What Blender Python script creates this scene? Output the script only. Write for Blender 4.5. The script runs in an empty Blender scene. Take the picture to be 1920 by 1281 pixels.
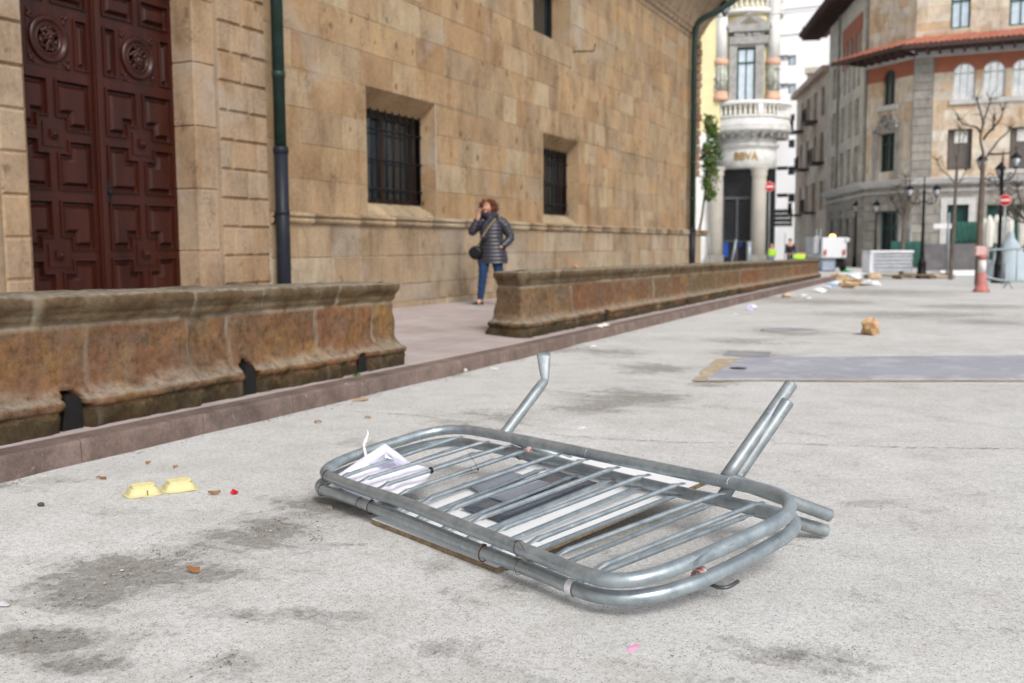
import bpy, bmesh, math, random
import numpy as np
from mathutils import Vector, noise, Matrix
R_ = math.radians
scene = bpy.context.scene
COL = scene.collection
# ------------------------------------------------------------------ camera
FPX = 1867.0; CX, CY = 960.0, 640.5; CAMH = 1.07
yaw = R_(25.1); pitch = math.atan(180/FPX); roll = 0.006
F0 = Vector((-math.sin(yaw), math.cos(yaw), 0)); R0 = Vector((math.cos(yaw), math.sin(yaw), 0)); U0 = Vector((0, 0, 1))
F = F0*math.cos(pitch)-U0*math.sin(pitch); U = U0*math.cos(pitch)+F0*math.sin(pitch)
RR = R0*math.cos(roll)-U*math.sin(roll); U = U*math.cos(roll)+R0*math.sin(roll)
CAM = Vector((0, 0, CAMH))
cd = bpy.data.cameras.new('camera'); cam = bpy.data.objects.new('camera', cd); COL.objects.link(cam)
m = Matrix((RR, U, -F)).transposed().to_4x4(); m.translation = CAM; cam.matrix_world = m
cd.sensor_width = 36; cd.lens = FPX/1920*36; cd.clip_end = 2000; cd.clip_start = .05
cd.dof.use_dof = True; cd.dof.focus_distance = 3.15; cd.dof.aperture_fstop = 3.2
scene.camera = cam
# ------------------------------------------------------------------ world, sun, exposure (overcast)
w = bpy.data.worlds.new('World'); scene.world = w; w.use_nodes = True
nt = w.node_tree; nt.nodes.clear()
sky = nt.nodes.new('ShaderNodeTexSky'); sky.sky_type = 'NISHITA'; sky.sun_disc = False
sky.sun_elevation = R_(42); sky.sun_rotation = R_(133); sky.dust_density = 4; sky.air_density = 1
hs = nt.nodes.new('ShaderNodeHueSaturation'); hs.inputs['Saturation'].default_value = .32
bg = nt.nodes.new('ShaderNodeBackground'); bg.inputs[1].default_value = .132
wo = nt.nodes.new('ShaderNodeOutputWorld')
nt.links.new(sky.outputs[0], hs.inputs['Color']); nt.links.new(hs.outputs[0], bg.inputs[0]); nt.links.new(bg.outputs[0], wo.inputs[0])
sl = bpy.data.lights.new('sun', 'SUN'); sl.energy = 1.2; sl.angle = R_(17); sl.color = (1, .98, .96)
so = bpy.data.objects.new('sun', sl); COL.objects.link(so); so.location = (0, 0, 30)
so.rotation_euler = (R_(48), 0, R_(47))
scene.view_settings.view_transform = 'Standard'; scene.view_settings.look = 'None'
scene.view_settings.exposure = 0.47; scene.view_settings.gamma = 1
# ------------------------------------------------------------------ helpers
S = -0.0065                                   # the street falls gently away from the camera
def gz(x, y): return S*y
def walkz(x, y): return .12+S*y+.025*max(0, -4.15-x)
def ray(px, py): return F+RR*((px-CX)/FPX)-U*((py-CY)/FPX)
def on_ground(px, py, off=0):
    d = ray(px, py); t = (off-CAMH)/(d.z-S*d.y); return CAM+d*t
def on_plane(px, py, n, p0):
    d = ray(px, py); n = Vector(n); return CAM+d*((Vector(p0)-CAM).dot(n)/d.dot(n))
def at_z(px, py, z): return on_plane(px, py, (0, 0, 1), (0, 0, z))
def at_d(px, py, D): return CAM+ray(px, py)*D
def zat(py, D): return CAMH+(ray(960, py)*D).z
def rnd(a=0., b=1.): return random.uniform(a, b)
def fbm(p, o=4): return noise.fractal(Vector(p), 1.0, 2.0, o)

class MB:
    def __init__(s): s.v = []; s.f = []; s.r = []; s.m = []; s.sm = []
    def vert(s, p): s.v.append(tuple(p)); return len(s.v)-1
    def face(s, idx, r=0., m=0, sm=False): s.f.append(tuple(idx)); s.r.append(r); s.m.append(m); s.sm.append(sm)
    def poly(s, pts, r=0., m=0): s.face([s.vert(p) for p in pts], r, m)
    def box(s, c, size, rot=0, r=0., m=0, bev=0., tilt=None):
        c = Vector(c); hx, hy, hz = size[0]/2, size[1]/2, size[2]/2
        M = Matrix.Rotation(rot, 3, 'Z')
        if tilt is not None: M = M @ tilt
        if bev <= 0:
            P = [c+M @ Vector((x*hx, y*hy, z*hz)) for z in (-1, 1) for x, y in ((-1, -1), (1, -1), (1, 1), (-1, 1))]
            i = [s.vert(p) for p in P]
            for q in ((3, 2, 1, 0), (4, 5, 6, 7), (0, 1, 5, 4), (1, 2, 6, 5), (2, 3, 7, 6), (3, 0, 4, 7)): s.face([i[k] for k in q], r, m)
        else:
            b = min(bev, hx*.49, hy*.49, hz*.49); rings = []
            for z, ins in ((-hz, b), (-hz+b, 0), (hz-b, 0), (hz, b)):
                ring = []
                for sx, sy in ((-1, -1), (1, -1), (1, 1), (-1, 1)):
                    a = (hx-ins-b, hy-ins) if sx*sy > 0 else (hx-ins, hy-ins-b)
                    a2 = (hx-ins, hy-ins-b) if sx*sy > 0 else (hx-ins-b, hy-ins)
                    for q in (a, a2) : ring.append(s.vert(c+M @ Vector((sx*q[0], sy*q[1], z))))
                rings.append(ring)
            for k in range(3):
                for j in range(8): s.face([rings[k][j], rings[k][(j+1) % 8], rings[k+1][(j+1) % 8], rings[k+1][j]], r, m)
            s.face(rings[0][::-1], r, m); s.face(rings[3], r, m)
    def tube(s, path, rad, seg=10, closed=False, r=0., m=0, caps=True, squash=None):
        P = [Vector(p) for p in path]; n = len(P); rings = []
        rads = rad if isinstance(rad, (list, tuple)) else [rad]*n
        up = None
        for i in range(n):
            a = P[(i-1) % n] if (i > 0 or closed) else P[i]; b = P[(i+1) % n] if (i < n-1 or closed) else P[i]
            t = (b-a); t = t.normalized() if t.length > 1e-9 else Vector((0, 0, 1))
            if up is None: up = t.orthogonal().normalized()
            up = (up-t*up.dot(t)); up = up.normalized() if up.length > 1e-6 else t.orthogonal().normalized()
            q = t.cross(up)
            sq = squash[i] if squash else (1, 1)
            rings.append([s.vert(P[i]+(up*math.cos(k*2*math.pi/seg)*sq[0]+q*math.sin(k*2*math.pi/seg)*sq[1])*rads[i]) for k in range(seg)])
        for i in range(n if closed else n-1):
            A, B = rings[i], rings[(i+1) % n]
            off = 0
            if closed and i == n-1:
                off = min(range(seg), key=lambda o: sum((Vector(s.v[A[k]])-Vector(s.v[B[(k+o) % seg]])).length for k in range(seg)))
            for k in range(seg): s.face([A[k], A[(k+1) % seg], B[(k+1+off) % seg], B[(k+off) % seg]], r, m, True)
        if not closed and caps: s.face(rings[0][::-1], r, m); s.face(rings[-1], r, m)
    def lathe(s, c, prof, seg=24, r=0., m=0, a0=0, a1=2*math.pi, axis=None, sm=True, nocap=False):
        c = Vector(c); full = abs(a1-a0-2*math.pi) < 1e-6; rings = []
        ax = Vector(axis).normalized() if axis else Vector((0, 0, 1)); u = ax.orthogonal().normalized() if axis else Vector((1, 0, 0)); v = ax.cross(u)
        for (rad, z) in prof:
            rings.append([s.vert(c+ax*z+(u*math.cos(a0+(a1-a0)*k/seg)+v*math.sin(a0+(a1-a0)*k/seg))*rad) for k in range(seg if full else seg+1)])
        for i in range(len(prof)-1):
            A, B = rings[i], rings[i+1]; L = len(A)
            for k in range(L if full else L-1): s.face([A[k], A[(k+1) % L], B[(k+1) % L], B[k]], r, m, sm)
        if full and not nocap:
            if prof[0][0] > 1e-4: s.face(rings[0][::-1], r, m)
            if prof[-1][0] > 1e-4: s.face(rings[-1], r, m)
    def prism(s, pts2, O, A, B, N, d0, d1, r=0., m=0):
        """polygon (a,b) in frame O,A,B, extruded along N from d0 to d1"""
        O, A, B, N = Vector(O), Vector(A), Vector(B), Vector(N)
        lo = [s.vert(O+A*a+B*b+N*d0) for a, b in pts2]; hi = [s.vert(O+A*a+B*b+N*d1) for a, b in pts2]; n = len(lo)
        s.face(lo[::-1], r, m); s.face(hi, r, m)
        for i in range(n): s.face([lo[i], lo[(i+1) % n], hi[(i+1) % n], hi[i]], r, m)
    def rects(s, O, A, B, N, a0, a1, b0, b1, d0, d1, r=0., m=0): s.prism([(a0, b0), (a1, b0), (a1, b1), (a0, b1)], O, A, B, N, d0, d1, r, m)
    def blob(s, c, rad, sub=2, amp=.3, fr=2., r=0., m=0, scale=(1, 1, 1), rot=0.):
        bm = bmesh.new(); bmesh.ops.create_icosphere(bm, subdivisions=sub, radius=1); o = Vector((rnd(0, 50), rnd(0, 50), rnd(0, 50)))
        M = Matrix.Rotation(rot, 3, 'Z'); base = len(s.v)
        for v in bm.verts:
            k = 1+amp*noise.noise(v.co*fr+o)*2
            p = M @ Vector((v.co.x*scale[0]*k, v.co.y*scale[1]*k, v.co.z*scale[2]*k)); s.v.append(tuple(Vector(c)+p*rad))
        for f in bm.faces: s.face([base+v.index for v in f.verts], r, m, True)
        bm.free()
    def build(s, name, mats, parent=None, origin=None):
        me = bpy.data.meshes.new(name)
        if origin is not None:
            o = Vector(origin); vs = [tuple(Vector(v)-o) for v in s.v]
        else: vs = s.v
        me.from_pydata(vs, [], s.f); me.update()
        if not isinstance(mats, (list, tuple)): mats = [mats]
        for mt in mats: me.materials.append(mt)
        me.polygons.foreach_set('material_index', s.m); me.polygons.foreach_set('use_smooth', s.sm)
        a = me.attributes.new('rnd', 'FLOAT', 'FACE'); a.data.foreach_set('value', s.r)
        ob = bpy.data.objects.new(name, me); COL.objects.link(ob)
        if origin is not None: ob.location = origin
        if parent is not None:
            ob.parent = parent
            if origin is None: ob.matrix_parent_inverse = parent.matrix_basis.inverted() if False else Matrix.Translation(-Vector(pw(parent)))
            else: ob.matrix_parent_inverse = Matrix.Translation(-Vector(pw(parent)))
        return ob
def pw(o):
    l = Vector(o.location); p = o.parent
    if p is not None and o.type != 'EMPTY': return Vector((0, 0, 0)) if l.length < 1e-9 else l
    return l
def tag(o, label=None, cat=None, group=None, kind=None):
    if label: o['label'] = label
    if cat: o['category'] = cat
    if group: o['group'] = group
    if kind: o['kind'] = kind
    return o
def thing(name, label, cat, loc=(0, 0, 0), group=None):
    o = bpy.data.objects.new(name, None); COL.objects.link(o); o.location = loc; o.empty_display_size = .2
    return tag(o, label, cat, group)

# ------------------------------------------------------------------ materials
def _n(nt, t, **k):
    n = nt.nodes.new(t)
    for a, b in k.items():
        if a.startswith('i_'):
            key = a[2:]; key = int(key) if key.isdigit() else key.replace('_', ' ')
            n.inputs[key].default_value = b
        else: setattr(n, a, b)
    return n
def ramp(nt, fac, stops):
    r = nt.nodes.new('ShaderNodeValToRGB'); e = r.color_ramp.elements
    while len(e) < len(stops): e.new(.5)
    for el, (p, c) in zip(e, stops): el.position = p; el.color = (*c, 1) if len(c) == 3 else c
    nt.links.new(fac, r.inputs[0]); return r.outputs[0]
def mix(nt, a, b, fac, mode='MIX'):
    n = nt.nodes.new('ShaderNodeMix'); n.data_type = 'RGBA'; n.blend_type = mode
    for sock, v in ((n.inputs[0], fac), (n.inputs[6], a), (n.inputs[7], b)):
        if isinstance(v, (int, float)): sock.default_value = v
        elif isinstance(v, tuple): sock.default_value = (*v, 1)
        else: nt.links.new(v, sock)
    return n.outputs[2]
def coords(nt): return nt.nodes.new('ShaderNodeTexCoord').outputs['Object']
def nz(nt, co, scale, detail=6, rough=.6, stretch=None, dist=0):
    if stretch:
        mp = nt.nodes.new('ShaderNodeMapping'); mp.inputs['Scale'].default_value = stretch; nt.links.new(co, mp.inputs[0]); co = mp.outputs[0]
    n = _n(nt, 'ShaderNodeTexNoise', i_Scale=scale, i_Detail=detail, i_Roughness=rough, i_Distortion=dist); nt.links.new(co, n.inputs['Vector']); return n.outputs['Fac']
def attr(nt, name):
    n = nt.nodes.new('ShaderNodeAttribute'); n.attribute_name = name; return n
def newmat(name):
    m = bpy.data.materials.new(name); m.use_nodes = True; nt = m.node_tree; b = nt.nodes['Principled BSDF']; return m, nt, b
def bump(nt, b, h, strength=.3, dist=.01, prev=None):
    n = _n(nt, 'ShaderNodeBump', i_Strength=strength, i_Distance=dist); nt.links.new(h, n.inputs['Height'])
    if prev: nt.links.new(prev, n.inputs['Normal'])
    nt.links.new(n.outputs[0], b.inputs['Normal']); return n.outputs[0]
def mat(name, cols, rough=.8, metal=0., var=.25, vs=3., fine=40., bs=.25, bd=.004, spec=.22, emit=None, stretch=None, dirt=None):
    """cols: one colour or a list spread over the per-face random value; mottled with two noises"""
    m, nt, b = newmat(name); co = coords(nt)
    if isinstance(cols, list):
        st = [((i+.5)/len(cols), c) for i, c in enumerate(cols)]; c = ramp(nt, attr(nt, 'rnd').outputs['Fac'], st)
    else: c = tuple(cols)
    n1 = nz(nt, co, vs, 7, .65, stretch); g = ramp(nt, n1, [(.3, (1-var,)*3), (.7, (1+var*.6,)*3)])
    c = mix(nt, c, g, 1., 'MULTIPLY')
    n2 = nz(nt, co, fine, 4, .7); g2 = ramp(nt, n2, [(.35, (1-var*.5,)*3), (.65, (1+var*.3,)*3)]); c = mix(nt, c, g2, 1., 'MULTIPLY')
    if dirt:
        n3 = nz(nt, co, dirt[1], 8, .7, None, .5); f = ramp(nt, n3, [(dirt[2], (0, 0, 0)), (dirt[2]+.12, (1, 1, 1))]); c = mix(nt, c, dirt[0], f)
    nt.links.new(c, b.inputs['Base Color']) if not isinstance(c, tuple) else None
    b.inputs['Roughness'].default_value = rough; b.inputs['Metallic'].default_value = metal
    b.inputs['Specular IOR Level'].default_value = spec
    if bs: bump(nt, b, n2, bs, bd)
    if emit: b.inputs['Emission Color'].default_value = (*emit[0], 1); b.inputs['Emission Strength'].default_value = emit[1]
    return m
MT = {}
MT['church'] = None
def church_mat(name, cols, dark=.55):
    m, nt, b = newmat(name); co = coords(nt)
    st = [((i+.5)/len(cols), c) for i, c in enumerate(cols)]; c = ramp(nt, attr(nt, 'rnd').outputs['Fac'], st)
    a = nz(nt, co, 1.1, 8, .65); c = mix(nt, c, ramp(nt, a, [(.3, (.72, .70, .68)), (.5, (1, 1, 1)), (.7, (1.15, 1.12, 1.05))]), 1., 'MULTIPLY')
    s_ = nz(nt, co, 3.2, 8, .7, (1, 1, .35)); c = mix(nt, c, ramp(nt, s_, [(.32, (.70, .64, .58)), (.5, (1, 1, 1)), (.68, (1.1, 1.08, 1.04))]), 1., 'MULTIPLY')
    h = nz(nt, co, 22, 8, .75); c = mix(nt, c, ramp(nt, h, [(.35, (.82, .80, .78)), (.6, (1.06, 1.05, 1.03))]), 1., 'MULTIPLY')
    v = _n(nt, 'ShaderNodeTexVoronoi', i_Scale=3.0, i_Randomness=1.); mp = nt.nodes.new('ShaderNodeMapping'); mp.inputs['Scale'].default_value = (1, 1, .7)
    w_ = nz(nt, co, 9, 4, .6); ad = _n(nt, 'ShaderNodeVectorMath', operation='ADD'); nt.links.new(co, ad.inputs[0]); sc = _n(nt, 'ShaderNodeVectorMath', operation='SCALE', i_Scale=.22); nt.links.new(w_, sc.inputs[0]); nt.links.new(sc.outputs[0], ad.inputs[1]); nt.links.new(ad.outputs[0], mp.inputs[0]); nt.links.new(mp.outputs[0], v.inputs['Vector'])
    pit = ramp(nt, v.outputs['Distance'], [(.07, (1, 1, 1)), (.17, (0, 0, 0))]); c = mix(nt, c, (.10, .06, .038), mix(nt, (0, 0, 0), pit, min(1, dark*1.5)))
    fl = nz(nt, co, 34, 4, .6); sel_ = nz(nt, co, 2.6, 5, .6); fl2 = _n(nt, 'ShaderNodeMath', operation='MULTIPLY'); nt.links.new(fl, fl2.inputs[0]); nt.links.new(sel_, fl2.inputs[1]); c = mix(nt, c, (.11, .075, .05), mix(nt, (0, 0, 0), ramp(nt, fl2.outputs[0], [(.34, (0, 0, 0)), (.40, (1, 1, 1))]), min(1, dark*1.4)))
    hsn = nt.nodes.new('ShaderNodeHueSaturation'); hsn.inputs['Saturation'].default_value = .98; hsn.inputs['Value'].default_value = .94; nt.links.new(c, hsn.inputs['Color']); c = hsn.outputs[0]
    # white efflorescence and dark grime in irregular patches
    g = nz(nt, co, .8, 9, .7, None, .4); c = mix(nt, c, (.36, .33, .29), mix(nt, (0, 0, 0), ramp(nt, g, [(.56, (0, 0, 0)), (.7, (1, 1, 1))]), .55))
    nt.links.new(c, b.inputs['Base Color']); b.inputs['Roughness'].default_value = .92; b.inputs['Specular IOR Level'].default_value = .1
    n1 = bump(nt, b, h, .5, .01); bump(nt, b, pit, -.6, .02, n1); return m
CH = church_mat('sandstone', [(.375, .265, .155), (.31, .20, .112), (.385, .28, .175), (.35, .245, .145), (.32, .245, .165), (.41, .305, .19), (.355, .232, .128), (.39, .285, .18), (.285, .20, .125), (.40, .315, .21)])
CHP = church_mat('sandstone_base', [(.35, .268, .18), (.315, .232, .15), (.375, .30, .212), (.335, .248, .16), (.32, .265, .205), (.40, .33, .24)], .35)
CHR = church_mat('sandstone_pier', [(.36, .265, .18), (.32, .24, .165), (.37, .29, .21), (.34, .235, .145)], .4)

def ground_mat():
    m, nt, b = newmat('compacted_sand_concrete'); co = coords(nt)
    A = nz(nt, co, .7, 8, .6); B_ = nz(nt, co, 3.5, 10, .7); C_ = nz(nt, co, 45, 6, .8); D_ = nz(nt, co, 210, 2, .6)
    c = ramp(nt, A, [(.3, (.492, .488, .472)), (.7, (.58, .58, .572))])
    c = mix(nt, c, ramp(nt, B_, [(.3, (.86, .85, .83)), (.5, (1, 1, 1)), (.7, (1.07, 1.07, 1.07))]), 1., 'MULTIPLY')
    c = mix(nt, c, ramp(nt, C_, [(.34, (.76, .745, .72)), (.5, (1, 1, 1)), (.66, (1.08, 1.08, 1.08))]), 1., 'MULTIPLY')
    sp = _n(nt, 'ShaderNodeTexVoronoi', i_Scale=95.); nt.links.new(co, sp.inputs['Vector'])
    k = ramp(nt, sp.outputs['Distance'], [(.18, (1, 1, 1)), (.30, (0, 0, 0))]); sel = ramp(nt, sp.outputs['Color'], [(.55, (0, 0, 0)), (.6, (1, 1, 1))])
    c = mix(nt, c, (.20, .19, .18), mix(nt, (0, 0, 0), k, sel))
    sp2 = _n(nt, 'ShaderNodeTexVoronoi', i_Scale=260.); nt.links.new(co, sp2.inputs['Vector'])
    c = mix(nt, c, ramp(nt, sp2.outputs['Color'], [(.1, (.70, .69, .67)), (.4, (1, 1, 1)), (.9, (1.12, 1.12, 1.12))]), 1., 'MULTIPLY')
    st = attr(nt, 'stain').outputs['Fac']; n4 = nz(nt, co, 11, 14, .86, (1.5, .75, 1), .25)
    n5 = nz(nt, co, 3.2, 8, .7, (.8, 1.6, 1), .5); sm = _n(nt, 'ShaderNodeMath', operation='ADD'); nt.links.new(n4, sm.inputs[0]); nt.links.new(n5, sm.inputs[1])
    mu = _n(nt, 'ShaderNodeMath', operation='MULTIPLY_ADD', i_1=1.5, i_2=-1.5); nt.links.new(sm.outputs[0], mu.inputs[0]); ms_ = _n(nt, 'ShaderNodeMath', operation='MULTIPLY_ADD', i_1=1.25); nt.links.new(st, ms_.inputs[0]); nt.links.new(mu.outputs[0], ms_.inputs[2])
    f = ramp(nt, ms_.outputs[0], [(.18, (0, 0, 0)), (.40, (.30, .30, .30)), (.53, (.75, .75, .75)), (.85, (1, 1, 1))])
    f = mix(nt, f, ramp(nt, nz(nt, co, 30, 8, .8), [(.3, (.35, .35, .35)), (.62, (1, 1, 1))]), 1., 'MULTIPLY')
    c = mix(nt, c, (.185, .165, .13), mix(nt, (0, 0, 0), f, .80))
    nt.links.new(c, b.inputs['Base Color']); b.inputs['Roughness'].default_value = .93; b.inputs['Specular IOR Level'].default_value = .2
    n1 = bump(nt, b, C_, .35, .004); n2 = bump(nt, b, sp2.outputs['Color'], .3, .0015, n1)
    h = mix(nt, (0, 0, 0), nz(nt, co, 38, 8, .85), f); bump(nt, b, h, .9, .012, n2)
    return m
def parapet_mat():
    m, nt, b = newmat('red_sandstone_mossy'); co = coords(nt)
    blk = attr(nt, 'blk').outputs['Fac']; c = ramp(nt, blk, [(.0, (.18, .088, .052)), (.2, (.155, .098, .056)), (.4, (.20, .092, .054)), (.6, (.15, .105, .058)), (.8, (.195, .10, .06)), (1, (.165, .115, .07))])
    a = nz(nt, co, 2.3, 9, .65, None, .6); c = mix(nt, c, (.30, .17, .065), mix(nt, (0, 0, 0), ramp(nt, a, [(.5, (0, 0, 0)), (.68, (1, 1, 1))]), .65))
    a3 = nz(nt, co, 3.1, 9, .7, (1, 1, 1), 1.); c = mix(nt, c, (.16, .135, .10), mix(nt, (0, 0, 0), ramp(nt, a3, [(.48, (0, 0, 0)), (.64, (1, 1, 1))]), .6))
    a2 = nz(nt, co, 16, 10, .75); c = mix(nt, c, ramp(nt, a2, [(.3, (.42, .40, .38)), (.5, (1, 1, 1)), (.7, (1.4, 1.38, 1.35))]), 1., 'MULTIPLY')
    cap = attr(nt, 'cap').outputs['Fac']; c = mix(nt, c, ramp(nt, a3, [(.35, (.06, .047, .026)), (.5, (.13, .10, .06)), (.68, (.21, .17, .115))]), mix(nt, (0, 0, 0), cap, .7))
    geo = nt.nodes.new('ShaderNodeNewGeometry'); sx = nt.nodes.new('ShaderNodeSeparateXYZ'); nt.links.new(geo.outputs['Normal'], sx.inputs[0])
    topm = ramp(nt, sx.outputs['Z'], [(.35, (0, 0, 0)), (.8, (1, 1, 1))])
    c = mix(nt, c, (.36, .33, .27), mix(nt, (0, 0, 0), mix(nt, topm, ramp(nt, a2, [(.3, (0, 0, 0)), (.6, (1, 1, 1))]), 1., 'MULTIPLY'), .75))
    ms = attr(nt, 'moss_and_hole_shade').outputs['Fac']; mn = nz(nt, co, 5.5, 10, .75, (1, 1, 2.2)); ad = _n(nt, 'ShaderNodeMath', operation='ADD'); nt.links.new(ms, ad.inputs[0]); nt.links.new(mn, ad.inputs[1])
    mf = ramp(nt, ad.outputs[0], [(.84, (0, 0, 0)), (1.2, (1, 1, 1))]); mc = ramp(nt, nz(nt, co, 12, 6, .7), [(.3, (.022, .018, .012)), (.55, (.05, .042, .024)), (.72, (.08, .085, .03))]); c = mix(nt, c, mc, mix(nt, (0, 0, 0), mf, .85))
    mo = attr(nt, 'mortar').outputs['Fac']; mf2 = mix(nt, mo, ramp(nt, nz(nt, co, 14, 6, .7), [(.3, (.3, .3, .3)), (.5, (1, 1, 1))]), 1., 'MULTIPLY'); c = mix(nt, c, (.34, .30, .23), mf2)
    hsn = nt.nodes.new('ShaderNodeHueSaturation'); hsn.inputs['Saturation'].default_value = 1.02; hsn.inputs['Value'].default_value = .90; nt.links.new(c, hsn.inputs['Color']); c = hsn.outputs[0]
    nt.links.new(c, b.inputs['Base Color']); b.inputs['Roughness'].default_value = .94; b.inputs['Specular IOR Level'].default_value = .1
    n1 = bump(nt, b, a2, .7, .02); n2 = bump(nt, b, nz(nt, co, 60, 6, .8), .7, .006, n1); bump(nt, b, nz(nt, co, 6, 8, .75), .5, .03, n2); return m
def galv_mat(name, base=(.335, .385, .415), rough=.31, metal=.62):
    m, nt, b = newmat(name); co = coords(nt)
    a = nz(nt, co, 14, 8, .7); c = mix(nt, base, ramp(nt, a, [(.3, (.66, .70, .74)), (.5, (1, 1, 1)), (.7, (1.3, 1.28, 1.26))]), 1., 'MULTIPLY')
    s_ = nz(nt, co, 60, 3, .5); f = ramp(nt, s_, [(.69, (0, 0, 0)), (.75, (1, 1, 1))]); c = mix(nt, c, (.62, .62, .60), mix(nt, (0, 0, 0), f, .8))
    e = nz(nt, co, 7, 9, .8, None, .8); fe = ramp(nt, e, [(.56, (0, 0, 0)), (.66, (1, 1, 1))]); c = mix(nt, c, (.42, .42, .41), mix(nt, (0, 0, 0), fe, .6))
    rs = nz(nt, co, 11, 9, .8, None, .3); fr = ramp(nt, rs, [(.72, (0, 0, 0)), (.78, (1, 1, 1))]); c = mix(nt, c, (.20, .10, .06), mix(nt, (0, 0, 0), fr, .6))
    nt.links.new(c, b.inputs['Base Color']); b.inputs['Metallic'].default_value = metal
    rr = _n(nt, 'ShaderNodeMapRange', i_3=rough-.1, i_4=rough+.2); nt.links.new(a, rr.inputs[0]); nt.links.new(rr.outputs[0], b.inputs['Roughness'])
    bump(nt, b, a, .15, .003); return m
G = ground_mat(); PAR = parapet_mat(); GAL = galv_mat('galvanised_steel'); GALD = galv_mat('galvanised_steel_dull', (.26, .29, .305), .42, .5)
def pave_mat():
    m, nt, b = newmat('pink_paving'); co = coords(nt)
    br = _n(nt, 'ShaderNodeTexBrick', i_Scale=1., i_Mortar_Size=.006, i_Brick_Width=.6, i_Row_Height=.4, i_Bias=0.); mp = nt.nodes.new('ShaderNodeMapping'); mp.inputs['Rotation'].default_value = (0, 0, R_(90)); nt.links.new(co, mp.inputs[0]); nt.links.new(mp.outputs[0], br.inputs['Vector'])
    br.inputs['Color1'].default_value = (.40, .33, .32, 1); br.inputs['Color2'].default_value = (.45, .39, .375, 1); br.inputs['Mortar'].default_value = (.30, .26, .24, 1)
    a = nz(nt, co, 2., 8, .65); c = mix(nt, br.outputs['Color'], ramp(nt, a, [(.3, (.82, .82, .82)), (.7, (1.12, 1.12, 1.12))]), 1., 'MULTIPLY')
    nt.links.new(c, b.inputs['Base Color']); b.inputs['Roughness'].default_value = .7; bump(nt, b, a, .2, .004); return m
KERB = mat('kerb_stone', [(.18, .13, .112), (.155, .118, .104), (.20, .148, .125), (.172, .124, .106)], .8, var=.4, vs=5, fine=60, bs=.4, dirt=((.34, .31, .29), 9, .62))
MORT = mat('mortar_dark', (.10, .09, .08), .95)
WOOD = mat('varnished_dark_red_wood', (.040, .0082, .0042), .36, var=.45, vs=6, fine=50, bs=.12, stretch=(1, 1, .15), spec=.35)
WOODD = mat('dark_wood_recess', (.036, .009, .0055), .5, var=.3)
IRON = mat('black_iron', (.012, .012, .015), .5, .3, var=.3)
PIPEG = mat('green_painted_pipe', (.018, .040, .034), .45, var=.35, vs=4, dirt=((.10, .17, .13), 6, .66))
PIPEB = mat('blue_black_pipe', (.016, .019, .028), .45, var=.25)
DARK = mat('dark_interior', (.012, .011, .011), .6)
GLASSD = mat('dark_window_glass', (.02, .025, .028), .08, var=.2, bs=0, spec=.8)
GLASSB = mat('sky_reflecting_glass', (.66, .75, .82), .15, metal=.6, var=.15, bs=0, spec=.8)
BLACK = mat('black_plastic', (.012, .012, .013), .5)
# ------------------------------------------------------------------ ground
def axis(spec):
    out = [spec[0][0]]
    for a, b, st in spec:
        n = max(1, round((b-a)/st)); out += [a+(b-a)*(i+1)/n for i in range(n)]
    return out
stains = []   # (x, y, rx, ry, angle, strength)
def stain(px, py, wpx, hpx, s=.45, rot=0.):
    c = on_ground(px, py); e = on_ground(px+wpx/2, py); g = on_ground(px, py-hpx/2)
    stains.append((c.x, c.y, (e-c).length, (g-c).length, math.atan2(e.y-c.y, e.x-c.x)+rot, s))
for q in [(240, 1075, 330, 75, .55, .25), (150, 1120, 230, 50, .42, .2), (330, 1040, 230, 40, .42), (500, 995, 200, 60, .5), (620, 950, 220, 70, .42), (70, 1200, 260, 45, .5), (160, 1245, 180, 40, .42),
          (430, 1240, 110, 60, .42), (590, 1010, 160, 40, .3), (370, 1065, 110, 40, .4), (1180, 745, 260, 36, .42), (1230, 690, 160, 20, .4), (1110, 765, 160, 30, .34), (1480, 622, 150, 16, .5), (1400, 664, 150, 16, .35),
          (1700, 590, 420, 14, .40), (1540, 566, 260, 12, .45), (1650, 548, 300, 14, .42), (1820, 575, 260, 10, .42), (1850, 605, 200, 14, .38), (1400, 640, 200, 14, .3), (900, 780, 200, 30, .25), (1300, 1085, 220, 26, .28), (830, 1215, 90, 40, .34), (540, 1150, 300, 40, .24), (700, 830, 120, 20, .3), (1450, 560, 200, 14, .35), (1750, 960, 80, 14, .2), (1150, 660, 160, 20, .3), (820, 1060, 60, 50, .3), (950, 1100, 130, 26, .3),
          (40, 905, 260, 22, .25), (800, 700, 200, 16, .3), (1050, 655, 200, 14, .3), (1650, 940, 140, 16, .22), (1340, 720, 120, 12, .3), (220, 960, 120, 18, .18), (1500, 1230, 260, 40, .26)]: stain(*q[:4], s=q[4]+(.10 if q[1] < 800 else .02), rot=(q[5] if len(q) > 5 else 0))
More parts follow.
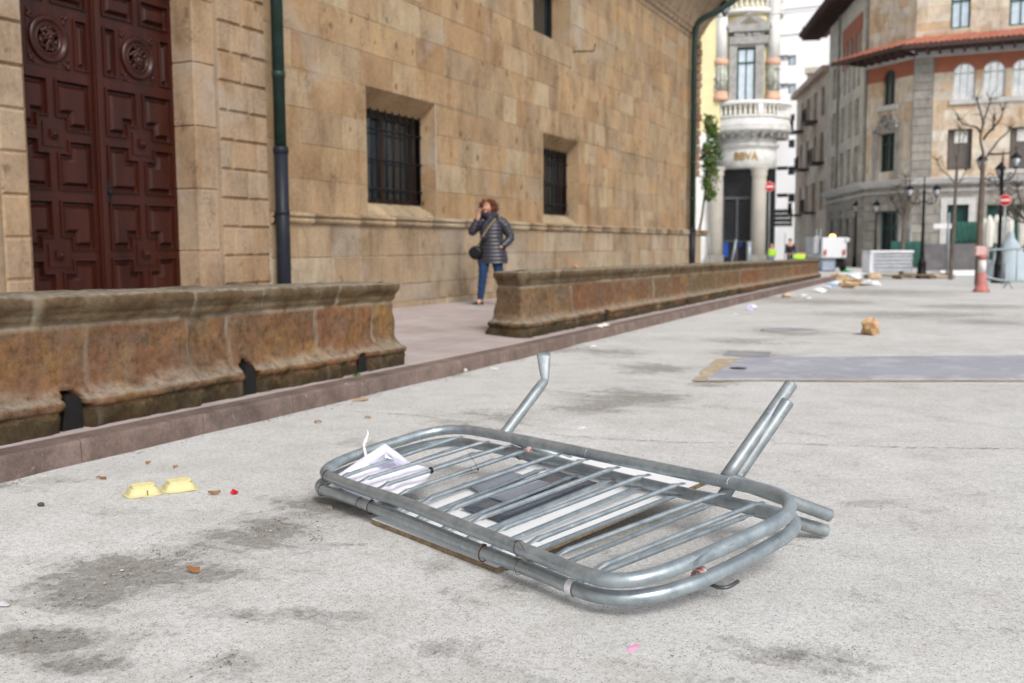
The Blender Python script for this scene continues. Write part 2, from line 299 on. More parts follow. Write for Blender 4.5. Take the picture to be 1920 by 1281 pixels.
# one sheet to the horizon
gx = axis([(-400, -60, 60), (-60, -12, 6), (-12, -4.3, .8), (-4.3, 3, .07), (3, 12, 1.), (12, 60, 8), (60, 400, 60)])
gy = axis([(-60, -2, 6), (-2, 1.4, .4), (1.4, 9, .07), (9, 15, .15), (15, 40, .5), (40, 120, 5), (120, 700, 60)])
def kerbx(y): return -4.11 if y < 9 else (-4.11-.50*min(1, (y-9)/26)**1.0)
vs = []; stv = []
for y in gy:
    for x in gx:
        yy = max(-60, min(y, 130)); z = S*yy
        s_ = 0.
        if -2 < y < 40 and -4.4 < x < 12:
            for (cx_, cy_, rx, ry, an, st) in stains:
                dx, dy = x-cx_, y-cy_
                if abs(dx)+abs(dy) > 3*(rx+ry): continue
                u = (dx*math.cos(an)+dy*math.sin(an))/rx; v = (-dx*math.sin(an)+dy*math.cos(an))/ry; q = u*u+v*v
                if q < 4: s_ = max(s_, st*math.exp(-q*.9))
            if y < 12: z += .006*noise.noise(Vector((x*1.3, y*1.3, 3)))-.012*min(.5, s_)*(1+noise.noise(Vector((x*9, y*9, 0))))
        vs.append((x, y, z)); stv.append(s_)
nx = len(gx); fs = [(j*nx+i, j*nx+i+1, (j+1)*nx+i+1, (j+1)*nx+i) for j in range(len(gy)-1) for i in range(nx-1)]
me = bpy.data.meshes.new('ground'); me.from_pydata(vs, [], fs); me.materials.append(G)
a = me.attributes.new('stain', 'FLOAT', 'POINT'); a.data.foreach_set('value', stv); me.polygons.foreach_set('use_smooth', [True]*len(fs))
go = bpy.data.objects.new('ground', me); COL.objects.link(go); tag(go, kind='structure')
# crack lines across the surface
random.seed(5)
mb = MB()
def crack(pts, wd):
    P = []
    for (x0, y0), (x1, y1) in zip(pts, pts[1:]):
        n = int(max(4, abs(x1-x0)/6))
        for i in range(n): P.append((x0+(x1-x0)*i/n, y0+(y1-y0)*i/n+rnd(-1.2, 1.2)))
    W = [on_ground(*p, .0045) for p in P]; prev = None
    for i in range(len(W)-1):
        t = (W[i+1]-W[i]).normalized(); n_ = Vector((-t.y, t.x, 0)); ww = wd*rnd(.15, 1.)
        cur = [mb.vert(W[i]+n_*ww), mb.vert(W[i]-n_*ww)]
        if prev and rnd() > .12: mb.face([prev[0], prev[1], cur[1], cur[0]])
        prev = cur
crack([(1150, 838), (1180, 850), (1230, 858), (1290, 860)], .003); crack([(0, 935), (60, 948), (110, 940)], .002) if False else None
crack([(645, 770), (780, 778), (930, 803), (1060, 817), (1250, 828), (1480, 832), (1700, 838), (1960, 842)], .007)
CRK = mat('crack_dirt', (.27, .24, .20), .95, var=.4, vs=20); tag(mb.build('ground_crack', CRK), kind='structure')
# steel road plate and sand seam
def slab(name, pts, h, mt, off=.002, parent=None):
    mb = MB(); lo = [mb.vert(Vector(p)+Vector((0, 0, off))) for p in pts]; hi = [mb.vert(Vector(p)+Vector((0, 0, off+h))) for p in pts]; n = len(lo)
    mb.face(hi)
    for i in range(n): mb.face([lo[i], lo[(i+1) % n], hi[(i+1) % n], hi[i]])
    return mb.build(name, mt, parent)
PLT = mat('grey_blue_plate', (.345, .355, .41), .5, .1, var=.12, vs=1.5, fine=12, bs=.1, dirt=((.45, .45, .49), 3, .5), stretch=(.4, 1.5, 1))
P0, P1, P3 = on_ground(1325, 714), on_ground(1920, 714), on_ground(1390, 674); P2 = on_ground(1920, 670)
d1 = (P1-P0).normalized(); d2 = (P2-P3).normalized(); P1, P2 = P0+d1*5.2, P3+d2*5.4
SAND = mat('sand_seam', (.46, .38, .27), .95, var=.3, vs=8)
o = Vector((0, 0, 0))
mb = MB(); e1 = (P0-P3).normalized()
seam = [P0-d1*.10+e1*.07, P1+e1*.10, P2-e1*.03, P3-d2*.26-e1*.04]
ins = []
for i in range(4):
    A, B = seam[i], seam[(i+1) % 4]
    for k in range(24 if i in (0, 2) else 12): 
        t = k/(24 if i in (0, 2) else 12); q = A.lerp(B, t); q = q+Vector((noise.noise(q*3)*.05, noise.noise(q*3+Vector((9, 0, 0)))*.05, .0075)); ins.append(q)
mb.poly(ins); tag(mb.build('sand_seam', SAND), kind='structure')
pl = slab('road_plate', [P0, P1, P2, P3], .012, PLT, .009); tag(pl, 'large flat blue grey steel plate laid over the road', 'road plate')
hole = MB(); c = on_ground(1384, 690.5, .0235); hole.lathe(c, [(.0, .0), (.075, .0), (.075, .001)], 20); hole.build('lifting_hole', DARK, pl)
# manhole covers
for (cx_, cy_, rr, lab) in ((1402, 664, .30, 'small square grey manhole cover behind the road plate'),):
    c = on_ground(cx_, cy_); mb = MB(); mb.box((c.x, c.y, c.z+.004), (.46, .46, .010), R_(8), bev=.003); mb.box((c.x, c.y, c.z+.011), (.38, .38, .004), R_(8)); mb.box((c.x, c.y+.12, c.z+.015), (.08, .03, .004), R_(8)); tag(mb.build('manhole_cover', mat('cast_grey', (.33, .33, .34), .7, .3)), lab, 'manhole cover')
c = on_ground(1478, 620); mb = MB(); mb.lathe(c+Vector((0, 0, .003)), [(.36, -.01), (.36, .006), (.33, .008), (.3, .005), (.0, .007)], 32); tag(mb.build('manhole_cover', mat('cast_grey2', (.36, .36, .37), .7, .2)), 'round pale grey drain cover on the far side of the road', 'manhole cover')
# ------------------------------------------------------------------ pavement and kerb
mb = MB(); ys = axis([(-6, 30, 1.5), (30, 37.4, .925)]); xs_ = [0, -.6, -1.5, -3, -4.5]
rows = []
for y in ys:
    k = kerbx(y)-.16; xx = [k, k-.8, k-1.8, k-3.0, -9.3, -14] if y < 31 else [k, k-.8, k-1.8, k-3., -20, -60]
    rows.append([mb.vert((x, y, .118+S*y+.025*max(0, min(5, -4.15-x)))) for x in xx])
for j in range(len(rows)-1):
    for i in range(5): mb.face([rows[j][i+1], rows[j][i], rows[j+1][i], rows[j+1][i+1]], 0, 0, True)
tag(mb.build('pavement', pave_mat()), kind='structure')
mb = MB(); random.seed(3); y = -1.5
js = [3.594, 4.478, 5.327, 6.176, 6.927, 7.706]; ed = [-6+.9*i for i in range(10)]; ed = [e for e in ed if e < 3]+js+[7.706+.87*(i+1) for i in range(34)]; ed = [e for e in ed if e < 37.4]
for a_, b_ in zip(ed, ed[1:]):
    r = rnd(); n = 14; g = .003; rings = []
    for k in range(n+1):
        y = a_+g+(b_-a_-2*g)*k/n; x = kerbx(y); z0 = S*y
        nn = .006*noise.noise(Vector((y*6, 1, 0))); nb = .005*abs(noise.noise(Vector((y*14, 5, 0))))
        e = .006*noise.noise(Vector((y*3.1, 7, 1)))
        prof = [(x+.004+e, z0-.05), (x+e, z0+.02), (x-.002+nn+e, z0+.095), (x-.005-nb, z0+.116+nn*.3), (x-.016-nb, z0+.1225+nn*.3), (x-.165, z0+.124)]
        rings.append([mb.vert((px, y, pz)) for px, pz in prof])
    for k in range(n):
        for i in range(5): mb.face([rings[k][i+1], rings[k][i], rings[k+1][i], rings[k+1][i+1]], r, 0, i in (1, 2, 3))
    for rg in (rings[0], rings[-1]):
        b0 = mb.vert((mb.v[rg[-1]][0], mb.v[rg[-1]][1], mb.v[rg[0]][2])); mb.face(rg+[b0], r)
    if b_ < 39: mb.box((kerbx(b_)-.09, b_, S*b_+.03), (.15, .02, .16), 0, 0, 1)
tag(mb.build('kerb', [KERB, MORT]), kind='structure')
# ------------------------------------------------------------------ stone benches / parapets
def parapet(label, path, H, y_of, holes, cuts, capcuts, seed, step):
    """path: closed counter-clockwise plan polygon of the body (x,y); profile swept round it"""
    random.seed(seed)
    prof = [(.0, .088), (.03, .092), (.08, .092), (.12, .090), (.15, .080), (.158, .086), (.17, .096), (.195, .100), (.22, .094), (.235, .078), (.245, .060), (.27, .042), (.30, .026), (.335, .013), (.38, .005), (.44, .001), (.53, 0.), (.58, 0.), (.63, .0), (.68, 0.), (.73, .0), (.765, .0), (.785, .006), (.81, .016), (.83, .020), (.86, .020), (.868, .030), (.90, .034), (.912, .044), (.955, .046), (.980, .044), (.993, .034), (1., .01)]
    # plan path with rounded corners
    pts = []; n = len(path); rc = .05
    for i in range(n):
        A, B, Cc = Vector(path[i-1]), Vector(path[i]), Vector(path[(i+1) % n]); t0 = (A-B).normalized(); t1 = (Cc-B).normalized()
        for k in range(5):
            t = k/4; q = (B+t0*rc)*(1-t)**2+B*2*t*(1-t)+(B+t1*rc)*t*t; n0 = Vector((-t0.y, t0.x))*1; n0 = Vector((-(B-A).normalized().y, (B-A).normalized().x))*-1; n1 = Vector((-(Cc-B).normalized().y, (Cc-B).normalized().x))*-1
            pts.append((q, (n0*(1-t)+n1*t).normalized()*(1+.35*4*t*(1-t)*.5)))
        L = (Cc-B).length-2*rc; st = step if abs(t1.y) > .9 and False else step
        front = (n1.x > .8) if True else False
        stp = step if (n1.x > .5 or abs(n1.y) > .5) else step*4
        m_ = max(1, int(L/stp))
        for k in range(1, m_): pts.append((B+t1*(rc+L*k/m_), n1))
    cuts = sorted(cuts); capcuts = sorted(capcuts); NB = len(pts); NP = len(prof)
    vs = []; bl = []; cp = []; ms = []; mo = []; offs = Vector((seed*7.3, 0, 0))
    def seg(y, cs):
        k = sum(1 for c in cs if y > c); d = min([abs(y-c) for c in cs]+[9]); return k, d
    rb = [rnd() for _ in range(200)]; ro = [rnd(-.011, .011) for _ in range(200)]
    for q, nr in pts:
        x, y = q.x, q.y; z0 = walkz(-4.3, y)-.004; HH = H(y)
        for (t, of) in prof:
            z = z0+t*HH; iscap = t > .78
            wob = .012*noise.noise(Vector((y*2, t*4, seed)))
            k, d = seg(y+wob+(.05*(.35-t)*0 if iscap else 0), capcuts if iscap else cuts)
            big = noise.noise(Vector((x*1.7, y*1.7, z*3))+offs); med = fbm(Vector((x*6, y*6, z*7))+offs, 4); sm = noise.noise(Vector((x*26, y*26, z*26)))
            lower = max(0, 1-t/.3)
            dsp = .012*big+(.018+.020*lower)*med+.005*sm+ro[(k*7+(50 if iscap else 0)) % 200]
            groove = math.exp(-(d/.011)**2)
            if iscap: groove = math.exp(-(d/.012)**2)
            dsp -= .010*groove
            if .75 < t < .79: dsp -= .006
            o_ = of*.95
            hole_ = 0
            for (hy, hw, hh) in holes:
                if nr.x > .7 and abs(y-hy) < hw*1.3 and t*HH < hh*1.5:
                    u = abs(y-hy)/hw; v = t*HH/hh; e = max(0, 1-(u**2.6+max(0, v)**3)); 
                    if e > 0: hole_ = max(hole_, min(1, e*9))
            o2 = o_+dsp-hole_*.37
            px, py = x+nr.x*o2, y+nr.y*o2
            zz = z+.006*noise.noise(Vector((x*5, y*5, z*5)))+(.008*noise.noise(Vector((y*3.3, x*3, seed)))+.006*med if t > .9 else 0)
            vs.append((px, py, zz)); bl.append(rb[(k+(90 if iscap else 0)) % 200]); cp.append(1. if iscap else 0.)
            m__ = .60*max(0, 1-t/.36)+.10*max(0, 1-t/.5)+(.30 if .86 > t > .8 else 0)+(.12 if t >= .86 else 0)
            ms.append(m__+(.8 if hole_ > .15 else 0)+.12*big+(.1 if t < .3 and nr.y < -.5 else 0)); mo.append(max(groove*(.85 if t > .3 else .35), math.exp(-((t-.772)/.012)**2)*.95*(1 if noise.noise(Vector((y*2, 3, seed))) > -.25 else .2)) if hole_ < .1 else 0)  # moss at the foot and cap; hole insides darkened as painted shade
    fs = [(i*NP+j, ((i+1) % NB)*NP+j, ((i+1) % NB)*NP+j+1, i*NP+j+1) for i in range(NB) for j in range(NP-1)]
    # top: strips to an inner loop then a centre line ngon
    base = len(vs); cx_ = sum(p[0].x for p in pts)/NB
    for i, (q, nr) in enumerate(pts):
        v = Vector(vs[i*NP+NP-1]); c_ = Vector((q.x, q.y, v.z)); 
        inn = Vector((q.x-nr.x*.12, q.y-nr.y*.12, v.z+.006+.01*noise.noise(Vector((q.y*3, q.x*5, 1))))); vs.append(tuple(inn))
        bl.append(bl[i*NP+NP-1]); cp.append(1.); ms.append(.02); mo.append(mo[i*NP+NP-1])
    for i in range(NB): fs.append((i*NP+NP-1, ((i+1) % NB)*NP+NP-1, base+(i+1) % NB, base+i))
    fs.append(tuple(base+i for i in range(NB)))
    me = bpy.data.meshes.new('stone_parapet'); me.from_pydata(vs, [], fs); me.materials.append(PAR); me.update()
    for nm, dat in (('blk', bl), ('cap', cp), ('moss_and_hole_shade', ms), ('mortar', mo)): at_ = me.attributes.new(nm, 'FLOAT', 'POINT'); at_.data.foreach_set('value', dat)
    me.polygons.foreach_set('use_smooth', [True]*len(fs))
    ob = bpy.data.objects.new('stone_parapet', me); COL.objects.link(ob)
    for (hy, hw, hh) in holes:
        xb_ = path[0][0]+(path[1][0]-path[0][0])*(hy-path[0][1])/(path[1][1]-path[0][1]); dk = MB(); dk.prism([(-hw*.8, 0), (hw*.8, 0), (hw*.7, hh*.75), (hw*.2, hh*.92), (-hw*.5, hh*.85)], (xb_, hy, walkz(-4.3, hy)+.002), (0, 1, 0), (0, 0, 1), (1, 0, 0), -.3, .045+.02); dk.build('drain_hole_shade', DARK, ob)  # black plug standing in for the shade inside each drain opening
    tag(ob, label, 'stone parapet', 'old stone parapets along the kerb'); return ob
XB = -4.44
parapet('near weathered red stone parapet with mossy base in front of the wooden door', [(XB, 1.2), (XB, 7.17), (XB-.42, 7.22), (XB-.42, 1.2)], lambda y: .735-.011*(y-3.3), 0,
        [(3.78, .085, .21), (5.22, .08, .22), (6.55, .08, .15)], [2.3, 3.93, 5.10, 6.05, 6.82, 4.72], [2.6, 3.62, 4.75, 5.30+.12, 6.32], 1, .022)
yb = [10.75, 11.45, 12.2, 13.05, 14.1, 15.1, 16.2, 17.2, 18.4, 19.6, 20.8, 22., 23.3, 24.5, 25.8, 27, 28.3, 29.6, 31, 32.4, 33.8, 35.]
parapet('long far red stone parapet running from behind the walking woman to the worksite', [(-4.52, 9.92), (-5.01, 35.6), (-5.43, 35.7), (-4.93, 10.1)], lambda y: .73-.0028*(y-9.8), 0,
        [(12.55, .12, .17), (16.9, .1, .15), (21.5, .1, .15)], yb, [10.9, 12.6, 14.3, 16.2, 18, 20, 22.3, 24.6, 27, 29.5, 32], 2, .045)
# ------------------------------------------------------------------ ashlar walls
def ashlar(mb, O, A, B, N, u0, u1, v0, v1, holes=(), ch=.45, wmin=.45, wmax=1.1, g=.005, bev=.008, dep=.012, jit=.004, reveal=.3, m=0, rm=None, seed=0, rset=None, zfun=None):
    rs = random.Random(seed); O, A, B, N = Vector(O), Vector(A), Vector(B), Vector(N)
    P = lambda u, v, d: O+A*u+B*v+N*d
    br = {v0, v1}
    for h in holes: br |= {max(v0, min(v1, h[2])), max(v0, min(v1, h[3]))}
    br = sorted(br); cs = []
    for a_, b_ in zip(br, br[1:]):
        n = max(1, round((b_-a_)/ch)); cs += [(a_+(b_-a_)*i/n, a_+(b_-a_)*(i+1)/n) for i in range(n)]
    for (c0, c1) in cs:
        if c1-c0 < 1e-4: continue
        mid = (c0+c1)/2; iv = [(u0, u1)]
        for h in holes:
            if h[2] < mid < h[3]:
                nv = []
                for (a_, b_) in iv:
                    if h[1] <= a_ or h[0] >= b_: nv.append((a_, b_)); continue
                    if h[0] > a_: nv.append((a_, h[0]))
                    if h[1] < b_: nv.append((h[1], b_))
                iv = nv
        for (a_, b_) in iv:
            u = a_; cuts = [a_]; first = True
            while u < b_:
                w_ = rs.uniform(wmin, wmax)*(rs.uniform(.4, 1) if first else 1); first = False
                if b_-(u+w_) < wmin*.7: w_ = b_-u
                u += w_; cuts.append(min(u, b_))
            for s0, s1 in zip(cuts, cuts[1:]):
                r = rs.random(); j = rs.uniform(-jit, jit); gg = min(g, (s1-s0)*.2); bb = min(bev, (s1-s0)*.2)
                ou = [mb.vert(P(x, y, -dep)) for x, y in ((s0, c0), (s1, c0), (s1, c1), (s0, c1))]
                mi = [mb.vert(P(x, y, -dep)) for x, y in ((s0+gg, c0+gg), (s1-gg, c0+gg), (s1-gg, c1-gg), (s0+gg, c1-gg))]
                k = gg+bb; fr = [mb.vert(P(x, y, j)) for x, y in ((s0+k, c0+k), (s1-k, c0+k), (s1-k, c1-k), (s0+k, c1-k))]
                for q in range(4):
                    mb.face([ou[q], ou[(q+1) % 4], mi[(q+1) % 4], mi[q]], .97, m if rm is None else rm); mb.face([mi[q], mi[(q+1) % 4], fr[(q+1) % 4], fr[q]], r, m)
                mb.face(fr, r, m)
    for h in holes:
        if reveal:
            r = rs.random(); sk = h[4] if len(h) > 4 else ''
            for sd_, q in (('L', ((h[0], h[2]), (h[0], h[3]))), ('T', ((h[0], h[3]), (h[1], h[3]))), ('R', ((h[1], h[3]), (h[1], h[2]))), ('B', ((h[1], h[2]), (h[0], h[2])))):
                if sd_ in sk: continue
                (a_, b_), (c_, d_) = q; mb.poly([P(a_, b_, -dep), P(c_, d_, -dep), P(c_, d_, -reveal), P(a_, b_, -reveal)], rs.random(), m)
# ------------------------------------------------------------------ the church-like stone building on the left
XW = -8.2
ch_ = thing('stone_building', 'long sandstone building on the left with barred windows and a carved wooden double door', 'building', (-8.2, 14, 0))
O = Vector((XW, 0, 0)); A = Vector((0, 1, 0)); Bv = Vector((0, 0, 1)); N = Vector((1, 0, 0)); TOP = 7.45; CE = 31.3
mb = MB()
wins = [(12.53, 14.6, 1.5, 3.40), (19.08, 21.08, 1.5, 3.37), (26., 27.9, 8, 8)]
hl = [wins[0], wins[1], (18.6, 20.6, 5.33, 6.9), (12.1, 14.1, 5.33, 6.9)]
ashlar(mb, O, A, Bv, N, 10.15, CE, 1.5, TOP, hl, ch=.49, wmin=.45, wmax=1.15, g=.0035, bev=.004, dep=.006, jit=.003, reveal=0, seed=4)
for h in hl[2:]:
    for q in (((h[0], h[2]), (h[0], h[3])), ((h[0], h[3]), (h[1], h[3])), ((h[1], h[3]), (h[1], h[2])), ((h[1], h[2]), (h[0], h[2]))):
        (a_, b_), (c_, d_) = q; mb.poly([O+A*a_+Bv*b_-N*.012, O+A*c_+Bv*d_-N*.012, O+A*c_+Bv*d_-N*.5, O+A*a_+Bv*b_-N*.5], rnd())
# splayed openings of the two barred windows
for h in hl[:2]:
    y0, y1, z0, z1 = h; i0, i1, j0, j1 = y0+.04, y1-.03, 1.73, z1-.25; X0, X1 = XW-.012, XW-.30
    mb.poly([(X0, y0, z1), (X0, y1, z1), (X1, i1, j1), (X1, i0, j1)], .35); mb.poly([(X0, y0, z0), (X0, y0, z1), (X1, i0, j1), (X1, i0, j0)], .5)
    n = 4
    for k in range(n):
        za, zb = z0+(z1-z0)*k/n, z0+(z1-z0)*(k+1)/n; ja, jb = j0+(j1-j0)*k/n, j0+(j1-j0)*(k+1)/n
        mb.poly([(X0, y1, za+.006), (X1, i1, ja+.006), (X1, i1, jb-.006), (X0, y1, zb-.006)], rnd(.1, .9)); mb.poly([(X0-.002, y1+.002, zb-.008), (X1, i1+.002, jb-.008), (X1, i1+.002, jb+.008), (X0-.002, y1+.002, zb+.008)], .97)
    n = 3
    for k in range(n):
        a_, b_ = y0+(y1-y0)*k/n, y0+(y1-y0)*(k+1)/n; c_, d_ = i0+(i1-i0)*k/n, i0+(i1-i0)*(k+1)/n
        mb.poly([(X0+.02, a_+.005, z0+.01), (X0+.02, b_-.005, z0+.01), (X1, d_-.005, j0), (X1, c_+.005, j0)], .98)
# end return of the building
ashlar(mb, (XW, CE, 0), (-1, 0, 0), Bv, (0, 1, 0), 0, 8, 1.5, TOP, [], ch=.46, seed=9, jit=.01)
wallob = mb.build('wall', CH, ch_)
# plinth courses (thicker) + ledge moulding
mb = MB(); ashlar(mb, O+N*.09, A, Bv, N, 10.15, CE+.35, -.4, 1.36, [], ch=.40, wmin=.5, wmax=1.3, g=.006, seed=7, jit=.006)
ashlar(mb, O+N*.17, A, Bv, N, 9.3, CE+.35, -.4, .22, [], ch=.31, wmin=.4, wmax=1.1, bev=.02, seed=8, jit=.012)
mb.poly([(XW+.09, 10.15, .22), (XW+.17, 10.15, .22), (XW+.17, CE+.35, .22), (XW+.09, CE+.35, .22)], .3)
ashlar(mb, (XW+.09, CE+.35, 0), (-1, 0, 0), Bv, (0, 1, 0), 0, 8, -.4, 1.36, [], ch=.40, seed=17)
mb.build('plinth', CHP, ch_)
mb = MB(); pr = [(.07, 1.33), (.095, 1.36), (.105, 1.365), (.135, 1.385), (.15, 1.41), (.14, 1.435), (.12, 1.445), (.118, 1.46), (.15, 1.468), (.155, 1.49), (.14, 1.505), (-.02, 1.535)]
edges = [10.15]; rs = random.Random(3)
while edges[-1] < CE+.4: edges.append(edges[-1]+rs.uniform(.7, 1.4))
for e0, e1 in zip(edges, edges[1:]):
    r = rs.random(); j = rs.uniform(-.004, .004); g = .006
    a_ = [mb.vert((XW+d+j, e0+g, z)) for d, z in pr]; b_ = [mb.vert((XW+d+j, e1-g, z)) for d, z in pr]
    for i in range(len(pr)-1): mb.face([a_[i], b_[i], b_[i+1], a_[i+1]], r, 0, True)
    mb.face(a_[::-1], r); mb.face(b_, r)
mb.box((XW+.03, (10.15+CE)/2, 1.42), (.12, CE-10.2, .16), 0, .97)
mb.build('ledge', CHP, ch_)
# rusticated pier, plain jamb, door surround
mb = MB()
ashlar(mb, O+N*.10, A, Bv, N, 9.28, 10.15, -.4, TOP, [], ch=.345, wmin=.26, wmax=.62, g=.010, bev=.018, dep=.028, jit=.006, seed=12)
mb.poly([(XW+.072, 10.15, -.4), (XW+.072, 10.15, TOP), (XW-.2, 10.15, TOP), (XW-.2, 10.15, -.4)], .5)
ashlar(mb, O+N*.05, A, Bv, N, 8.93, 9.28, -.4, TOP, [], ch=.72, wmin=.6, wmax=.9, g=.005, bev=.01, dep=.012, seed=13)
mb.poly([(XW+.04, 9.28, -.4), (XW+.04, 9.28, TOP), (XW+.09, 9.28, TOP), (XW+.09, 9.28, -.4)], .5)
ashlar(mb, (XW+.05, 8.93, 0), (-1, 0, 0), Bv, (0, -1, 0), 0.0, .33, -.4, TOP, [], ch=.72, wmin=.8, wmax=.9, g=.005, bev=.01, dep=.012, seed=13)
# left pier
ashlar(mb, O+N*.10, A, Bv, N, -4., 6.32, -.4, TOP, [], ch=.345, wmin=.3, wmax=.8, g=.012, bev=.03, dep=.04, jit=.008, seed=14)
ashlar(mb, O+N*.13, A, Bv, N, 6.32, 6.62, -.4, TOP, [], ch=.40, wmin=.6, wmax=.9, g=.006, bev=.02, dep=.02, jit=.012, seed=15)
ashlar(mb, (XW+.13, 6.62, 0), (-1, 0, 0), Bv, (0, 1, 0), 0, .75, -.4, TOP, [], ch=.40, wmin=.9, wmax=1.2, g=.006, bev=.012, seed=16)
mb.poly([(XW+.1, 6.62, 5.0), (XW+.1, 8.95, 5.0), (XW-.7, 8.95, 5.0), (XW-.7, 6.62, 5.0)], .4); mb.poly([(XW+.1, 6.62, 5.0), (XW+.1, 8.9, 5.0), (XW+.1, 8.9, TOP), (XW+.1, 6.62, TOP)], .4)
mb.rects((XW, 0, 0), (0, 1, 0), (0, 0, 1), (1, 0, 0), 6.1, 6.5, -.3, 5, -.2, .085, .5)
mb.build('door_pier', CHR, ch_)
# door leaves
XD = XW-.27
def door_leaf(y0, y1, flip):
    mb = MB(); xf = XD
    def rl(pts, d): return [mb.vert((xf+d, y, z)) for y, z in pts]
    def panel(a0, a1, b0, b1, notch=None, ns=0.):
        def loop(i):
            x0, x1, z0, z1 = a0+i, a1-i, b0+i, b1-i
            if not notch: return [(x0, z0), (x1, z0), (x1, z1), (x0, z1)]
            c = {'br': [(x0, z0), (x1-ns, z0), (x1-ns, z0+ns), (x1, z0+ns), (x1, z1), (x0, z1)], 'bl': [(x0+ns, z0), (x1, z0), (x1, z1), (x0, z1), (x0, z0+ns), (x0+ns, z0+ns)],
                 'tr': [(x0, z0), (x1, z0), (x1, z1-ns), (x1-ns, z1-ns), (x1-ns, z1), (x0, z1)], 'tl': [(x0, z0), (x1, z0), (x1, z1), (x0+ns, z1), (x0+ns, z1-ns), (x0, z1-ns)]}
            return c[notch]
        L = [rl(loop(i), d) for i, d in ((0, 0), (.004, .022), (.016, .024), (.026, -.018), (.034, -.03), (.056, -.03), (.060, -.02), (.088, .020), (.092, .020))]
        for p, q in zip(L, L[1:]):
            n = len(p)
            for i in range(n): mb.face([p[i], p[(i+1) % n], q[(i+1) % n], q[i]])
        mb.face(L[-1])
    W = y1-y0; st = .10; gap = .09; cw = (W-2*st-gap)/2; c0 = (y0+st, y0+st+cw); c1 = (y1-st-cw, y1-st)
    rows = []; cells = []
    z = .40; ph = .515; gp = .085
    def pair(zc):  # four notched panels around a cross motif centred at zc
        ns = .13
        for (ca, si) in ((c0, 'r'), (c1, 'l')):
            cells.append((ca[0], ca[1], zc+gp/2, zc+gp/2+ph, 'b'+si, ns)); cells.append((ca[0], ca[1], zc-gp/2-ph, zc-gp/2, 't'+si, ns))
    pair(1.0); pair(2.21)
    for ca in (c0, c1): cells.append((ca[0], ca[1], 3.50, 3.78, None, 0)); cells.append((ca[0], ca[1], 3.87, 4.30, None, 0)); cells.append((ca[0], ca[1], 4.4, 4.85, None, 0))
    zm0, zm1 = 2.86, 3.42
    cells.append((y0+st, y0+st+.17, zm0+.02, zm1-.02, None, 0)); cells.append((y1-st-.17, y1-st, zm0+.02, zm1-.02, None, 0))
    for c in cells: panel(*c[:4], c[4], c[5])
    # frame: cover the rest with a backing set on the front plane, cut around the cells by strips
    ysb = sorted({y0, y1}|{c[0] for c in cells}|{c[1] for c in cells}|{q for c in cells if c[4] for q in ((c[1]-c[5],) if 'r' in c[4] else (c[0]+c[5],))})
    zsb = sorted({-.2, 5.05}|{c[2] for c in cells}|{c[3] for c in cells}|{q for c in cells if c[4] for q in ((c[2]+c[5],) if 'b' in c[4] else (c[3]-c[5],))})
    for a_, b_ in zip(ysb, ysb[1:]):
        for c_, d_ in zip(zsb, zsb[1:]):
            my, mz = (a_+b_)/2, (c_+d_)/2; inside = False
            for c in cells:
                if c[0] < my < c[1] and c[2] < mz < c[3]:
                    inside = True
                    if c[4]:
                        ny = (my > c[1]-c[5]) if 'r' in c[4] else (my < c[0]+c[5]); nz_ = (mz < c[2]+c[5]) if 'b' in c[4] else (mz > c[3]-c[5])
                        if ny and nz_: inside = False
            if not inside: mb.poly([(xf, a_, c_), (xf, b_, c_), (xf, b_, d_), (xf, a_, d_)])
    # stepped cross plate
    yc = (y0+y1)/2
    for zc in (1.0, 2.21):
        for s_, t_ in ((.055, .012), ):
            mb.rects((xf, yc, zc), (0, 1, 0), Bv, (1, 0, 0), -.12, .12, -.12, .12, .002, .014)
    leaf = mb.build('door_leaf', WOOD, dr)
    for zc in (1.0, 2.21):
        b2 = MB(); b2.rects((xf, yc, zc), (0, 1, 0), Bv, (1, 0, 0), -.05, .05, -.05, .05, .014, .03)
        for k in range(12): an = k*math.pi/6; b2.blob((xf+.035, yc+.028*math.cos(an), zc+.035*math.sin(an)), .016, 1, .3)
        b2.blob((xf+.045, yc, zc), .03, 2, .2); b2.build('carved_boss', WOODD, leaf)
    # medallion
    zc = (zm0+zm1)/2; yc = y0+W/2; b2 = MB(); RM = .20
    b2.rects((xf, yc, zc), (0, 1, 0), Bv, (1, 0, 0), -.25, .25, -.27, .27, .001, .006)
    b2.lathe((xf, yc, zc), [(RM+.035, .006), (RM+.03, .03), (RM, .045), (RM-.02, .03), (RM-.025, .012), (RM-.045, .012), (RM-.055, .03), (RM-.07, .018), (RM-.08, -.0), (.02, .01)], 40, axis=(1, 0, 0))
    random.seed(int(y0*10))
    for k in range(90):
        q = rnd(); rr_ = .11*math.sqrt(rnd()); an = rnd(0, 6.28); b2.blob((xf+.012+.03*(1-rr_/.11), yc+rr_*math.cos(an), zc+rr_*1.05*math.sin(an)), rnd(.012, .03), 1, .4, scale=(.8, rnd(.5, 1.2), rnd(.5, 1.3)))
    b2.blob((xf+.02, yc, zc-.02), .04, 2, .15, scale=(.7, .75, 1.4))
    for sy in (-1, 1):
        for sz in (-1, 1):
            for k in range(7): b2.blob((xf+.012, yc+sy*(.205+rnd(-.03, .03)), zc+sz*(.215+rnd(-.04, .04))), rnd(.012, .025), 1, .4, scale=(.5, 1, 1))
    b2.build('carved_medallion', WOOD, leaf)
    return leaf
dr = bpy.data.objects.new('door', None); COL.objects.link(dr); dr.parent = ch_; dr.matrix_parent_inverse = Matrix.Translation(-ch_.location); 
MID = 7.82
door_leaf(6.66, MID-.004, 0); door_leaf(MID+.004, 8.98, 1)
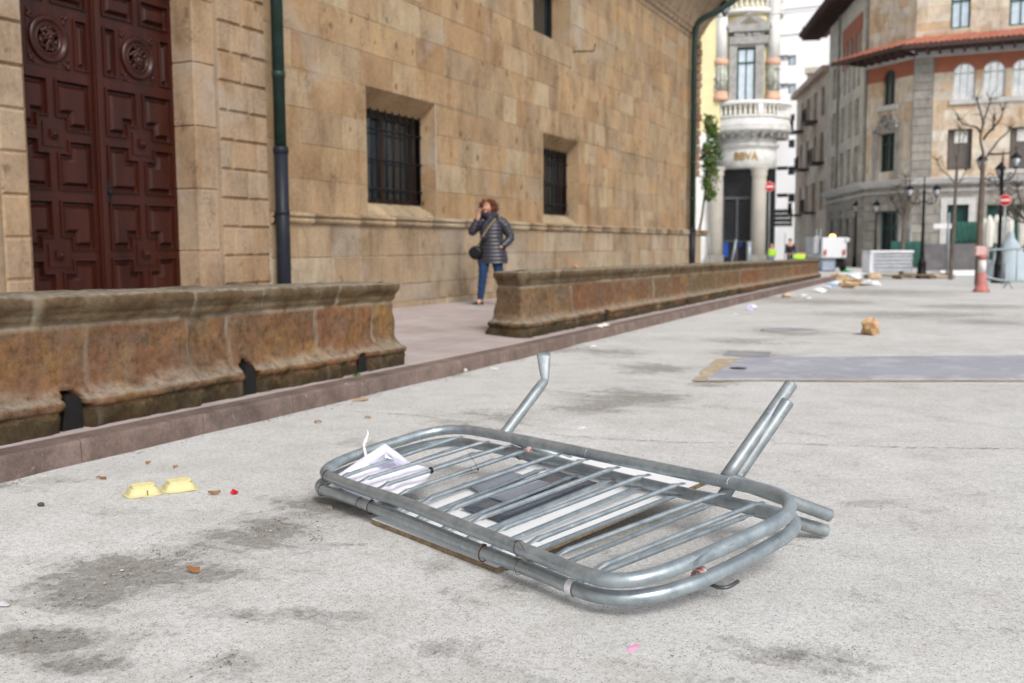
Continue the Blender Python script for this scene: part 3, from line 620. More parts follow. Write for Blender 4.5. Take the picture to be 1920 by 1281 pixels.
mb = MB(); mb.rects((XD, MID, 0), (0, 1, 0), Bv, (1, 0, 0), -.055, .055, -.2, 5.05, .002, .035); mb.rects((XD, MID, 0), (0, 1, 0), Bv, (1, 0, 0), -.03, .03, -.2, 5.05, .035, .05); mb.rects((XD, MID, 0), (0, 1, 0), Bv, (1, 0, 0), -1.2, 1.14, -.3, 5.1, -.10, -.045); mb.build('meeting_stile', WOOD, dr)
mb = MB(); mb.rects((XD, MID, 1.68), (0, 1, 0), Bv, (1, 0, 0), .06, .12, -.12, .12, .0, .02); mb.lathe((XD+.02, MID+.09, 1.66), [(.025, 0), (.025, .03), (.015, .035)], 12, axis=(1, 0, 0)); mb.build('door_lock', IRON, dr)
# barred windows: frame, pane, grille
for (y0, y1, zt) in ((12.6, 14.55, 3.15), (19.15, 21.03, 3.12)):
    X1 = XW-.30; wn = MB(); fr = .09
    for a_, b_, c_, d_ in ((y0-.05, y0+fr, 1.73, zt), (y1-fr, y1+.05, 1.73, zt), (y0+fr, y1-fr, 1.70, 1.73+fr), (y0+fr, y1-fr, zt-fr, zt+.03), ((y0+y1)/2-.05, (y0+y1)/2+.05, 1.73+fr, zt-fr)): wn.rects((X1, 0, 0), (0, 1, 0), Bv, (1, 0, 0), a_, b_, c_, d_, -.18, -.10)
    wo_ = wn.build('window', mat('brown_window_frame', (.035, .021, .014), .5), ch_)
    gl = MB(); gl.rects((X1, 0, 0), (0, 1, 0), Bv, (1, 0, 0), y0, y1, 1.7, zt, -.17, -.155); gl.build('pane', GLASSD, wo_); gl = MB(); gl.rects((X1, 0, 0), (0, 1, 0), Bv, (1, 0, 0), y0-.5, y1+.5, 1.3, zt+.5, -.24, -.20); gl.build('interior', DARK, wo_)
    gm = MB(); n = 10; xg = X1+.03
    for k in range(n):
        y = y0+.03+(y1-y0-.06)*k/(n-1); gm.tube([(xg, y, 1.80), (xg, y, zt-.10)], .0135, 8); gm.lathe((xg, y, zt-.10), [(.013, 0), (.022, .02), (.02, .05), (.008, .08), (.016, .10), (.001, .16)], 8)
        gm.tube([(xg, y, 1.80), (xg+.02, y, 1.765), (xg+.05, y, 1.76), (xg+.06, y, 1.79), (xg+.045, y, 1.81)], .011, 6)
        for zz in (1.95, 2.40, 2.86): gm.lathe((xg, y, zz), [(.014, -.025), (.024, -.012), (.024, .012), (.014, .025)], 8)
    for zz in (1.95, 2.40, 2.86): gm.tube([(xg, y0-.05, zz), (xg, y1+.02, zz)], .015, 8)
    gm.build('grille', IRON, wo_)
for h in hl[2:]:
    wn = MB(); y0, y1, z0, z1 = h
    for a_, b_, c_, d_ in ((y0, y0+.1, z0, z1), (y1-.1, y1, z0, z1), (y0+.1, y1-.1, z0, z0+.1), (y0+.1, y1-.1, z1-.1, z1)): wn.rects((XW-.5, 0, 0), (0, 1, 0), Bv, (1, 0, 0), a_, b_, c_, d_, -.0, .06)
    wo_ = wn.build('window', IRON, ch_); gl = MB(); gl.rects((XW-.5, 0, 0), (0, 1, 0), Bv, (1, 0, 0), y0, y1, z0, z1, -.03, -.01); gl.build('pane', GLASSD, wo_)
    sm_ = MB(); sm_.rects((XW, 0, 0), (0, 1, 0), Bv, (1, 0, 0), y0-.02, y1+.05, z0-.42, z0-.003, -.04, .012, .55); sm_.build('window_sill', CHP, ch_)
# iron hook on the wall
hk = MB(); hk.tube([(XW, 20.75, 5.28), (XW+.45, 20.85, 5.27), (XW+.47, 20.86, 5.42)], .014, 8); hk.build('wall_hook', IRON, ch_)
# eaves: cove, carved band and roof edge
mb = MB(); prf = [(0, 7.30), (.03, 7.33), (.04, 7.42), (.10, 7.46), (.10, 7.54), (.16, 7.60), (.22, 7.76), (.34, 7.98), (.55, 8.22), (.85, 8.48), (1.1, 8.72), (1.2, 8.80), (1.22, 9.05), (.0, 9.4)]
E0, E1 = -4., CE+.75
a_ = [mb.vert((XW+d, E0, z)) for d, z in prf]; b_ = [mb.vert((XW+d, CE+d*.8, z)) for d, z in prf]; c_ = [mb.vert((XW-8, CE+d*.8, z)) for d, z in prf]
for i in range(len(prf)-1): mb.face([a_[i], b_[i], b_[i+1], a_[i+1]], .5); mb.face([b_[i], c_[i], c_[i+1], b_[i+1]], .5)
y = 8.; random.seed(2)
while y < CE:
    mb.blob((XW+.10, y, 7.50), .05, 1, .5, scale=(1, 1.2, .8), r=.3); mb.rects((XW, y+.2, 0), (0, 1, 0), Bv, (1, 0, 0), -.06, .06, 7.70, 7.80, .15, .24, .4); y += .42
mb.build('eaves', CHR, ch_)
# carved quoins beyond the corner
mb = MB(); random.seed(8)
for k in range(17):
    z = 3.2+k*.25; d = .06+.09*rnd(); mb.rects((XW, CE, 0), (0, 1, 0), Bv, (1, 0, 0), -.05, .12+d, z, z+.21, -.3, .03+d*.4, rnd())
    if k % 2: mb.blob((XW-.02, CE+.15+d, z+.1), .10, 2, .4, r=.2)
mb.build('corner_quoins', church_mat('reddish_quoin', [(.26, .15, .10), (.33, .22, .15), (.30, .19, .13)], .4), ch_)
# street plaque on the corner
mb = MB(); mb.rects((XW+.02, 30.6, 4.35), (0, 1, 0), Bv, (1, 0, 0), -.0, .5, -.45, .35, .0, .03); mb.rects((XW+.02, 30.6, 4.35), (0, 1, 0), Bv, (1, 0, 0), .04, .46, -.41, .31, .03, .04); mb.build('wall_plaque', mat('green_slate_plaque', (.10, .16, .15), .5), ch_)
# rain pipes
def rainpipe(y, x, r, zsplit, curve=False):
    p = MB(); zt = 8.5 if curve else 7.2
    path = [(x, y, zsplit+.0), (x, y, zt-.6)]
    if curve: path = [(x, y, zsplit), (x, y, 6.9), (x+.02, y, 7.4), (x+.08, y+.02, 7.68), (x+.24, y+.08, 7.84), (x+.6, y+.2, 8.02), (x+1.0, y+.35, 8.28), (x+1.35, y+.5, 8.62), (x+1.4, y+.55, 9.0)]
    else: path += [(x, y, 7.6)]
    p.tube(path, r, 14)
    for z in (zsplit+.9, zsplit+2., zsplit+3.3): p.lathe((x, y, z), [(r, -.04), (r+.008, -.035), (r+.008, .035), (r, .04)], 14)
    po = p.build('downpipe', PIPEG, ch_)
    q = MB(); q.tube([(x+.004, y, .0), (x+.004, y, zsplit+.02)], r+.012, 14); q.lathe((x+.004, y, zsplit-.01), [(r+.012, -.06), (r+.024, -.05), (r+.024, .0), (r+.012, .03)], 14)
    for z in (.5, 1.5): q.lathe((x+.004, y, z), [(r+.012, -.03), (r+.018, -.028), (r+.018, .028), (r+.012, .03)], 14); q.box((x-.08, y, z), (.14, .03, .02), 0)
    q.build('pipe_base', PIPEB, po)
rainpipe(10.22, -7.97, .075, 2.3); rainpipe(30.25, -8.03, .085, 1.55, True)
# ------------------------------------------------------------------ the two crowd-control barriers
def plane_of(zn, zf):
    a_, b_, q = at_z(640, 897, zn), at_z(1050, 1058, zn), at_z(1200, 868, zf); n = (b_-a_).cross(q-a_).normalized()
    return a_, (n if n.z > 0 else -n)
UP = plane_of(.108, .222)
def low_plane():
    a_, b_, q = at_z(680, 943, .042), at_z(1033, 1082, .042), at_z(1230, 912, .132); n = (b_-a_).cross(q-a_).normalized(); return a_, (n if n.z > 0 else -n)
LO = low_plane()
def onp(pl, px, py): return on_plane(px, py, pl[1], pl[0])
def smooth_loop(P, it=2, closed=True):
    for _ in range(it):
        n = len(P); Q = []
        for i in range(n):
            if not closed and i == n-1: break
            a_, b_ = P[i], P[(i+1) % n]; Q += [a_*.75+b_*.25, a_*.25+b_*.75]
        if not closed: Q = [P[0]]+Q+[P[-1]]
        P = Q
    return P
upL = [(610, 892), (680, 918), (747, 938), (826, 970), (899, 999), (1000, 1038), (1067, 1066), (1100, 1078), (1133, 1087), (1167, 1089), (1200, 1086), (1240, 1075), (1275, 1062), (1313, 1046), (1347, 1031), (1380, 1016), (1413, 1001), (1447, 985), (1470, 972), (1481, 957), (1480, 945), (1472, 935), (1455, 926), (1430, 918), (1397, 911), (1347, 901), (1280, 887), (1213, 873), (1147, 860), (1047, 839), (980, 825), (913, 812), (872, 805), (830, 806), (788, 815), (747, 828), (713, 838), (680, 849), (647, 861), (622, 873), (609, 883)]
loL = [(603, 918), (640, 929), (680, 943), (745, 969), (826, 1002), (899, 1032), (967, 1058), (1033, 1084), (1067, 1099), (1100, 1112), (1133, 1120), (1167, 1122), (1200, 1120), (1235, 1114), (1265, 1106), (1302, 1094), (1340, 1078), (1377, 1060), (1415, 1040), (1452, 1019), (1482, 1000), (1491, 984), (1487, 972), (1472, 966), (1447, 960), (1413, 952), (1347, 938), (1297, 928), (1230, 912), (1163, 897), (1113, 884), (1047, 867), (980, 852), (913, 838), (860, 827), (810, 832), (750, 848), (700, 864), (650, 883), (610, 902), (598, 911)]
RT = .0228
ub = thing('crowd_barrier', 'upper of two stacked galvanised crowd barriers lying flat with a bent foot in the air', 'barrier', onp(UP, 1050, 940), 'galvanised crowd barriers')
lb = thing('crowd_barrier', 'lower of two stacked galvanised crowd barriers, resting on the ground under the other', 'barrier', onp(LO, 1050, 960), 'galvanised crowd barriers')
for pl, L, root in ((UP, upL, ub), (LO, loL, lb)):
    mb = MB(); mb.tube(smooth_loop([onp(pl, *p) for p in L], 2), RT, 18, closed=True); mb.build('frame', GAL, root)
barsU = [((632, 897), (867, 817)), ((673, 902), (917, 826)), ((708, 914), (958, 834)), ((743, 928), (990, 843)), ((787, 942), (1050, 850)), ((833, 959), (1104, 859)), ((881, 979), (1160, 874)), ((922, 999), (1217, 888)), ((985, 1020), (1282, 904)), ((1037, 1042), (1358, 922)), ((1107, 1070), (1431, 940))]
barsL = [((620, 925), (866, 836)), ((655, 936), (902, 846)), ((690, 949), (940, 858)), ((728, 961), (990, 868)), ((768, 978), (1022, 878)), ((815, 997), (1082, 890)), ((862, 1015), (1150, 898)), ((905, 1034), (1200, 912)), ((951, 1053), (1272, 927)), ((1011, 1076), (1340, 943)), ((1060, 1100), (1415, 962))]
def bar(pl, a_, b_, root):
    A_, B_ = onp(pl, *a_), onp(pl, *b_); d = (B_-A_); L = d.length; n = pl[1]; P = []; R = []; Q = []
    for t, r_, sq in ((0, .0098, (.25, 1.25)), (.018, .0098, (.25, 1.25)), (.045, .0095, (.4, 1.15)), (.075, .0112, (.95, 1.)), (.1, .0088, (1, 1)), (.5, .0088, (1, 1)), (.9, .0088, (1, 1)), (.925, .0112, (.95, 1.)), (.955, .0095, (.4, 1.15)), (.98, .0098, (.25, 1.25)), (1, .0098, (.25, 1.25))):
        P.append(A_+d*t-n*(.004*(t < .03 or t > .97))); R.append(r_); Q.append(sq)
    mb = MB(); up = n; rings = []; dn = d.normalized(); q = dn.cross(up).normalized(); up = q.cross(dn)
    for p, r_, sq in zip(P, R, Q): rings.append([mb.vert(p+(up*math.cos(k*math.pi/6)*sq[0]+q*math.sin(k*math.pi/6)*sq[1])*r_) for k in range(12)])
    for i in range(len(rings)-1):
        for k in range(12): mb.face([rings[i][k], rings[i][(k+1) % 12], rings[i+1][(k+1) % 12], rings[i+1][k]], 0, 0, True)
    mb.face(rings[0][::-1]); mb.face(rings[-1]); mb.build('bar', GAL, root)
for a_, b_ in barsU: bar(UP, a_, b_, ub)
for a_, b_ in barsL: bar(LO, a_, b_, lb)
def ray_len(J, px, py, L, far=True):
    d = ray(px, py).normalized(); oc = CAM-J; b_ = d.dot(oc); c_ = oc.dot(oc)-L*L; disc = b_*b_-c_
    t = -b_+(math.sqrt(max(0, disc)) if far else -math.sqrt(max(0, disc))); return CAM+d*t
def leg(root, J, tip, r=.0245, bend=None, ptsx=None):
    mb = MB(); d = (tip-J).normalized()
    if not bend: mb.tube([J, J+d*.05, tip-d*.004, tip], [r, r, r, r*.93], 18); mb.lathe(tip, [(r*.9, .0), (r*.6, .0012), (0, .0012)], 18, axis=d)
    else:
        e1, e2 = bend; P = [J, J+(e1-J)*.6, J+(e1-J)*.85, e1, e1+(e2-e1)*.15, e2]; mb.tube(P, [r, r, r*1.02, r*1.0, r*1.05, r*1.25], 18, squash=[(1, 1), (1, 1), (1, 1), (.55, 1.0), (.45, 1.05), (.35, 1.15)])
    return mb.build('leg', GALD, root)
J = onp(UP, 1361, 896); leg(ub, J, ray_len(J, 1484, 720, .455)); leg(ub, J, at_z(1557, 967, .075))
J2 = onp(LO, 1351, 938); leg(lb, J2, ray_len(J2, 1478, 752, .445)); leg(lb, J2, on_ground(1550, 996, .027))
J3 = onp(UP, 945, 815); e1 = ray_len(J3, 1022, 713, .34); e2 = e1+(ray_len(J3, 1019, 662, .46)-e1); 
mb = MB(); r = .0245
rings = []; 
def oval(c, ax, wv, a_, b_): 
    wv = (wv-ax*wv.dot(ax)).normalized(); q = ax.cross(wv); return [(c+wv*math.cos(k*math.pi/9)*a_+q*math.sin(k*math.pi/9)*b_) for k in range(18)]
wv = RR; d1_ = (e1-J3).normalized(); d2_ = (e2-e1).normalized()
for c, ax, a_, b_ in ((J3, d1_, r, r), (J3.lerp(e1, .7), d1_, r, r), (J3.lerp(e1, .9), d1_, r*.98, r*.9), (J3.lerp(e1, .97), d1_, r*.9, r*.6), (e1, (d1_+d2_).normalized(), r*.7, r*.45), (e1.lerp(e2, .05), d2_, r*.75, r*.4), (e1.lerp(e2, .35), d2_, r*1.0, r*.35), (e1.lerp(e2, .85), d2_, r*1.28, r*.3), (e2, d2_, r*1.35, r*.3)):
    rings.append([mb.vert(p) for p in oval(c, ax, wv, a_, b_)])
for A_, B_ in zip(rings, rings[1:]):
    for k in range(18): mb.face([A_[k], A_[(k+1) % 18], B_[(k+1) % 18], B_[k]], 0, 0, True)
mb.face(rings[-1]); tag(mb.build('leg', GALD, ub), 'foot of the barrier bent over at its flattened tip')
J4 = onp(LO, 955, 842); leg(lb, J4, on_ground(1120, 905, .02)); leg(ub, J3, on_ground(1150, 898, .055))
# hooks on the end tubes, weld collars, wires, ribbons
RUST = mat('rusty_wire', (.10, .045, .028), .7, .5, var=.4, vs=40); REDT = mat('faded_red_white_tape', [(.66, .50, .48), (.55, .20, .18), (.70, .66, .64), (.62, .36, .33)], .6, var=.3, vs=30); WHT = mat('white_tape', (.72, .72, .72), .5, var=.15)
def ring_wire(pl, px, py, root, r=RT, wr=.0016, tail=None, mt=RUST, ang=0., tilt=.4, k=1.12):
    c = onp(pl, px, py); ax = (onp(pl, px+6, py+2.4)-onp(pl, px-6, py-2.4)).normalized(); mb = MB(); n = pl[1]; q = ax.cross(n).normalized(); P = []
    for i in range(20): an = i*2*math.pi/20; P.append(c+(n*math.cos(an)+q*math.sin(an))*r*k+ax*.006*math.sin(an+ang)*tilt*3)
    mb.tube(P, wr, 6, closed=True)
    if tail: 
        T = [c+n*r*k]+[c+n*(r*k)+ax*a1+n*b1+q*c1 for a1, b1, c1 in tail]; mb.tube(T, wr*.9, 6)
    return mb.build('wire_tie', mt, root)
random.seed(11)
ring_wire(LO, 697, 951, lb, tail=[(.004, .008, -.004), (.012, .006, .006), (.02, .002, .012)], wr=.0024, k=1.16); ring_wire(LO, 907, 1038, lb, tail=[(.004, .01, .004), (.014, .006, -.006)], wr=.0024, k=1.16); ring_wire(LO, 676, 944, lb, wr=.0015); ring_wire(LO, 604, 919, lb, mt=BLACK, wr=.0016, k=1.05); ring_wire(UP, 613, 893, ub, mt=BLACK, wr=.0018, k=1.05)
ring_wire(UP, 972, 1027, ub, wr=.0010, tail=[(.02, .01, .03), (.05, .02, .03), (.06, -.01, .02)], k=1.08); ring_wire(LO, 974, 1063, lb, wr=.0010, tail=[(-.02, .0, .0), (-.03, -.02, -.01)], k=1.1); ring_wire(LO, 976, 851, lb, wr=.0022, k=1.14)
for (px, py, pl, rt) in ((1104, 851, UP, ub), (1370, 906, UP, ub), (921, 813, UP, ub)):
    c = onp(pl, px, py); ax = (onp(pl, px+10, py+2)-onp(pl, px-10, py-2)).normalized(); mb = MB(); mb.lathe(c, [(RT, -.008), (RT+.0012, -.006), (RT+.0012, .0), (RT, .001)], 18, axis=ax); mb.build('weld_collar', GALD, rt)
def wad(name, pos, rad, n, mt, root, seed, amp=1.):
    random.seed(seed); mb = MB()
    for k in range(n):
        P = [Vector(pos)+Vector((rnd(-1, 1), rnd(-1, 1), rnd(-.6, 1)))*rad*.7 for _ in range(4)]; P = smooth_loop(P, 2, False); wv_ = Vector((rnd(-1, 1), rnd(-1, 1), rnd(-1, 1))).normalized()*rad*.28; pr_ = None; r_ = rnd()
        for p in P:
            cur = [mb.vert(p-wv_), mb.vert(p+wv_)]
            if pr_: mb.face([pr_[0], pr_[1], cur[1], cur[0]], r_)
            pr_ = cur
    return mb.build(name, mt, root)
wad('tape_knot', onp(UP, 992, 846)+Vector((0, 0, .006)), .016, 14, REDT, ub, 1); 
k_ = onp(LO, 1313, 1083); wad('tape_knot', k_+Vector((0, 0, .022)), .020, 18, REDT, lb, 2)
mb = MB(); ax = (onp(LO, 1325, 1084)-onp(LO, 1301, 1096)).normalized()
for tt in (-.008, .0, .009): 
    n = LO[1]; q = ax.cross(n).normalized(); mb.tube([k_+ax*tt+(n*math.cos(an*math.pi/8)+q*math.sin(an*math.pi/8))*RT*1.1 for an in range(16)], .0045, 6, closed=True, r=rnd(), squash=None)
mb.build('tape_wrap', REDT, lb)
mb = MB(); h0 = at_z(1322, 1090, .03); mb.tube(smooth_loop([h0, at_z(1340, 1100, .025), at_z(1358, 1103, .025), at_z(1372, 1098, .03), at_z(1384, 1090, .035)], 2, False), .0062, 10); mb.build('hook', mat('dark_grey_rod', (.11, .12, .125), .4, .6), lb)
# dented hook plate welded on the upper end tube
mb = MB(); P = [onp(UP, *p)+UP[1]*.012 for p in ((1306, 1064), (1314, 1052), (1330, 1042), (1352, 1033), (1376, 1026))]; mb.tube(smooth_loop(P, 2, False), [.010]+[.0075]*11+[.004]*(len(smooth_loop(P, 2, False))-12), 10, squash=[(1, .6)]*len(smooth_loop(P, 2, False))); mb.build('welded_hook', GAL, ub)
# sticker band
stk = MB(); c = onp(LO, 1072, 1102); ax = (onp(LO, 1090, 1109)-onp(LO, 1050, 1093)).normalized(); n = LO[1]; q = ax.cross(n).normalized()
for i in range(16):
    a0, a1 = i*2*math.pi/16, (i+1)*2*math.pi/16
    f_ = lambda a_, s_: c+ax*(s_*.014+.005*math.sin(a_))+(n*math.cos(a_)+q*math.sin(a_))*(RT+.0012)
    stk.face([stk.vert(f_(a0, -1)), stk.vert(f_(a1, -1)), stk.vert(f_(a1, 1)), stk.vert(f_(a0, 1))])
so_ = stk.build('sticker_band', WHT, lb)
sm_ = MB(); 
def mark(a0, s0, a1, s1, w_):
    p, p2 = [c+ax*(s_*.014+.005*math.sin(a_))+(n*math.cos(a_)+q*math.sin(a_))*(RT+.002) for a_, s_ in ((a0, s0), (a1, s1))]; sm_.tube([p, p2], w_, 6)
for a0, s0, a1, s1 in ((-1.15, -.5, -1.5, .4), (-1.5, .4, -1.85, -.5), (-.7, -.3, -.95, .5), (-.4, .1, -.6, -.6), (-2.1, -.5, -2.3, .4)): mark(a0, s0, a1, s1, .0012)
for s0 in (-1,): 
    for i in range(10): mark(-.2-i*.28, -.95, -.2-(i+1)*.28, -.95, .0015) if i % 2 else None
sm_.build('sticker_marks', BLACK, so_)
tl = MB(); t0 = onp(UP, 683, 850); P = [t0+Vector(v) for v in ((0.03, -.03, -.01), (.0, -.0, .022), (-.012, .01, .03), (-.004, .02, .055), (.004, .03, .085), (-.002, .03, .10))]; tl.tube(smooth_loop(P, 2, False), [.006, .007, .008, .008, .007, .008, .009, .008, .007, .006, .007, .008, .009, .010, .008, .006, .005, .005, .004, .004, .003, .003][:len(smooth_loop(P, 2, False))]+[.003]*max(0, len(smooth_loop(P, 2, False))-22), 7)
tl.build('white_tape_tail', WHT, ub); wad('tape_knot', t0+Vector((-.0, 0, .022)), .013, 8, mat('red_tape', (.42, .06, .05), .6), ub, 4)
wad('wire_twist', onp(UP, 888, 884)+UP[1]*.012, .02, 1, RUST, ub, 7)
mb = MB(); P = [onp(UP, *p)+UP[1]*.011 for p in ((878, 852), (884, 862), (891, 872), (897, 886))]; mb.tube(P, .0009, 5); P = [onp(UP, *p)+UP[1]*.003 for p in ((862, 895), (880, 890), (898, 886))]; mb.tube(P, .0009, 5); mb.blob(onp(UP, 897, 884)+UP[1]*.008, .0045, 1, .4); mb.build('wire_tie', RUST, ub)
mb = MB(); mb.lathe(onp(UP, 808, 882), [(.0115, -.006), (.0135, -.004), (.0135, .004), (.0115, .006)], 12, axis=(onp(UP, 913, 826)-onp(UP, 673, 902))); mb.build('cable_tie', BLACK, ub)
# chipboard panel lying under the lower barrier
tp = -LO[1]*.0235
def lowp(px, py, off): # point on the plane parallel to the lower barrier, offset
    return on_plane(px, py, LO[1], LO[0]+LO[1]*off)
WHB = mat('white_melamine', (.80, .81, .82), .35, var=.05, vs=3, bs=.05); CHB = mat('chipboard_edge', (.25, .19, .12), .9, var=.5, vs=45, fine=160, bs=.6)
c0, c1 = on_ground(696, 973, .020), on_ground(931, 1065, .020)
fr_, fl_ = lowp(1345, 892, -.024), lowp(1040, 850, -.024)
mb = MB(); th = Vector((0, 0, -.019)); T = [c0, c1, fr_, fl_]
ti = [mb.vert(p) for p in T]; bi = [mb.vert(p+th) for p in T]; mb.face(ti[::-1] if (c1-c0).cross(fr_-c0).z < 0 else ti); mb.face(bi[::-1], 0, 1)
for i in range(4): mb.face([bi[i], bi[(i+1) % 4], ti[(i+1) % 4], ti[i]], 0, 1)
tag(mb.build('chipboard_panel', [WHB, CHB]), 'white faced chipboard panel wired under the fallen barriers', 'board')
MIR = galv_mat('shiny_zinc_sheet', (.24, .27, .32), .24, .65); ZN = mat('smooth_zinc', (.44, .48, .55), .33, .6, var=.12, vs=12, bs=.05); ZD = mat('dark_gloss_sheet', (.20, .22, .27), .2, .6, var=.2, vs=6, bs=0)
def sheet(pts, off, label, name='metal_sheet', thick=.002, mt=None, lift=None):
    P = [lowp(x, y, off)+(Vector((0, 0, lift[i])) if lift else Vector((0, 0, 0))) for i, (x, y) in enumerate(pts)]; mb = MB(); n = len(P); nn = 8; g_ = []
    for j in range(nn+1):
        for i in range(nn+1):
            u, v = i/nn, j/nn; p = (P[0]*(1-u)+P[1]*u)*(1-v)+(P[3]*(1-u)+P[2]*u)*v; g_.append(p)
    a_ = [mb.vert(p) for p in g_]; b_ = [mb.vert(p-Vector((0, 0, thick))) for p in g_]; w_ = nn+1
    for j in range(nn):
        for i in range(nn):
            mb.face([a_[j*w_+i], a_[j*w_+i+1], a_[(j+1)*w_+i+1], a_[(j+1)*w_+i]], 0, 0, True); mb.face([b_[j*w_+i], b_[(j+1)*w_+i], b_[(j+1)*w_+i+1], b_[j*w_+i+1]])
    bd = [i for i in range(w_)]+[j*w_+nn for j in range(1, w_)]+[nn*w_+i for i in range(nn-1, -1, -1)]+[j*w_ for j in range(nn-1, 0, -1)]
    for k in range(len(bd)): i, j = bd[k], bd[(k+1) % len(bd)]; mb.face([a_[i], a_[j], b_[j], b_[i]])
    return tag(mb.build(name, mt or MIR), label, 'metal sheet')
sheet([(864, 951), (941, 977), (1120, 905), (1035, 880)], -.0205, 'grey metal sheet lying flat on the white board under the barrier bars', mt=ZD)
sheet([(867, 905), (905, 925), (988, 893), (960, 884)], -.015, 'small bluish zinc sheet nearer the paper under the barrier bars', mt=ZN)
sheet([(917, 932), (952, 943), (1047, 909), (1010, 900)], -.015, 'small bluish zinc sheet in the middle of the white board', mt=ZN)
# crumpled paper sheet tied to the bars
PAP = mat('lavender_white_paper', (.82, .81, .90), .75, var=.08, vs=6, bs=.15)
outl = [(612, 903), (640, 886), (680, 858), (722, 832), (745, 848), (767, 866), (780, 872), (800, 876), (809, 880), (806, 890), (797, 903), (770, 916), (745, 930), (720, 936), (706, 943), (660, 925)]
mb = MB(); cen = (722, 890); rings = []; NR = 9
for k in range(NR+1):
    t = k/NR; ring = []
    for (x, y) in outl:
        X, Y = cen[0]+(x-cen[0])*t, cen[1]+(y-cen[1])*t; base = lowp(X, Y, .026)
        hgt = .016*noise.noise(Vector((X*.035, Y*.06, 1)))+.006*noise.noise(Vector((X*.12, Y*.15, 4)))
        up_ = max(0, min(1, (874-Y)/22))*.082*(1 if X > 660 else .0); hgt = max(-.006, hgt)
        p = lowp(X, Y, .026+hgt*.8+up_); ring.append(p)
    rings.append(ring)
idx = [[mb.vert(p) for p in r_] for r_ in rings[1:]]; c_i = mb.vert(rings[0][0]); n = len(outl)
for i in range(n): mb.face([c_i, idx[0][i], idx[0][(i+1) % n]], 0, 0, True)
for k in range(len(idx)-1):
    for i in range(n): mb.face([idx[k][i], idx[k+1][i], idx[k+1][(i+1) % n], idx[k][(i+1) % n]], 0, 0, k % 3 != 1)
tag(mb.build('paper_sheet', PAP), 'torn white paper sheet caught between the bars at the left end of the barriers', 'paper')
# ------------------------------------------------------------------ small litter on the road
LEAF = mat('dry_leaf', [(.28, .13, .05), (.20, .11, .06), (.33, .19, .10)], .8, var=.3, vs=30)
def leafbit(px, py, s_, lab, seed, mt=LEAF, cat='dead leaf', name='dead_leaf', asp=.4, group='dead leaves on the road'):
    random.seed(seed); c = on_ground(px, py, .006); mb = MB(); an = rnd(-.3, .3)+yaw; n = 7; top = []; bot = []
    for k in range(n+1):
        t = k/n; wv_ = math.sin(math.pi*t)**.7*asp*.5*s_*rnd(.8, 1.2); x = (t-.5)*s_; z = .006*math.sin(t*5+seed)+.004
        for sgn, L_ in ((1, top), (-1, bot)): L_.append(mb.vert(c+Vector((x*math.cos(an)-sgn*wv_*math.sin(an), x*math.sin(an)+sgn*wv_*math.cos(an), z+.004*sgn))))
    mid = [mb.vert(c+Vector(((k/n-.5)*s_*math.cos(an), (k/n-.5)*s_*math.sin(an), .012))) for k in range(n+1)]
    r_ = rnd()
    for k in range(n): mb.face([top[k], top[k+1], mid[k+1], mid[k]], r_); mb.face([mid[k], mid[k+1], bot[k+1], bot[k]], r_)
    tag(mb.build(name, mt), lab, cat, group)
leafbit(362, 1069, .05, 'orange brown leaf lying on the dark gravel patch', 1); leafbit(402, 925, .055, 'pale brown leaf beside the red sweet wrapper', 2)
leafbit(278, 869, .03, 'small dark brown leaf below the kerb near the yellow carton', 3); leafbit(329, 877, .025, 'tiny brown leaf right of centre above the yellow carton', 4)
leafbit(596, 792, .045, 'tan leaf flat on the ground left of the barrier, by the kerb', 5); leafbit(690, 784, .04, 'yellowish leaf on the ground behind the paper sheet', 6)
leafbit(190, 898, .05, 'thin brown twig-like leaf left of the yellow carton', 7, asp=.15)
# yellow burger carton, open
YEL = mat('yellow_foam', (.58, .53, .28), .45, var=.06, vs=8, bs=.05)
def burger():
    root = thing('burger_carton', 'open pale yellow foam burger carton with a cracked half on the road', 'food carton', on_ground(300, 930)); 
    cL, cR = on_ground(268, 928), on_ground(336, 919)
    for i, (c, w_, d_) in enumerate(((cL, .15, .115), (cR, .15, .115))):
        mb = MB(); ax = ((cR-cL)).normalized(); pv = Vector((-ax.y, ax.x, 0)); n = 28; rings = []
        for (s_, z) in ((1.08, .003), (1.08, .008), (.98, .010), (.93, .012), (.78, .034), (.72, .037), (.70, .034), (.66, .045), (.60, .047), (.3, .048), (0.01, .048)):
            ring = []
            for k in range(n):
                an = 2*math.pi*k/n; ca, sa = math.cos(an), math.sin(an); sup = (abs(ca)**4+abs(sa)**4)**(-.25)
                ring.append(mb.vert(c+ax*(ca*sup*s_*w_/2*1.0)+pv*(sa*sup*s_*d_/2)+Vector((0, 0, z+(.003*noise.noise(Vector((ca*2, sa*2, i*3)))))))) 
            rings.append(ring)
        for a_, b_ in zip(rings, rings[1:]):
            for k in range(n): mb.face([a_[k], a_[(k+1) % n], b_[(k+1) % n], b_[k]], 0, 0, False)
        for t in (-.2, .12):
            mb.prism([(-.05, .0), (.05, 0), (.045, .006), (-.045, .006)], c+pv*d_*t+Vector((0, 0, .046)), ax, Vector((0, 0, 1)), pv, 0, .008)
        if i == 0:
            pass
        h = mb.build('lid' if i else 'tray', YEL, root)
    mb = MB(); mid = (cL+cR)/2; mb.box(mid+Vector((0, 0, .006)), ((cR-cL).length*.3, .07, .004), math.atan2(ax.y, ax.x)); mb.build('hinge', YEL, root)
    mb = MB(); q = cL-pv*.052+ax*.006; mb.prism([(0, .006), (.004, .006), (.001, .03)], q-pv*.007, ax, Vector((0, 0, 1)), pv, 0, .012); mb.build('crack', DARK, root)
burger()
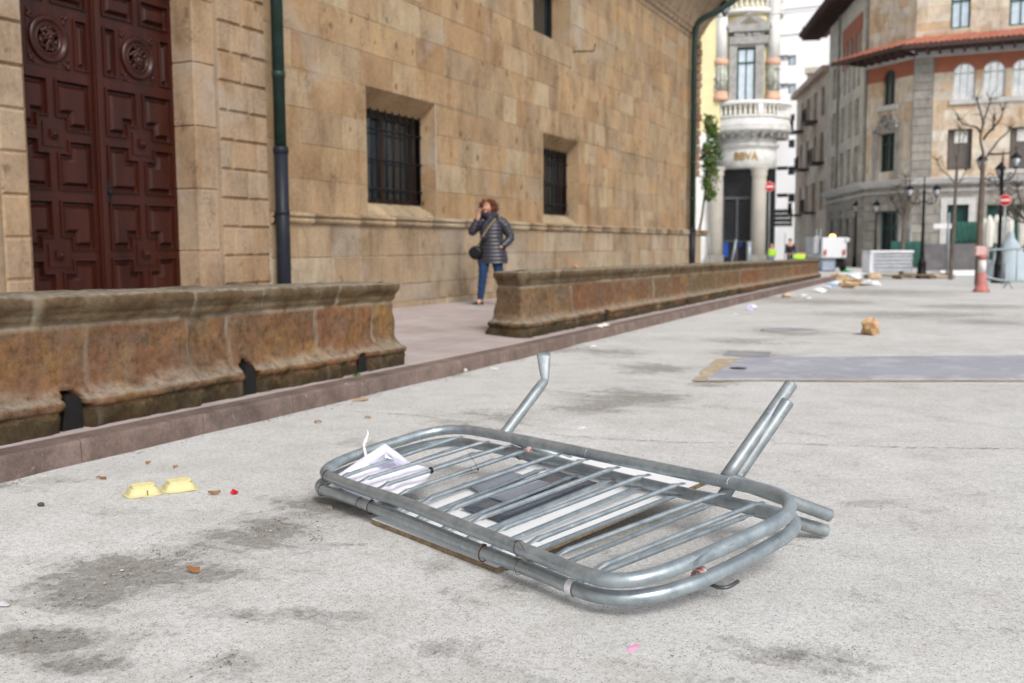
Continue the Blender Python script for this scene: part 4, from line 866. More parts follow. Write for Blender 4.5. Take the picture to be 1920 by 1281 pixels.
def crumple(name, pos, r_, col, lab, cat, seed, sc=(1, 1, .6), group=None, amp=.5, fr=1.8, mt=None, origin=True):
    random.seed(seed); mb = MB(); mb.blob(Vector(pos)+Vector((0, 0, r_*sc[2]*.75)), r_, 2, amp, fr, scale=sc, rot=rnd(0, 3))
    mb.sm = [False]*len(mb.sm)
    return tag(mb.build(name, mt or mat('m_'+name+str(seed), col, .7, var=.2, vs=20, bs=.1)), lab, cat, group)
crumple('sweet_wrapper', on_ground(440, 926), .016, (.55, .015, .03), 'crumpled red sweet wrapper with a white end on the road', 'wrapper', 1)
crumple('stone_chip', on_ground(77, 949), .014, (.09, .075, .065), 'dark brown pebble on the road far left of the carton', 'pebble', 2, (1.3, 1, .7), amp=.2)
crumple('stone_chip', on_ground(676, 752), .05, (.34, .24, .15), 'flat tan stone fragment lying against the kerb', 'stone', 3, (1.1, .5, .25), amp=.25)
crumple('stone_chip', on_ground(870, 698), .035, (.55, .50, .46), 'whitish rock chip at the foot of the kerb beside the gap', 'stone', 4, (1, .8, .6), amp=.25)
crumple('stone_chip', on_ground(211, 853), .02, (.45, .43, .41), 'small round pale stone at the kerb foot near the left frame edge', 'stone', 5, (1, 1, .8), amp=.2)
crumple('litter_paper', on_ground(927, 693), .075, (.75, .75, .74), 'flat white paper napkin on the ground near the kerb gap', 'paper', 6, (1.2, .5, .12), amp=.3)
crumple('litter_paper', on_ground(1112, 652), .05, (.78, .77, .75), 'small white paper scrap lying in the road below the far parapet', 'paper', 7, (1, .7, .3))
crumple('litter_paper', on_ground(1408, 581), .10, (.62, .62, .78), 'bluish white crumpled paper ball halfway along the far kerb', 'paper', 8, (1, .9, .5))
crumple('litter_paper', on_ground(1380, 590), .04, (.78, .78, .80), 'tiny white scrap left of the bluish paper ball', 'paper', 88, (1, .9, .3))
crumple('paper_bag', on_ground(1632, 628), .115, (.50, .32, .17), 'crumpled brown paper bag in the middle of the road', 'paper bag', 9, (1.25, .9, 1.), amp=.55)
crumple('food_box', on_ground(1475, 557.5), .17, (.62, .46, .32), 'tan and white takeaway box beside the far kerb', 'food box', 10, (1.2, .7, .35), amp=.15)
crumple('litter_paper', on_ground(1092, 803), .03, (.74, .74, .74), 'thin white scrap behind the bent barrier foot', 'paper', 11, (1.2, .6, .12), amp=.2)
crumple('litter_paper', on_ground(1187, 1216), .02, (.75, .36, .55), 'small pink paper smear flat in the foreground', 'paper', 12, (1.6, .6, .06), amp=.2)
crumple('litter_paper', Vector((kerbx(12)-.1, 11.85, .12+S*12)), .07, (.75, .73, .69), 'white paper scrap resting on top of the kerb', 'paper', 13, (1.2, .6, .3))
crumple('fruit_peel', Vector((-4.72, 12.0, walkz(-4.6, 12)+.735)), .02, (.75, .25, .08), 'orange peel scrap on top of the far parapet', 'peel', 14, (1.3, 1, .8))
crumple('foil_scrap', on_ground(4, 1133), .03, (.6, .6, .62), 'silver foil scrap at the left edge of the picture', 'foil', 15, (1.3, .5, .12), amp=.2)
crumple('litter_paper', Vector((kerbx(5.2)-.12, 5.6, .12+S*6)), .012, (.6, .12, .05), 'tiny red scrap in front of the drain hole of the near parapet', 'paper', 16, (1.6, .8, .3))
# loose gravel in the dark patches (uncountable)
random.seed(21); mb = MB(); bm = bmesh.new(); bmesh.ops.create_icosphere(bm, subdivisions=1, radius=1); tv = [v.co.copy() for v in bm.verts]; tf = [[v.index for v in f.verts] for f in bm.faces]; bm.free()
def pebble(p, r_):
    b0 = len(mb.v); s_ = Vector((rnd(.7, 1.4), rnd(.6, 1.1), rnd(.3, .6))); M_ = Matrix.Rotation(rnd(0, 6), 3, 'Z'); q = rnd(); o_ = Vector((rnd(0, 9), rnd(0, 9), 0))
    for v in tv: k = 1+.5*noise.noise(v*1.5+o_); mb.v.append(tuple(Vector(p)+(M_ @ Vector((v.x*s_.x, v.y*s_.y, v.z*s_.z)))*r_*k))
    for f in tf: mb.face([b0+i for i in f], q)
for (cx_, cy_, rx, ry, an, st) in stains[:9]:
    for k in range(int(170*rx*ry*14)):
        a_ = rnd(0, 6.28); q = abs(random.gauss(0, .55)); u, v = math.cos(a_)*q*rx, math.sin(a_)*q*ry; x, y = cx_+u*math.cos(an)-v*math.sin(an), cy_+u*math.sin(an)+v*math.cos(an); pebble((x, y, S*y-.001), rnd(.0015, .0045)*(1.6 if rnd() > .93 else 1))
for k in range(500):
    x, y = rnd(-4, 1), rnd(1.6, 7); pebble((x, y, S*y), rnd(.001, .0035)*(1.8 if rnd() > .96 else 1))
for k in range(650):
    y = rnd(2.5, 14); x = -4.1+abs(random.gauss(0, .05)); pebble((x, y, S*y), rnd(.002, .008))
tag(mb.build('gravel', mat('gravel', [(.20, .18, .16), (.42, .40, .37), (.30, .27, .23), (.52, .50, .47), (.16, .15, .145)], .9, bs=0)), kind='stuff')
# small weeds at the parapet foot
GRN = mat('weed_green', (.09, .20, .03), .6, var=.3)
for (px, py, nme) in ((650, 706, 'tiny green weed at the kerb near the right end of the near parapet'),):
    c = Vector((-4.30, 6.35, .08)); mb = MB(); random.seed(4)
    for k in range(14):
        an = rnd(0, 6.28); l = rnd(.02, .045); q = c+Vector((rnd(-.02, .02), rnd(-.03, .03), 0)); e = q+Vector((math.cos(an)*l, math.sin(an)*l, l*.8)); s_ = Vector((-math.sin(an), math.cos(an), 0))*.006; mb.poly([q, (q+e)/2+s_, e, (q+e)/2-s_])
    tag(mb.build('weed', GRN), nme, 'weed')
# ------------------------------------------------------------------ buildings beyond
class Face:
    def __init__(s, p, d):
        s.o = Vector((p[0], p[1], 0)); s.a = Vector((d[0], d[1], 0)).normalized(); s.n = Vector((s.a.y, -s.a.x, 0))
    def uv(s, px, py): q = on_plane(px, py, s.n, s.o)-s.o; return q.dot(s.a), q.z
    def box(s, x0, y0, x1, y1):
        a_, b_, c_, d_ = s.uv(x0, y0), s.uv(x1, y1), s.uv(x0, y1), s.uv(x1, y0); return ((a_[0]+c_[0])/2, (b_[0]+d_[0])/2, (c_[1]+b_[1])/2, (a_[1]+d_[1])/2)
UPV = Vector((0, 0, 1))
def window(fc, r, parent, fm, gm, depth=.3, arch=False, bars=(1, 1), fw=.08, name='window', mbwall=None, rr=.5):
    u0, u1, z0, z1 = r; mb = MB(); f = fw
    for a_, b_, c_, d_ in ((u0, u0+f, z0, z1), (u1-f, u1, z0, z1), (u0+f, u1-f, z0, z0+f), (u0+f, u1-f, z1-f, z1)): mb.rects(fc.o, fc.a, UPV, fc.n, a_, b_, c_, d_, -depth, -depth+.07)
    for k in range(bars[0]): x = u0+(u1-u0)*(k+1)/(bars[0]+1); mb.rects(fc.o, fc.a, UPV, fc.n, x-f*.4, x+f*.4, z0+f, z1-f, -depth, -depth+.06)
    for k in range(bars[1]): z = z0+(z1-z0)*(.72 if bars[1] == 1 else (k+1)/(bars[1]+1)); mb.rects(fc.o, fc.a, UPV, fc.n, u0+f, u1-f, z-f*.5, z+f*.5, -depth+.001, -depth+.066)
    w_ = mb.build(name, fm, parent); g_ = MB(); g_.rects(fc.o, fc.a, UPV, fc.n, u0, u1, z0, z1, -depth-.05, -depth-.02); g_.build('pane', gm, w_)
    if arch and mbwall:
        c_ = (u0+u1)/2; R_a = (u1-u0)/2; zc = z1-R_a
        for sgn in (-1, 1):
            P = [(c_+sgn*R_a, zc)]+[(c_+sgn*R_a*math.cos(k*math.pi/16), zc+R_a*math.sin(k*math.pi/16)) for k in range(1, 9)]+[(c_+sgn*R_a, z1)]
            mbwall.prism(P if sgn < 0 else P[::-1], fc.o, fc.a, UPV, fc.n, -depth+.08, .0, rr)
    return w_
BST = church_mat('beige_ashlar', [(.62, .50, .36), (.66, .60, .51), (.58, .43, .29), (.68, .63, .55), (.64, .53, .41), (.60, .56, .49), (.66, .56, .44), (.56, .40, .27), (.68, .64, .58)], .0)
GST = church_mat('grey_ashlar', [(.33, .32, .305), (.28, .27, .255), (.37, .36, .34), (.30, .29, .27)], .15)
GST2 = church_mat('grey_green_ashlar', [(.58, .565, .52), (.53, .515, .47), (.62, .60, .56), (.55, .53, .49)], .1)
LST = mat('pale_cornice_stone', [(.55, .54, .53), (.50, .49, .48)], .8, var=.2, vs=2); ORN = mat('red_plaster', (.34, .125, .075), .85, var=.15, vs=1.5)
TILE = mat('terracotta_tiles', [(.38, .14, .09), (.34, .12, .08), (.43, .17, .11), (.38, .16, .11)], .8, var=.2, vs=2); EAV = mat('dark_eaves_wood', (.075, .045, .04), .8); GRNF = mat('green_window_frame', (.025, .07, .06), .5)
WHF = mat('white_window_frame', (.68, .68, .66), .5); GRYP = mat('grey_glass', (.10, .105, .11), .15, bs=0, spec=.8); BRND = mat('brownish_blind', (.14, .125, .115), .5, var=.15)
random.seed(31)
b1 = thing('bank_building', 'large sandstone corner building with red tiled skirt roof and grey pilaster behind the trees', 'building', (-1, 62, 0))
PC = on_plane(1707, 400, (0, 1, 0), (0, 62, 0)); Fm = Face((PC.x, 62), (1, 0)); dch = (-math.sin(R_(47)), math.cos(R_(47)))
q_ = on_plane(1620, 400, (dch[1], -dch[0], 0), PC); Fc = Face((q_.x, q_.y), (-dch[0], -dch[1])); Lc = (Vector((PC.x, PC.y))-Vector((q_.x, q_.y))).length
dl = (-.306, .952); r_ = on_plane(1548, 400, (dl[1], -dl[0], 0), q_); Fl = Face((r_.x, r_.y), (-dl[0], -dl[1])); Ll = (Vector((q_.x, q_.y))-Vector((r_.x, r_.y))).length
GZ = -.5; ZC = 4.45; ZE = 11.5; ZT = 19.
pil = Fm.box(1707, 300, 1745, 330)[1]
mG, mB_, mO, mL = MB(), MB(), MB(), MB()
# main face openings
mg = [Fm.box(1775, 384, 1815, 470), Fm.box(1849, 383, 1925, 470)]; mg = [(a_, b_, GZ+.6, d_) for a_, b_, c_, d_ in mg]+[(8., 10.2, GZ+.6, mg[0][3]), (12., 14, GZ+.6, mg[0][3])]
m1 = [Fm.box(1776, 242, 1822, 318), Fm.box(1893, 238, 1943, 316)]; m1 += [(m1[1][0]+k*3.3, m1[1][1]+k*3.3, m1[1][2], m1[1][3]) for k in (1, 2, 3)]
ma = [Fm.box(1787, 117, 1828, 186), Fm.box(1843, 114, 1884, 185), Fm.box(1898, 110, 1939, 184)]; za0, za1 = ma[0][2], ma[0][3]; ma = [(a_, b_, za0, za1) for a_, b_, _, _ in ma]; ma += [(ma[2][0]+k*1.55+.1, ma[2][1]+k*1.55+.1, za0, za1) for k in (1, 2, 3, 4)]
mt_ = [Fm.box(1783, -20, 1820, 53), Fm.box(1893, -20, 1936, 47)]; mt_ += [(mt_[1][0]+3.3*k, mt_[1][1]+3.3*k, mt_[1][2], mt_[1][3]) for k in (1, 2)]
zr = Fm.uv(1745, 138)[1]
ashlar(mG, Fm.o, Fm.a, UPV, Fm.n, 0, 16, GZ, ZC-.1, mg, ch=.55, wmin=.8, wmax=1.6, g=.02, bev=.02, dep=.04, reveal=.35, seed=41)
ashlar(mB_, Fm.o, Fm.a, UPV, Fm.n, pil, 16, ZC+.3, zr, m1+[(h[0], h[1], h[2], zr, 'T') for h in ma], ch=.5, wmin=.5, wmax=1.3, reveal=.3, seed=42)
ashlar(mO, Fm.o, Fm.a, UPV, Fm.n, pil, 16, zr, ZE, [(h[0], h[1], zr-.1, h[3], 'B') for h in ma], ch=5, wmin=20, wmax=30, g=0, bev=0, dep=.0, jit=0, reveal=.3, seed=43)
mBu = MB(); ashlar(mBu, Fm.o, Fm.a, UPV, Fm.n, 0, 16, ZE+.5, ZT, mt_, ch=.5, wmin=.5, wmax=1.3, reveal=.25, seed=44)
ashlar(mG, Fm.o+Fm.n*.12, Fm.a, UPV, Fm.n, -.05, pil, ZC+.3, ZE+.1, [], ch=.5, wmin=3, wmax=4, g=.015, bev=.02, dep=.04, seed=45)
mG.rects(Fm.o, Fm.a, UPV, Fm.n, pil, pil+.02, ZC+.3, ZE, 0, .10, .5)
# chamfer face
cg = [(a_, b_, GZ, d_) for a_, b_, c_, d_ in [Fc.box(1643, 396, 1682, 480)]]; cw = Fc.box(1648, 250, 1680, 322); ca = Fc.box(1655, 131, 1678, 197); zrc = Fc.uv(1665, 150)[1]
ashlar(mG, Fc.o, Fc.a, UPV, Fc.n, 0, Lc, GZ, ZC-.1, cg, ch=.55, wmin=.8, wmax=1.6, g=.02, bev=.02, dep=.04, reveal=.5, seed=51)
mBc = MB(); ashlar(mBc, Fc.o, Fc.a, UPV, Fc.n, 0, Lc, ZC+.3, zr, [cw, (ca[0], ca[1], ca[2], zr, 'T')], ch=.5, wmin=.5, wmax=1.1, reveal=.3, seed=52)
ashlar(mO, Fc.o, Fc.a, UPV, Fc.n, 0, Lc, zr, ZE, [(ca[0], ca[1], zr-.1, ca[3], 'B')], ch=5, wmin=20, wmax=30, g=0, bev=0, dep=0, jit=0, reveal=.3, seed=53)
ashlar(mBu, Fc.o, Fc.a, UPV, Fc.n, 0, Lc, ZE+.5, ZT, [], ch=.5, wmin=.5, wmax=1.3, seed=54)
# left facade (side street)
mS = MB()
def grid(fc, rowpx): return [fc.box(*b_) for b_ in rowpx]
lw = []
uz = lambda x, y: Fl.uv(x, y)
zt1, zt0 = uz(1600, 50)[1], uz(1600, 110)[1]; 
for (xa, xb) in ((1581, 1585.5), (1589, 1593.5), (1597.5, 1602), (1606, 1611)): a_, b_ = uz(xa, 200)[0], uz(xb, 200)[0]; lw.append((a_, b_, 10.9, 14.2, 'r')); 
for (xa, xb) in ((1577, 1584), (1589.5, 1597), (1603, 1611)): a_, b_ = uz(xa, 200)[0], uz(xb, 200)[0]; lw.append((a_, b_, 7.9, 10.2, 'w')); lw.append((a_, b_, 4.95, 7.2, 'w')); lw.append((a_, b_, .3, 2.7, 'g'))
a_, b_ = uz(1560, 200)[0], uz(1567, 200)[0]; lw += [(a_, b_, 5, 7.2, 'w'), (a_, b_, 8, 10.2, 'w'), (a_, b_, 11.2, 13.4, 'w'), (a_, b_, .3, 2.7, 'g')]
# stretch the rows so that no two openings overlap
lw2 = [w_ for w_ in lw if w_[4] != 'g']
ashlar(mG, Fl.o, Fl.a, UPV, Fl.n, 0, Ll, GZ-.3, ZC-.1, [w_[:4] for w_ in lw if w_[4] == 'g'], ch=.55, wmin=.8, wmax=1.6, g=.02, bev=.02, dep=.04, reveal=.3, seed=61)
rw = [w_[:4] for w_ in lw2 if w_[4] == 'r']; ww = [w_[:4] for w_ in lw2 if w_[4] == 'w']
ashlar(mS, Fl.o, Fl.a, UPV, Fl.n, 0, Ll, ZC+.3, 14.9, rw+ww, ch=.5, wmin=.6, wmax=1.4, reveal=.3, seed=62)
ro0, ro1 = min(w_[0] for w_ in rw)-.5, max(w_[1] for w_ in rw)+.5
mO.rects(Fl.o, Fl.a, UPV, Fl.n, ro0, ro1, 14.25, 15.3, .02, .06); 
for w_ in rw: mO.rects(Fl.o, Fl.a, UPV, Fl.n, w_[0]-.33, w_[0], 12.6, 14.25, .02, .05); mO.rects(Fl.o, Fl.a, UPV, Fl.n, w_[1], w_[1]+.2, 12.6, 14.25, .02, .05)
ashlar(mS, Fl.o, Fl.a, UPV, Fl.n, 0, Ll, 14.9, 16.6, [], ch=.5, wmin=.6, wmax=1.4, seed=63)
for u in (Ll-.25, uz(1572, 200)[0]): ashlar(mG, Fl.o+Fl.n*.1, Fl.a, UPV, Fl.n, u-.25, u+.25, ZC+.3, 16.6, [], ch=.5, wmin=3, wmax=4, g=.015, bev=.02, dep=.04, seed=64)
mb = MB()
for p_, q2, z_ in ((Fl.o-Fl.a*14, Fl.o+Fl.a*(Ll+.6), 16.7),): # dark eaves of the side facade
    n_ = Fl.n; L_ = (q2-p_).length; mb.rects(p_, Fl.a, UPV, n_, 10., L_, z_, z_+.12, -.5, 1.5); mb.rects(p_, Fl.a, UPV, n_, 10., L_, z_+.12, z_+.35, 1.4, 1.6)
    for k in range(int(L_/.7)): mb.rects(p_, Fl.a, UPV, n_, k*.7+10, k*.7+10.12, z_-.18, z_, 0, 1.35) if k*.7+10.2 < L_ else None
mb.build('eaves', EAV, b1)
# cornices
for fc, L_, e in ((Fm, 16, 0), (Fc, Lc, 0), (Fl, Ll, 0)):
    for z0_, z1_, d_ in ((ZC-.1, ZC+.02, .16), (ZC+.02, ZC+.20, .30), (ZC+.20, ZC+.30, .38), (ZC-.45, ZC-.36, .06)): mL.rects(fc.o, fc.a, UPV, fc.n, -.18 if fc is not Fl else -.02, L_+(.12 if fc is not Fm else 0), z0_, z1_, -.1, d_, rnd())
for fc, L_ in ((Fm, 16), (Fc, Lc)): mL.rects(fc.o, fc.a, UPV, fc.n, .0, L_, ZE-.02, ZE+.28, -.1, .20, .3)
mL.rects(Fm.o, Fm.a, UPV, Fm.n, ma[0][0]-.15, 16, za0-.28, za0-.02, -.1, .14, .5); mL.rects(Fc.o, Fc.a, UPV, Fc.n, ca[0]-.3, ca[1]+.3, ca[2]-.3, ca[2]-.02, -.1, .14, .5)
for h in mg: # plain stone surrounds
    for a_, b_, c_, d_ in ((h[0]-.35, h[0]-.01, h[2], h[3]+.4), (h[1]+.01, h[1]+.35, h[2], h[3]+.4), (h[0]-.01, h[1]+.01, h[3]+.01, h[3]+.4)): mL.rects(Fm.o, Fm.a, UPV, Fm.n, a_, b_, c_, d_, -.1, .07, .2) if h is mg[0] else None
for h in m1[1:]: mL.rects(Fm.o, Fm.a, UPV, Fm.n, h[0]-.2, h[1]+.2, h[2]-.25, h[2]-.02, -.1, .12, .4)
# ornate grey surround of the chamfer window
random.seed(6); mG2 = MB()
for a_, b_, c_, d_ in ((cw[0]-.42, cw[0]-.02, cw[2]-.6, cw[3]+.2), (cw[1]+.02, cw[1]+.42, cw[2]-.6, cw[3]+.2), (cw[0]-.5, cw[1]+.5, cw[3]+.05, cw[3]+.32)): mG2.rects(Fc.o, Fc.a, UPV, Fc.n, a_, b_, c_, d_, -.1, .14, .6)
for k in range(46): an = rnd(0, math.pi); rr_ = rnd(.3, 1.0); mG2.blob(Fc.o+Fc.a*((cw[0]+cw[1])/2+math.cos(an)*rr_*.85)+UPV*(cw[3]+.25+math.sin(an)*rr_*.75)+Fc.n*.08, rnd(.1, .2), 1, .4, r=rnd(.3, .9))
mG2.build('carved_surround', GST, b1)
wi = MB()
for h in mg: window(Fm, h, b1, GRNF, mat('dark_green_glass', (.03, .085, .08), .2, bs=0), .35, bars=(0, 1), fw=.12)
for i, h in enumerate(m1): w_ = window(Fm, h, b1, EAV, BRND, .3, bars=(0, 0), fw=.06); s_ = MB(); s_.rects(Fm.o, Fm.a, UPV, Fm.n, h[0]+.35, h[1]-.25, h[3]-.75, h[3]-.08, -.30, -.26); s_.build('lit_shade' if False else 'white_blind', WHF, w_)
for h in ma: window(Fm, h, b1, WHF, mat('bright_glass', (.92, .94, .96), .25, metal=.75, bs=0), .28, arch=True, bars=(2, 1), fw=.07, mbwall=mO)
for h in mt_: window(Fm, h, b1, GRNF, GLASSB, .22, bars=(1, 1), fw=.10)
window(Fc, ca, b1, GRNF, GRYP, .28, arch=True, bars=(1, 1), fw=.08, mbwall=mO); window(Fc, cw, b1, GRNF, GLASSD, .28, bars=(1, 1), fw=.1); window(Fc, cg[0], b1, GRNF, GLASSD, .48, bars=(1, 1), fw=.12, name='entrance_door')
for w_ in lw: window(Fl, w_[:4], b1, GRNF if w_[4] == 'g' else GST2, GLASSD if w_[4] != 'w' else BRND, .28, bars=(0, 1), fw=.05)
# skirt roof with tiles
def skirt(fc, u0, u1, dep, z0_, z1_, ext0, ext1):
    mt2 = MB(); n = int((u1-u0)/.26)
    for k in range(n):
        ua, ub_ = u0+(u1-u0)*k/n, u0+(u1-u0)*(k+1)/n; 
        fa = (k/n); ea = u0-ext0+(u1+ext1-u0+ext0)*k/n; eb = u0-ext0+(u1+ext1-u0+ext0)*(k+1)/n; rw_ = rnd(.1, .5) if k % 6 else .95
        top = [fc.o+fc.a*(ua+(ub_-ua)*t)+UPV*(z1_+.05*math.sin(math.pi*t))+fc.n*.05 for t in (0, .25, .5, .75, 1)]; bot = [fc.o+fc.a*(ea+(eb-ea)*t)+UPV*(z0_+.09*math.sin(math.pi*t))+fc.n*dep for t in (0, .25, .5, .75, 1)]
        ti_, bi_ = [mt2.vert(p) for p in top], [mt2.vert(p) for p in bot]
        for j in range(4): mt2.face([bi_[j], bi_[j+1], ti_[j+1], ti_[j]], rw_, 0, True)
    return mt2
mt3 = skirt(Fm, 0, 16, 1.5, ZE+.5, ZE+1.12, .65, 0); mt3.build('tiled_roof', TILE, b1); mt4 = skirt(Fc, 0, Lc, 1.5, ZE+.5, ZE+1.12, 1.5, .65); mt4.build('tiled_roof', TILE, b1)
me_ = MB()
for fc, L_, e0, e1 in ((Fm, 16, .65, 0), (Fc, Lc, 1.5, .65)):
    me_.prism([(0-e0*0, 0), (L_, 0), (L_+e1, 0), (L_, 0)], fc.o, fc.a, UPV, fc.n, 0, .01) if False else None
    me_.poly([fc.o+fc.n*.1+UPV*(ZE+.30), fc.o+fc.a*L_+fc.n*.1+UPV*(ZE+.30), fc.o+fc.a*(L_+e1)+fc.n*1.5+UPV*(ZE+.34), fc.o-fc.a*e0+fc.n*1.5+UPV*(ZE+.34)])
    k = 0
    while k*.62 < L_: me_.rects(fc.o, fc.a, UPV, fc.n, k*.62, k*.62+.13, ZE+.10, ZE+.29, .1, 1.4); k += 1
    me_.rects(fc.o, fc.a, UPV, fc.n, -e0, L_+e1, ZE+.30, ZE+.52, 1.44, 1.54)
me_.build('eaves', EAV, b1)
mG.build('wall', GST, b1); mB_.build('wall', BST, b1); mBc.build('wall', BST, b1); mBu.build('upper_wall', BST, b1); mO.build('wall', ORN, b1); mL.build('cornice', LST, b1); mS.build('wall', GST2, b1)
# ---- older houses further down the side street
b2 = thing('old_house', 'narrow old house with balconies beyond the sandstone corner building in the side street', 'building', (-13, 85, 0))
r2 = on_plane(1492, 300, (dl[1], -dl[0], 0), r_); Fo = Face((r2.x, r2.y), (-dl[0], -dl[1])); Lo = (Vector((r_.x, r_.y))-Vector((r2.x, r2.y))).length
PLA = mat('peeling_plaster', [(.56, .50, .41), (.46, .36, .29), (.60, .55, .46)], .85, var=.35, vs=.8)
mo_ = MB(); hls = []
for k, (xa, xb) in enumerate(((1500, 1504), (1511, 1515.5), (1524, 1529), (1537, 1543))):
    for z0_ in (3.6, 7.2, 10.6): a_, b_ = Fo.uv(xa, 300)[0], Fo.uv(xb, 300)[0]; hls.append((a_, b_, z0_, z0_+2.2))
zt_ = 13.6; ashlar(mo_, Fo.o, Fo.a, UPV, Fo.n, 0, Lo, -1, zt_, hls, ch=3.4, wmin=3.2, wmax=5, g=0, bev=0, dep=0, jit=0, reveal=.3, seed=71); mo_.rects(Fo.o, Fo.a, UPV, Fo.n, -.3, Lo, zt_, zt_+.4, -6, .5, .5); mo_.rects(Fo.o, Fo.a, UPV, Fo.n, 0, .3, -1, zt_, -8, -.01, .5)
mo_.build('wall', PLA, b2)
for i, h in enumerate(hls):
    window(Fo, h, b2, EAV if i % 2 else mat('red_shutter', (.25, .06, .04), .6), GLASSD, .25, bars=(1, 0), fw=.1)
    if i % 2 == 0:
        bl_ = MB(); bl_.rects(Fo.o, Fo.a, UPV, Fo.n, h[0]-.5, h[1]+.5, h[2]-.2, h[2]-.05, 0, .9)
        for t in range(9): u = h[0]-.45+(h[1]-h[0]+.9)*t/8; bl_.tube([Fo.o+Fo.a*u+Fo.n*.85+UPV*(h[2]-.05), Fo.o+Fo.a*u+Fo.n*.85+UPV*(h[2]+.9)], .02, 5)
        bl_.rects(Fo.o, Fo.a, UPV, Fo.n, h[0]-.5, h[1]+.5, h[2]+.88, h[2]+.94, .82, .88); bl_.build('balcony', IRON, b2)
b3 = thing('house', 'tall pale corner house with a carved gable right of the white tower block', 'building', (-14, 94, 0))
mo_ = MB(); Fg = Face(((CAM+ray(1497, 300)*92).x, (CAM+ray(1497, 300)*92).y), (1, 0)); g1 = Fg.uv(1548, 200); zt = Fg.uv(1530, 138)[1]; hh = [Fg.box(1524, 185, 1532, 215), Fg.box(1503, 205, 1510, 235)]
ashlar(mo_, Fg.o, Fg.a, UPV, Fg.n, Fg.uv(1512, 200)[0], g1[0], -1, zt, [hh[0]], ch=3, wmin=3, wmax=5, g=0, bev=0, dep=0, jit=0, seed=72); ashlar(mo_, Fg.o+Vector((0, .5, 0)), Fg.a, UPV, Fg.n, 0, g1[0], -1, Fg.uv(1500, 205)[1], [], ch=3, wmin=3, wmax=5, g=0, bev=0, dep=0, jit=0, seed=73)
mo_.rects(Fg.o, Fg.a, UPV, Fg.n, Fg.uv(1509, 200)[0], g1[0], zt, zt+.5, -3, .5, .9)
mo_.build('wall', mat('cream_plaster', [(.56, .53, .44), (.50, .47, .39)], .85, var=.25, vs=.8), b3); window(Fg, hh[0], b3, EAV, GLASSD, .25)
# ---- white modern block
b4 = thing('tower_block', 'tall plain white modern block with small stepped windows behind the bank', 'building', (-16, 104, 0))
Fw = Face((-27, 104), (1, 0)); WPL = mat('white_plaster', (.86, .86, .87), .8, var=.04, vs=.5, bs=.05); ww_ = []
for (x0, y0, x1, y1) in ((1504, 49, 1531, 59), (1456, 104, 1478, 114), (1478, 104, 1492, 122), (1456, 157, 1478, 166), (1478, 157, 1492, 175), (1456, 312, 1477, 319), (1477, 312, 1490, 328), (1456, 363, 1477, 370), (1477, 363, 1490, 379), (1443, 392, 1486, 426), (1479, 214, 1490, 226), (1478, 262, 1490, 277)): ww_.append(Fw.box(x0, y0, x1, y1))
mw = MB(); ashlar(mw, Fw.o, Fw.a, UPV, Fw.n, 0, 30, -1, 40, ww_, ch=50, wmin=40, wmax=50, g=0, bev=0, dep=0, jit=0, reveal=.35, seed=81); 
for z_ in (Fw.uv(1500, 63)[1], Fw.uv(1500, 15)[1]): mw.rects(Fw.o, Fw.a, UPV, Fw.n, 0, 30, z_, z_+.15, -.1, .12)
mw.build('wall', WPL, b4)
for i, h in enumerate(ww_): window(Fw, h, b4, IRON, GLASSB if i < 5 else GLASSD, .3, bars=(1 if h[1]-h[0] > .9 else 0, 0), fw=.1) if i != 9 else window(Fw, h, b4, WHF, GLASSD, .3, bars=(0, 3), fw=.1)
# ---- the bank with the round corner bay
b5 = thing('bank_office', 'white and yellow bank with round corner bay, stone columns and curved balcony', 'building', (-13, 60, 0))
YEL2 = mat('yellow_plaster', (.76, .68, .40), .8, var=.1, vs=1.5); WST = mat('white_stone', [(.78, .775, .755), (.72, .715, .69)], .7, var=.12, vs=1.5); CRM = mat('cream_column_stone', (.47, .44, .385), .75, var=.15, vs=1.); SAL = mat('salmon_band', (.66, .42, .30), .7); GCA = mat('grey_carved_stone', (.36, .355, .34), .8, var=.3, vs=3); GRO = mat('green_grey_ornament', [(.30, .36, .27), (.62, .60, .55), (.22, .24, .22), (.60, .58, .54)], .8, var=.5, vs=4, fine=9)
BC = CAM+ray(1397, 400)*60.2; BC = Vector((BC.x, BC.y, 0)); fd = Vector((-BC.x, -BC.y, 0)).normalized(); sd = Vector((-fd.y, fd.x, 0)); sd = sd if sd.dot(RR) > 0 else -sd
def zz(py, D=58.3): return zat(py, D)
def bp(px, D, z): q = CAM+ray(px, 400)*D; return Vector((q.x, q.y, z))
m_ = MB(); m_.lathe(BC, [(1.74, zz(272)), (1.74, 17.5)], 48); m_.build('bay_wall', YEL2, b5)
m_ = MB(); yl = bp(1318, 58.6, 0); m_.rects(yl-sd*9, sd, UPV, fd, 0, 9.9, zz(253), 17.5, -.3, 0, 0); m_.build('wall', YEL2, b5)
m_ = MB(); m_.rects(yl-sd*9, sd, UPV, fd, 0, 9.6, -1, zz(253), -.3, .05, .4); m_.rects(BC+sd*1.0, sd, UPV, fd, 0, .75, -1, 17.5, -6, -.3, .4); m_.build('wall', WST, b5)
m_ = MB(); m_.lathe(BC, [(1.72, zz(318)), (1.80, zz(317)), (1.80, zz(288)), (1.74, zz(286)), (1.74, zz(280)), (1.88, zz(278)), (1.95, zz(272)), (1.80, zz(270)), (1.80, zz(256)), (2.55, zz(250)), (2.62, zz(246)), (2.55, zz(243)), (2.62, zz(240)), (2.55, zz(236)), (2.5, zz(228)), (2.45, zz(226))], 64); m_.build('entablature', mat('pale_carved_band', (.62, .62, .60), .75, var=.2, vs=2), b5)
m_ = MB()
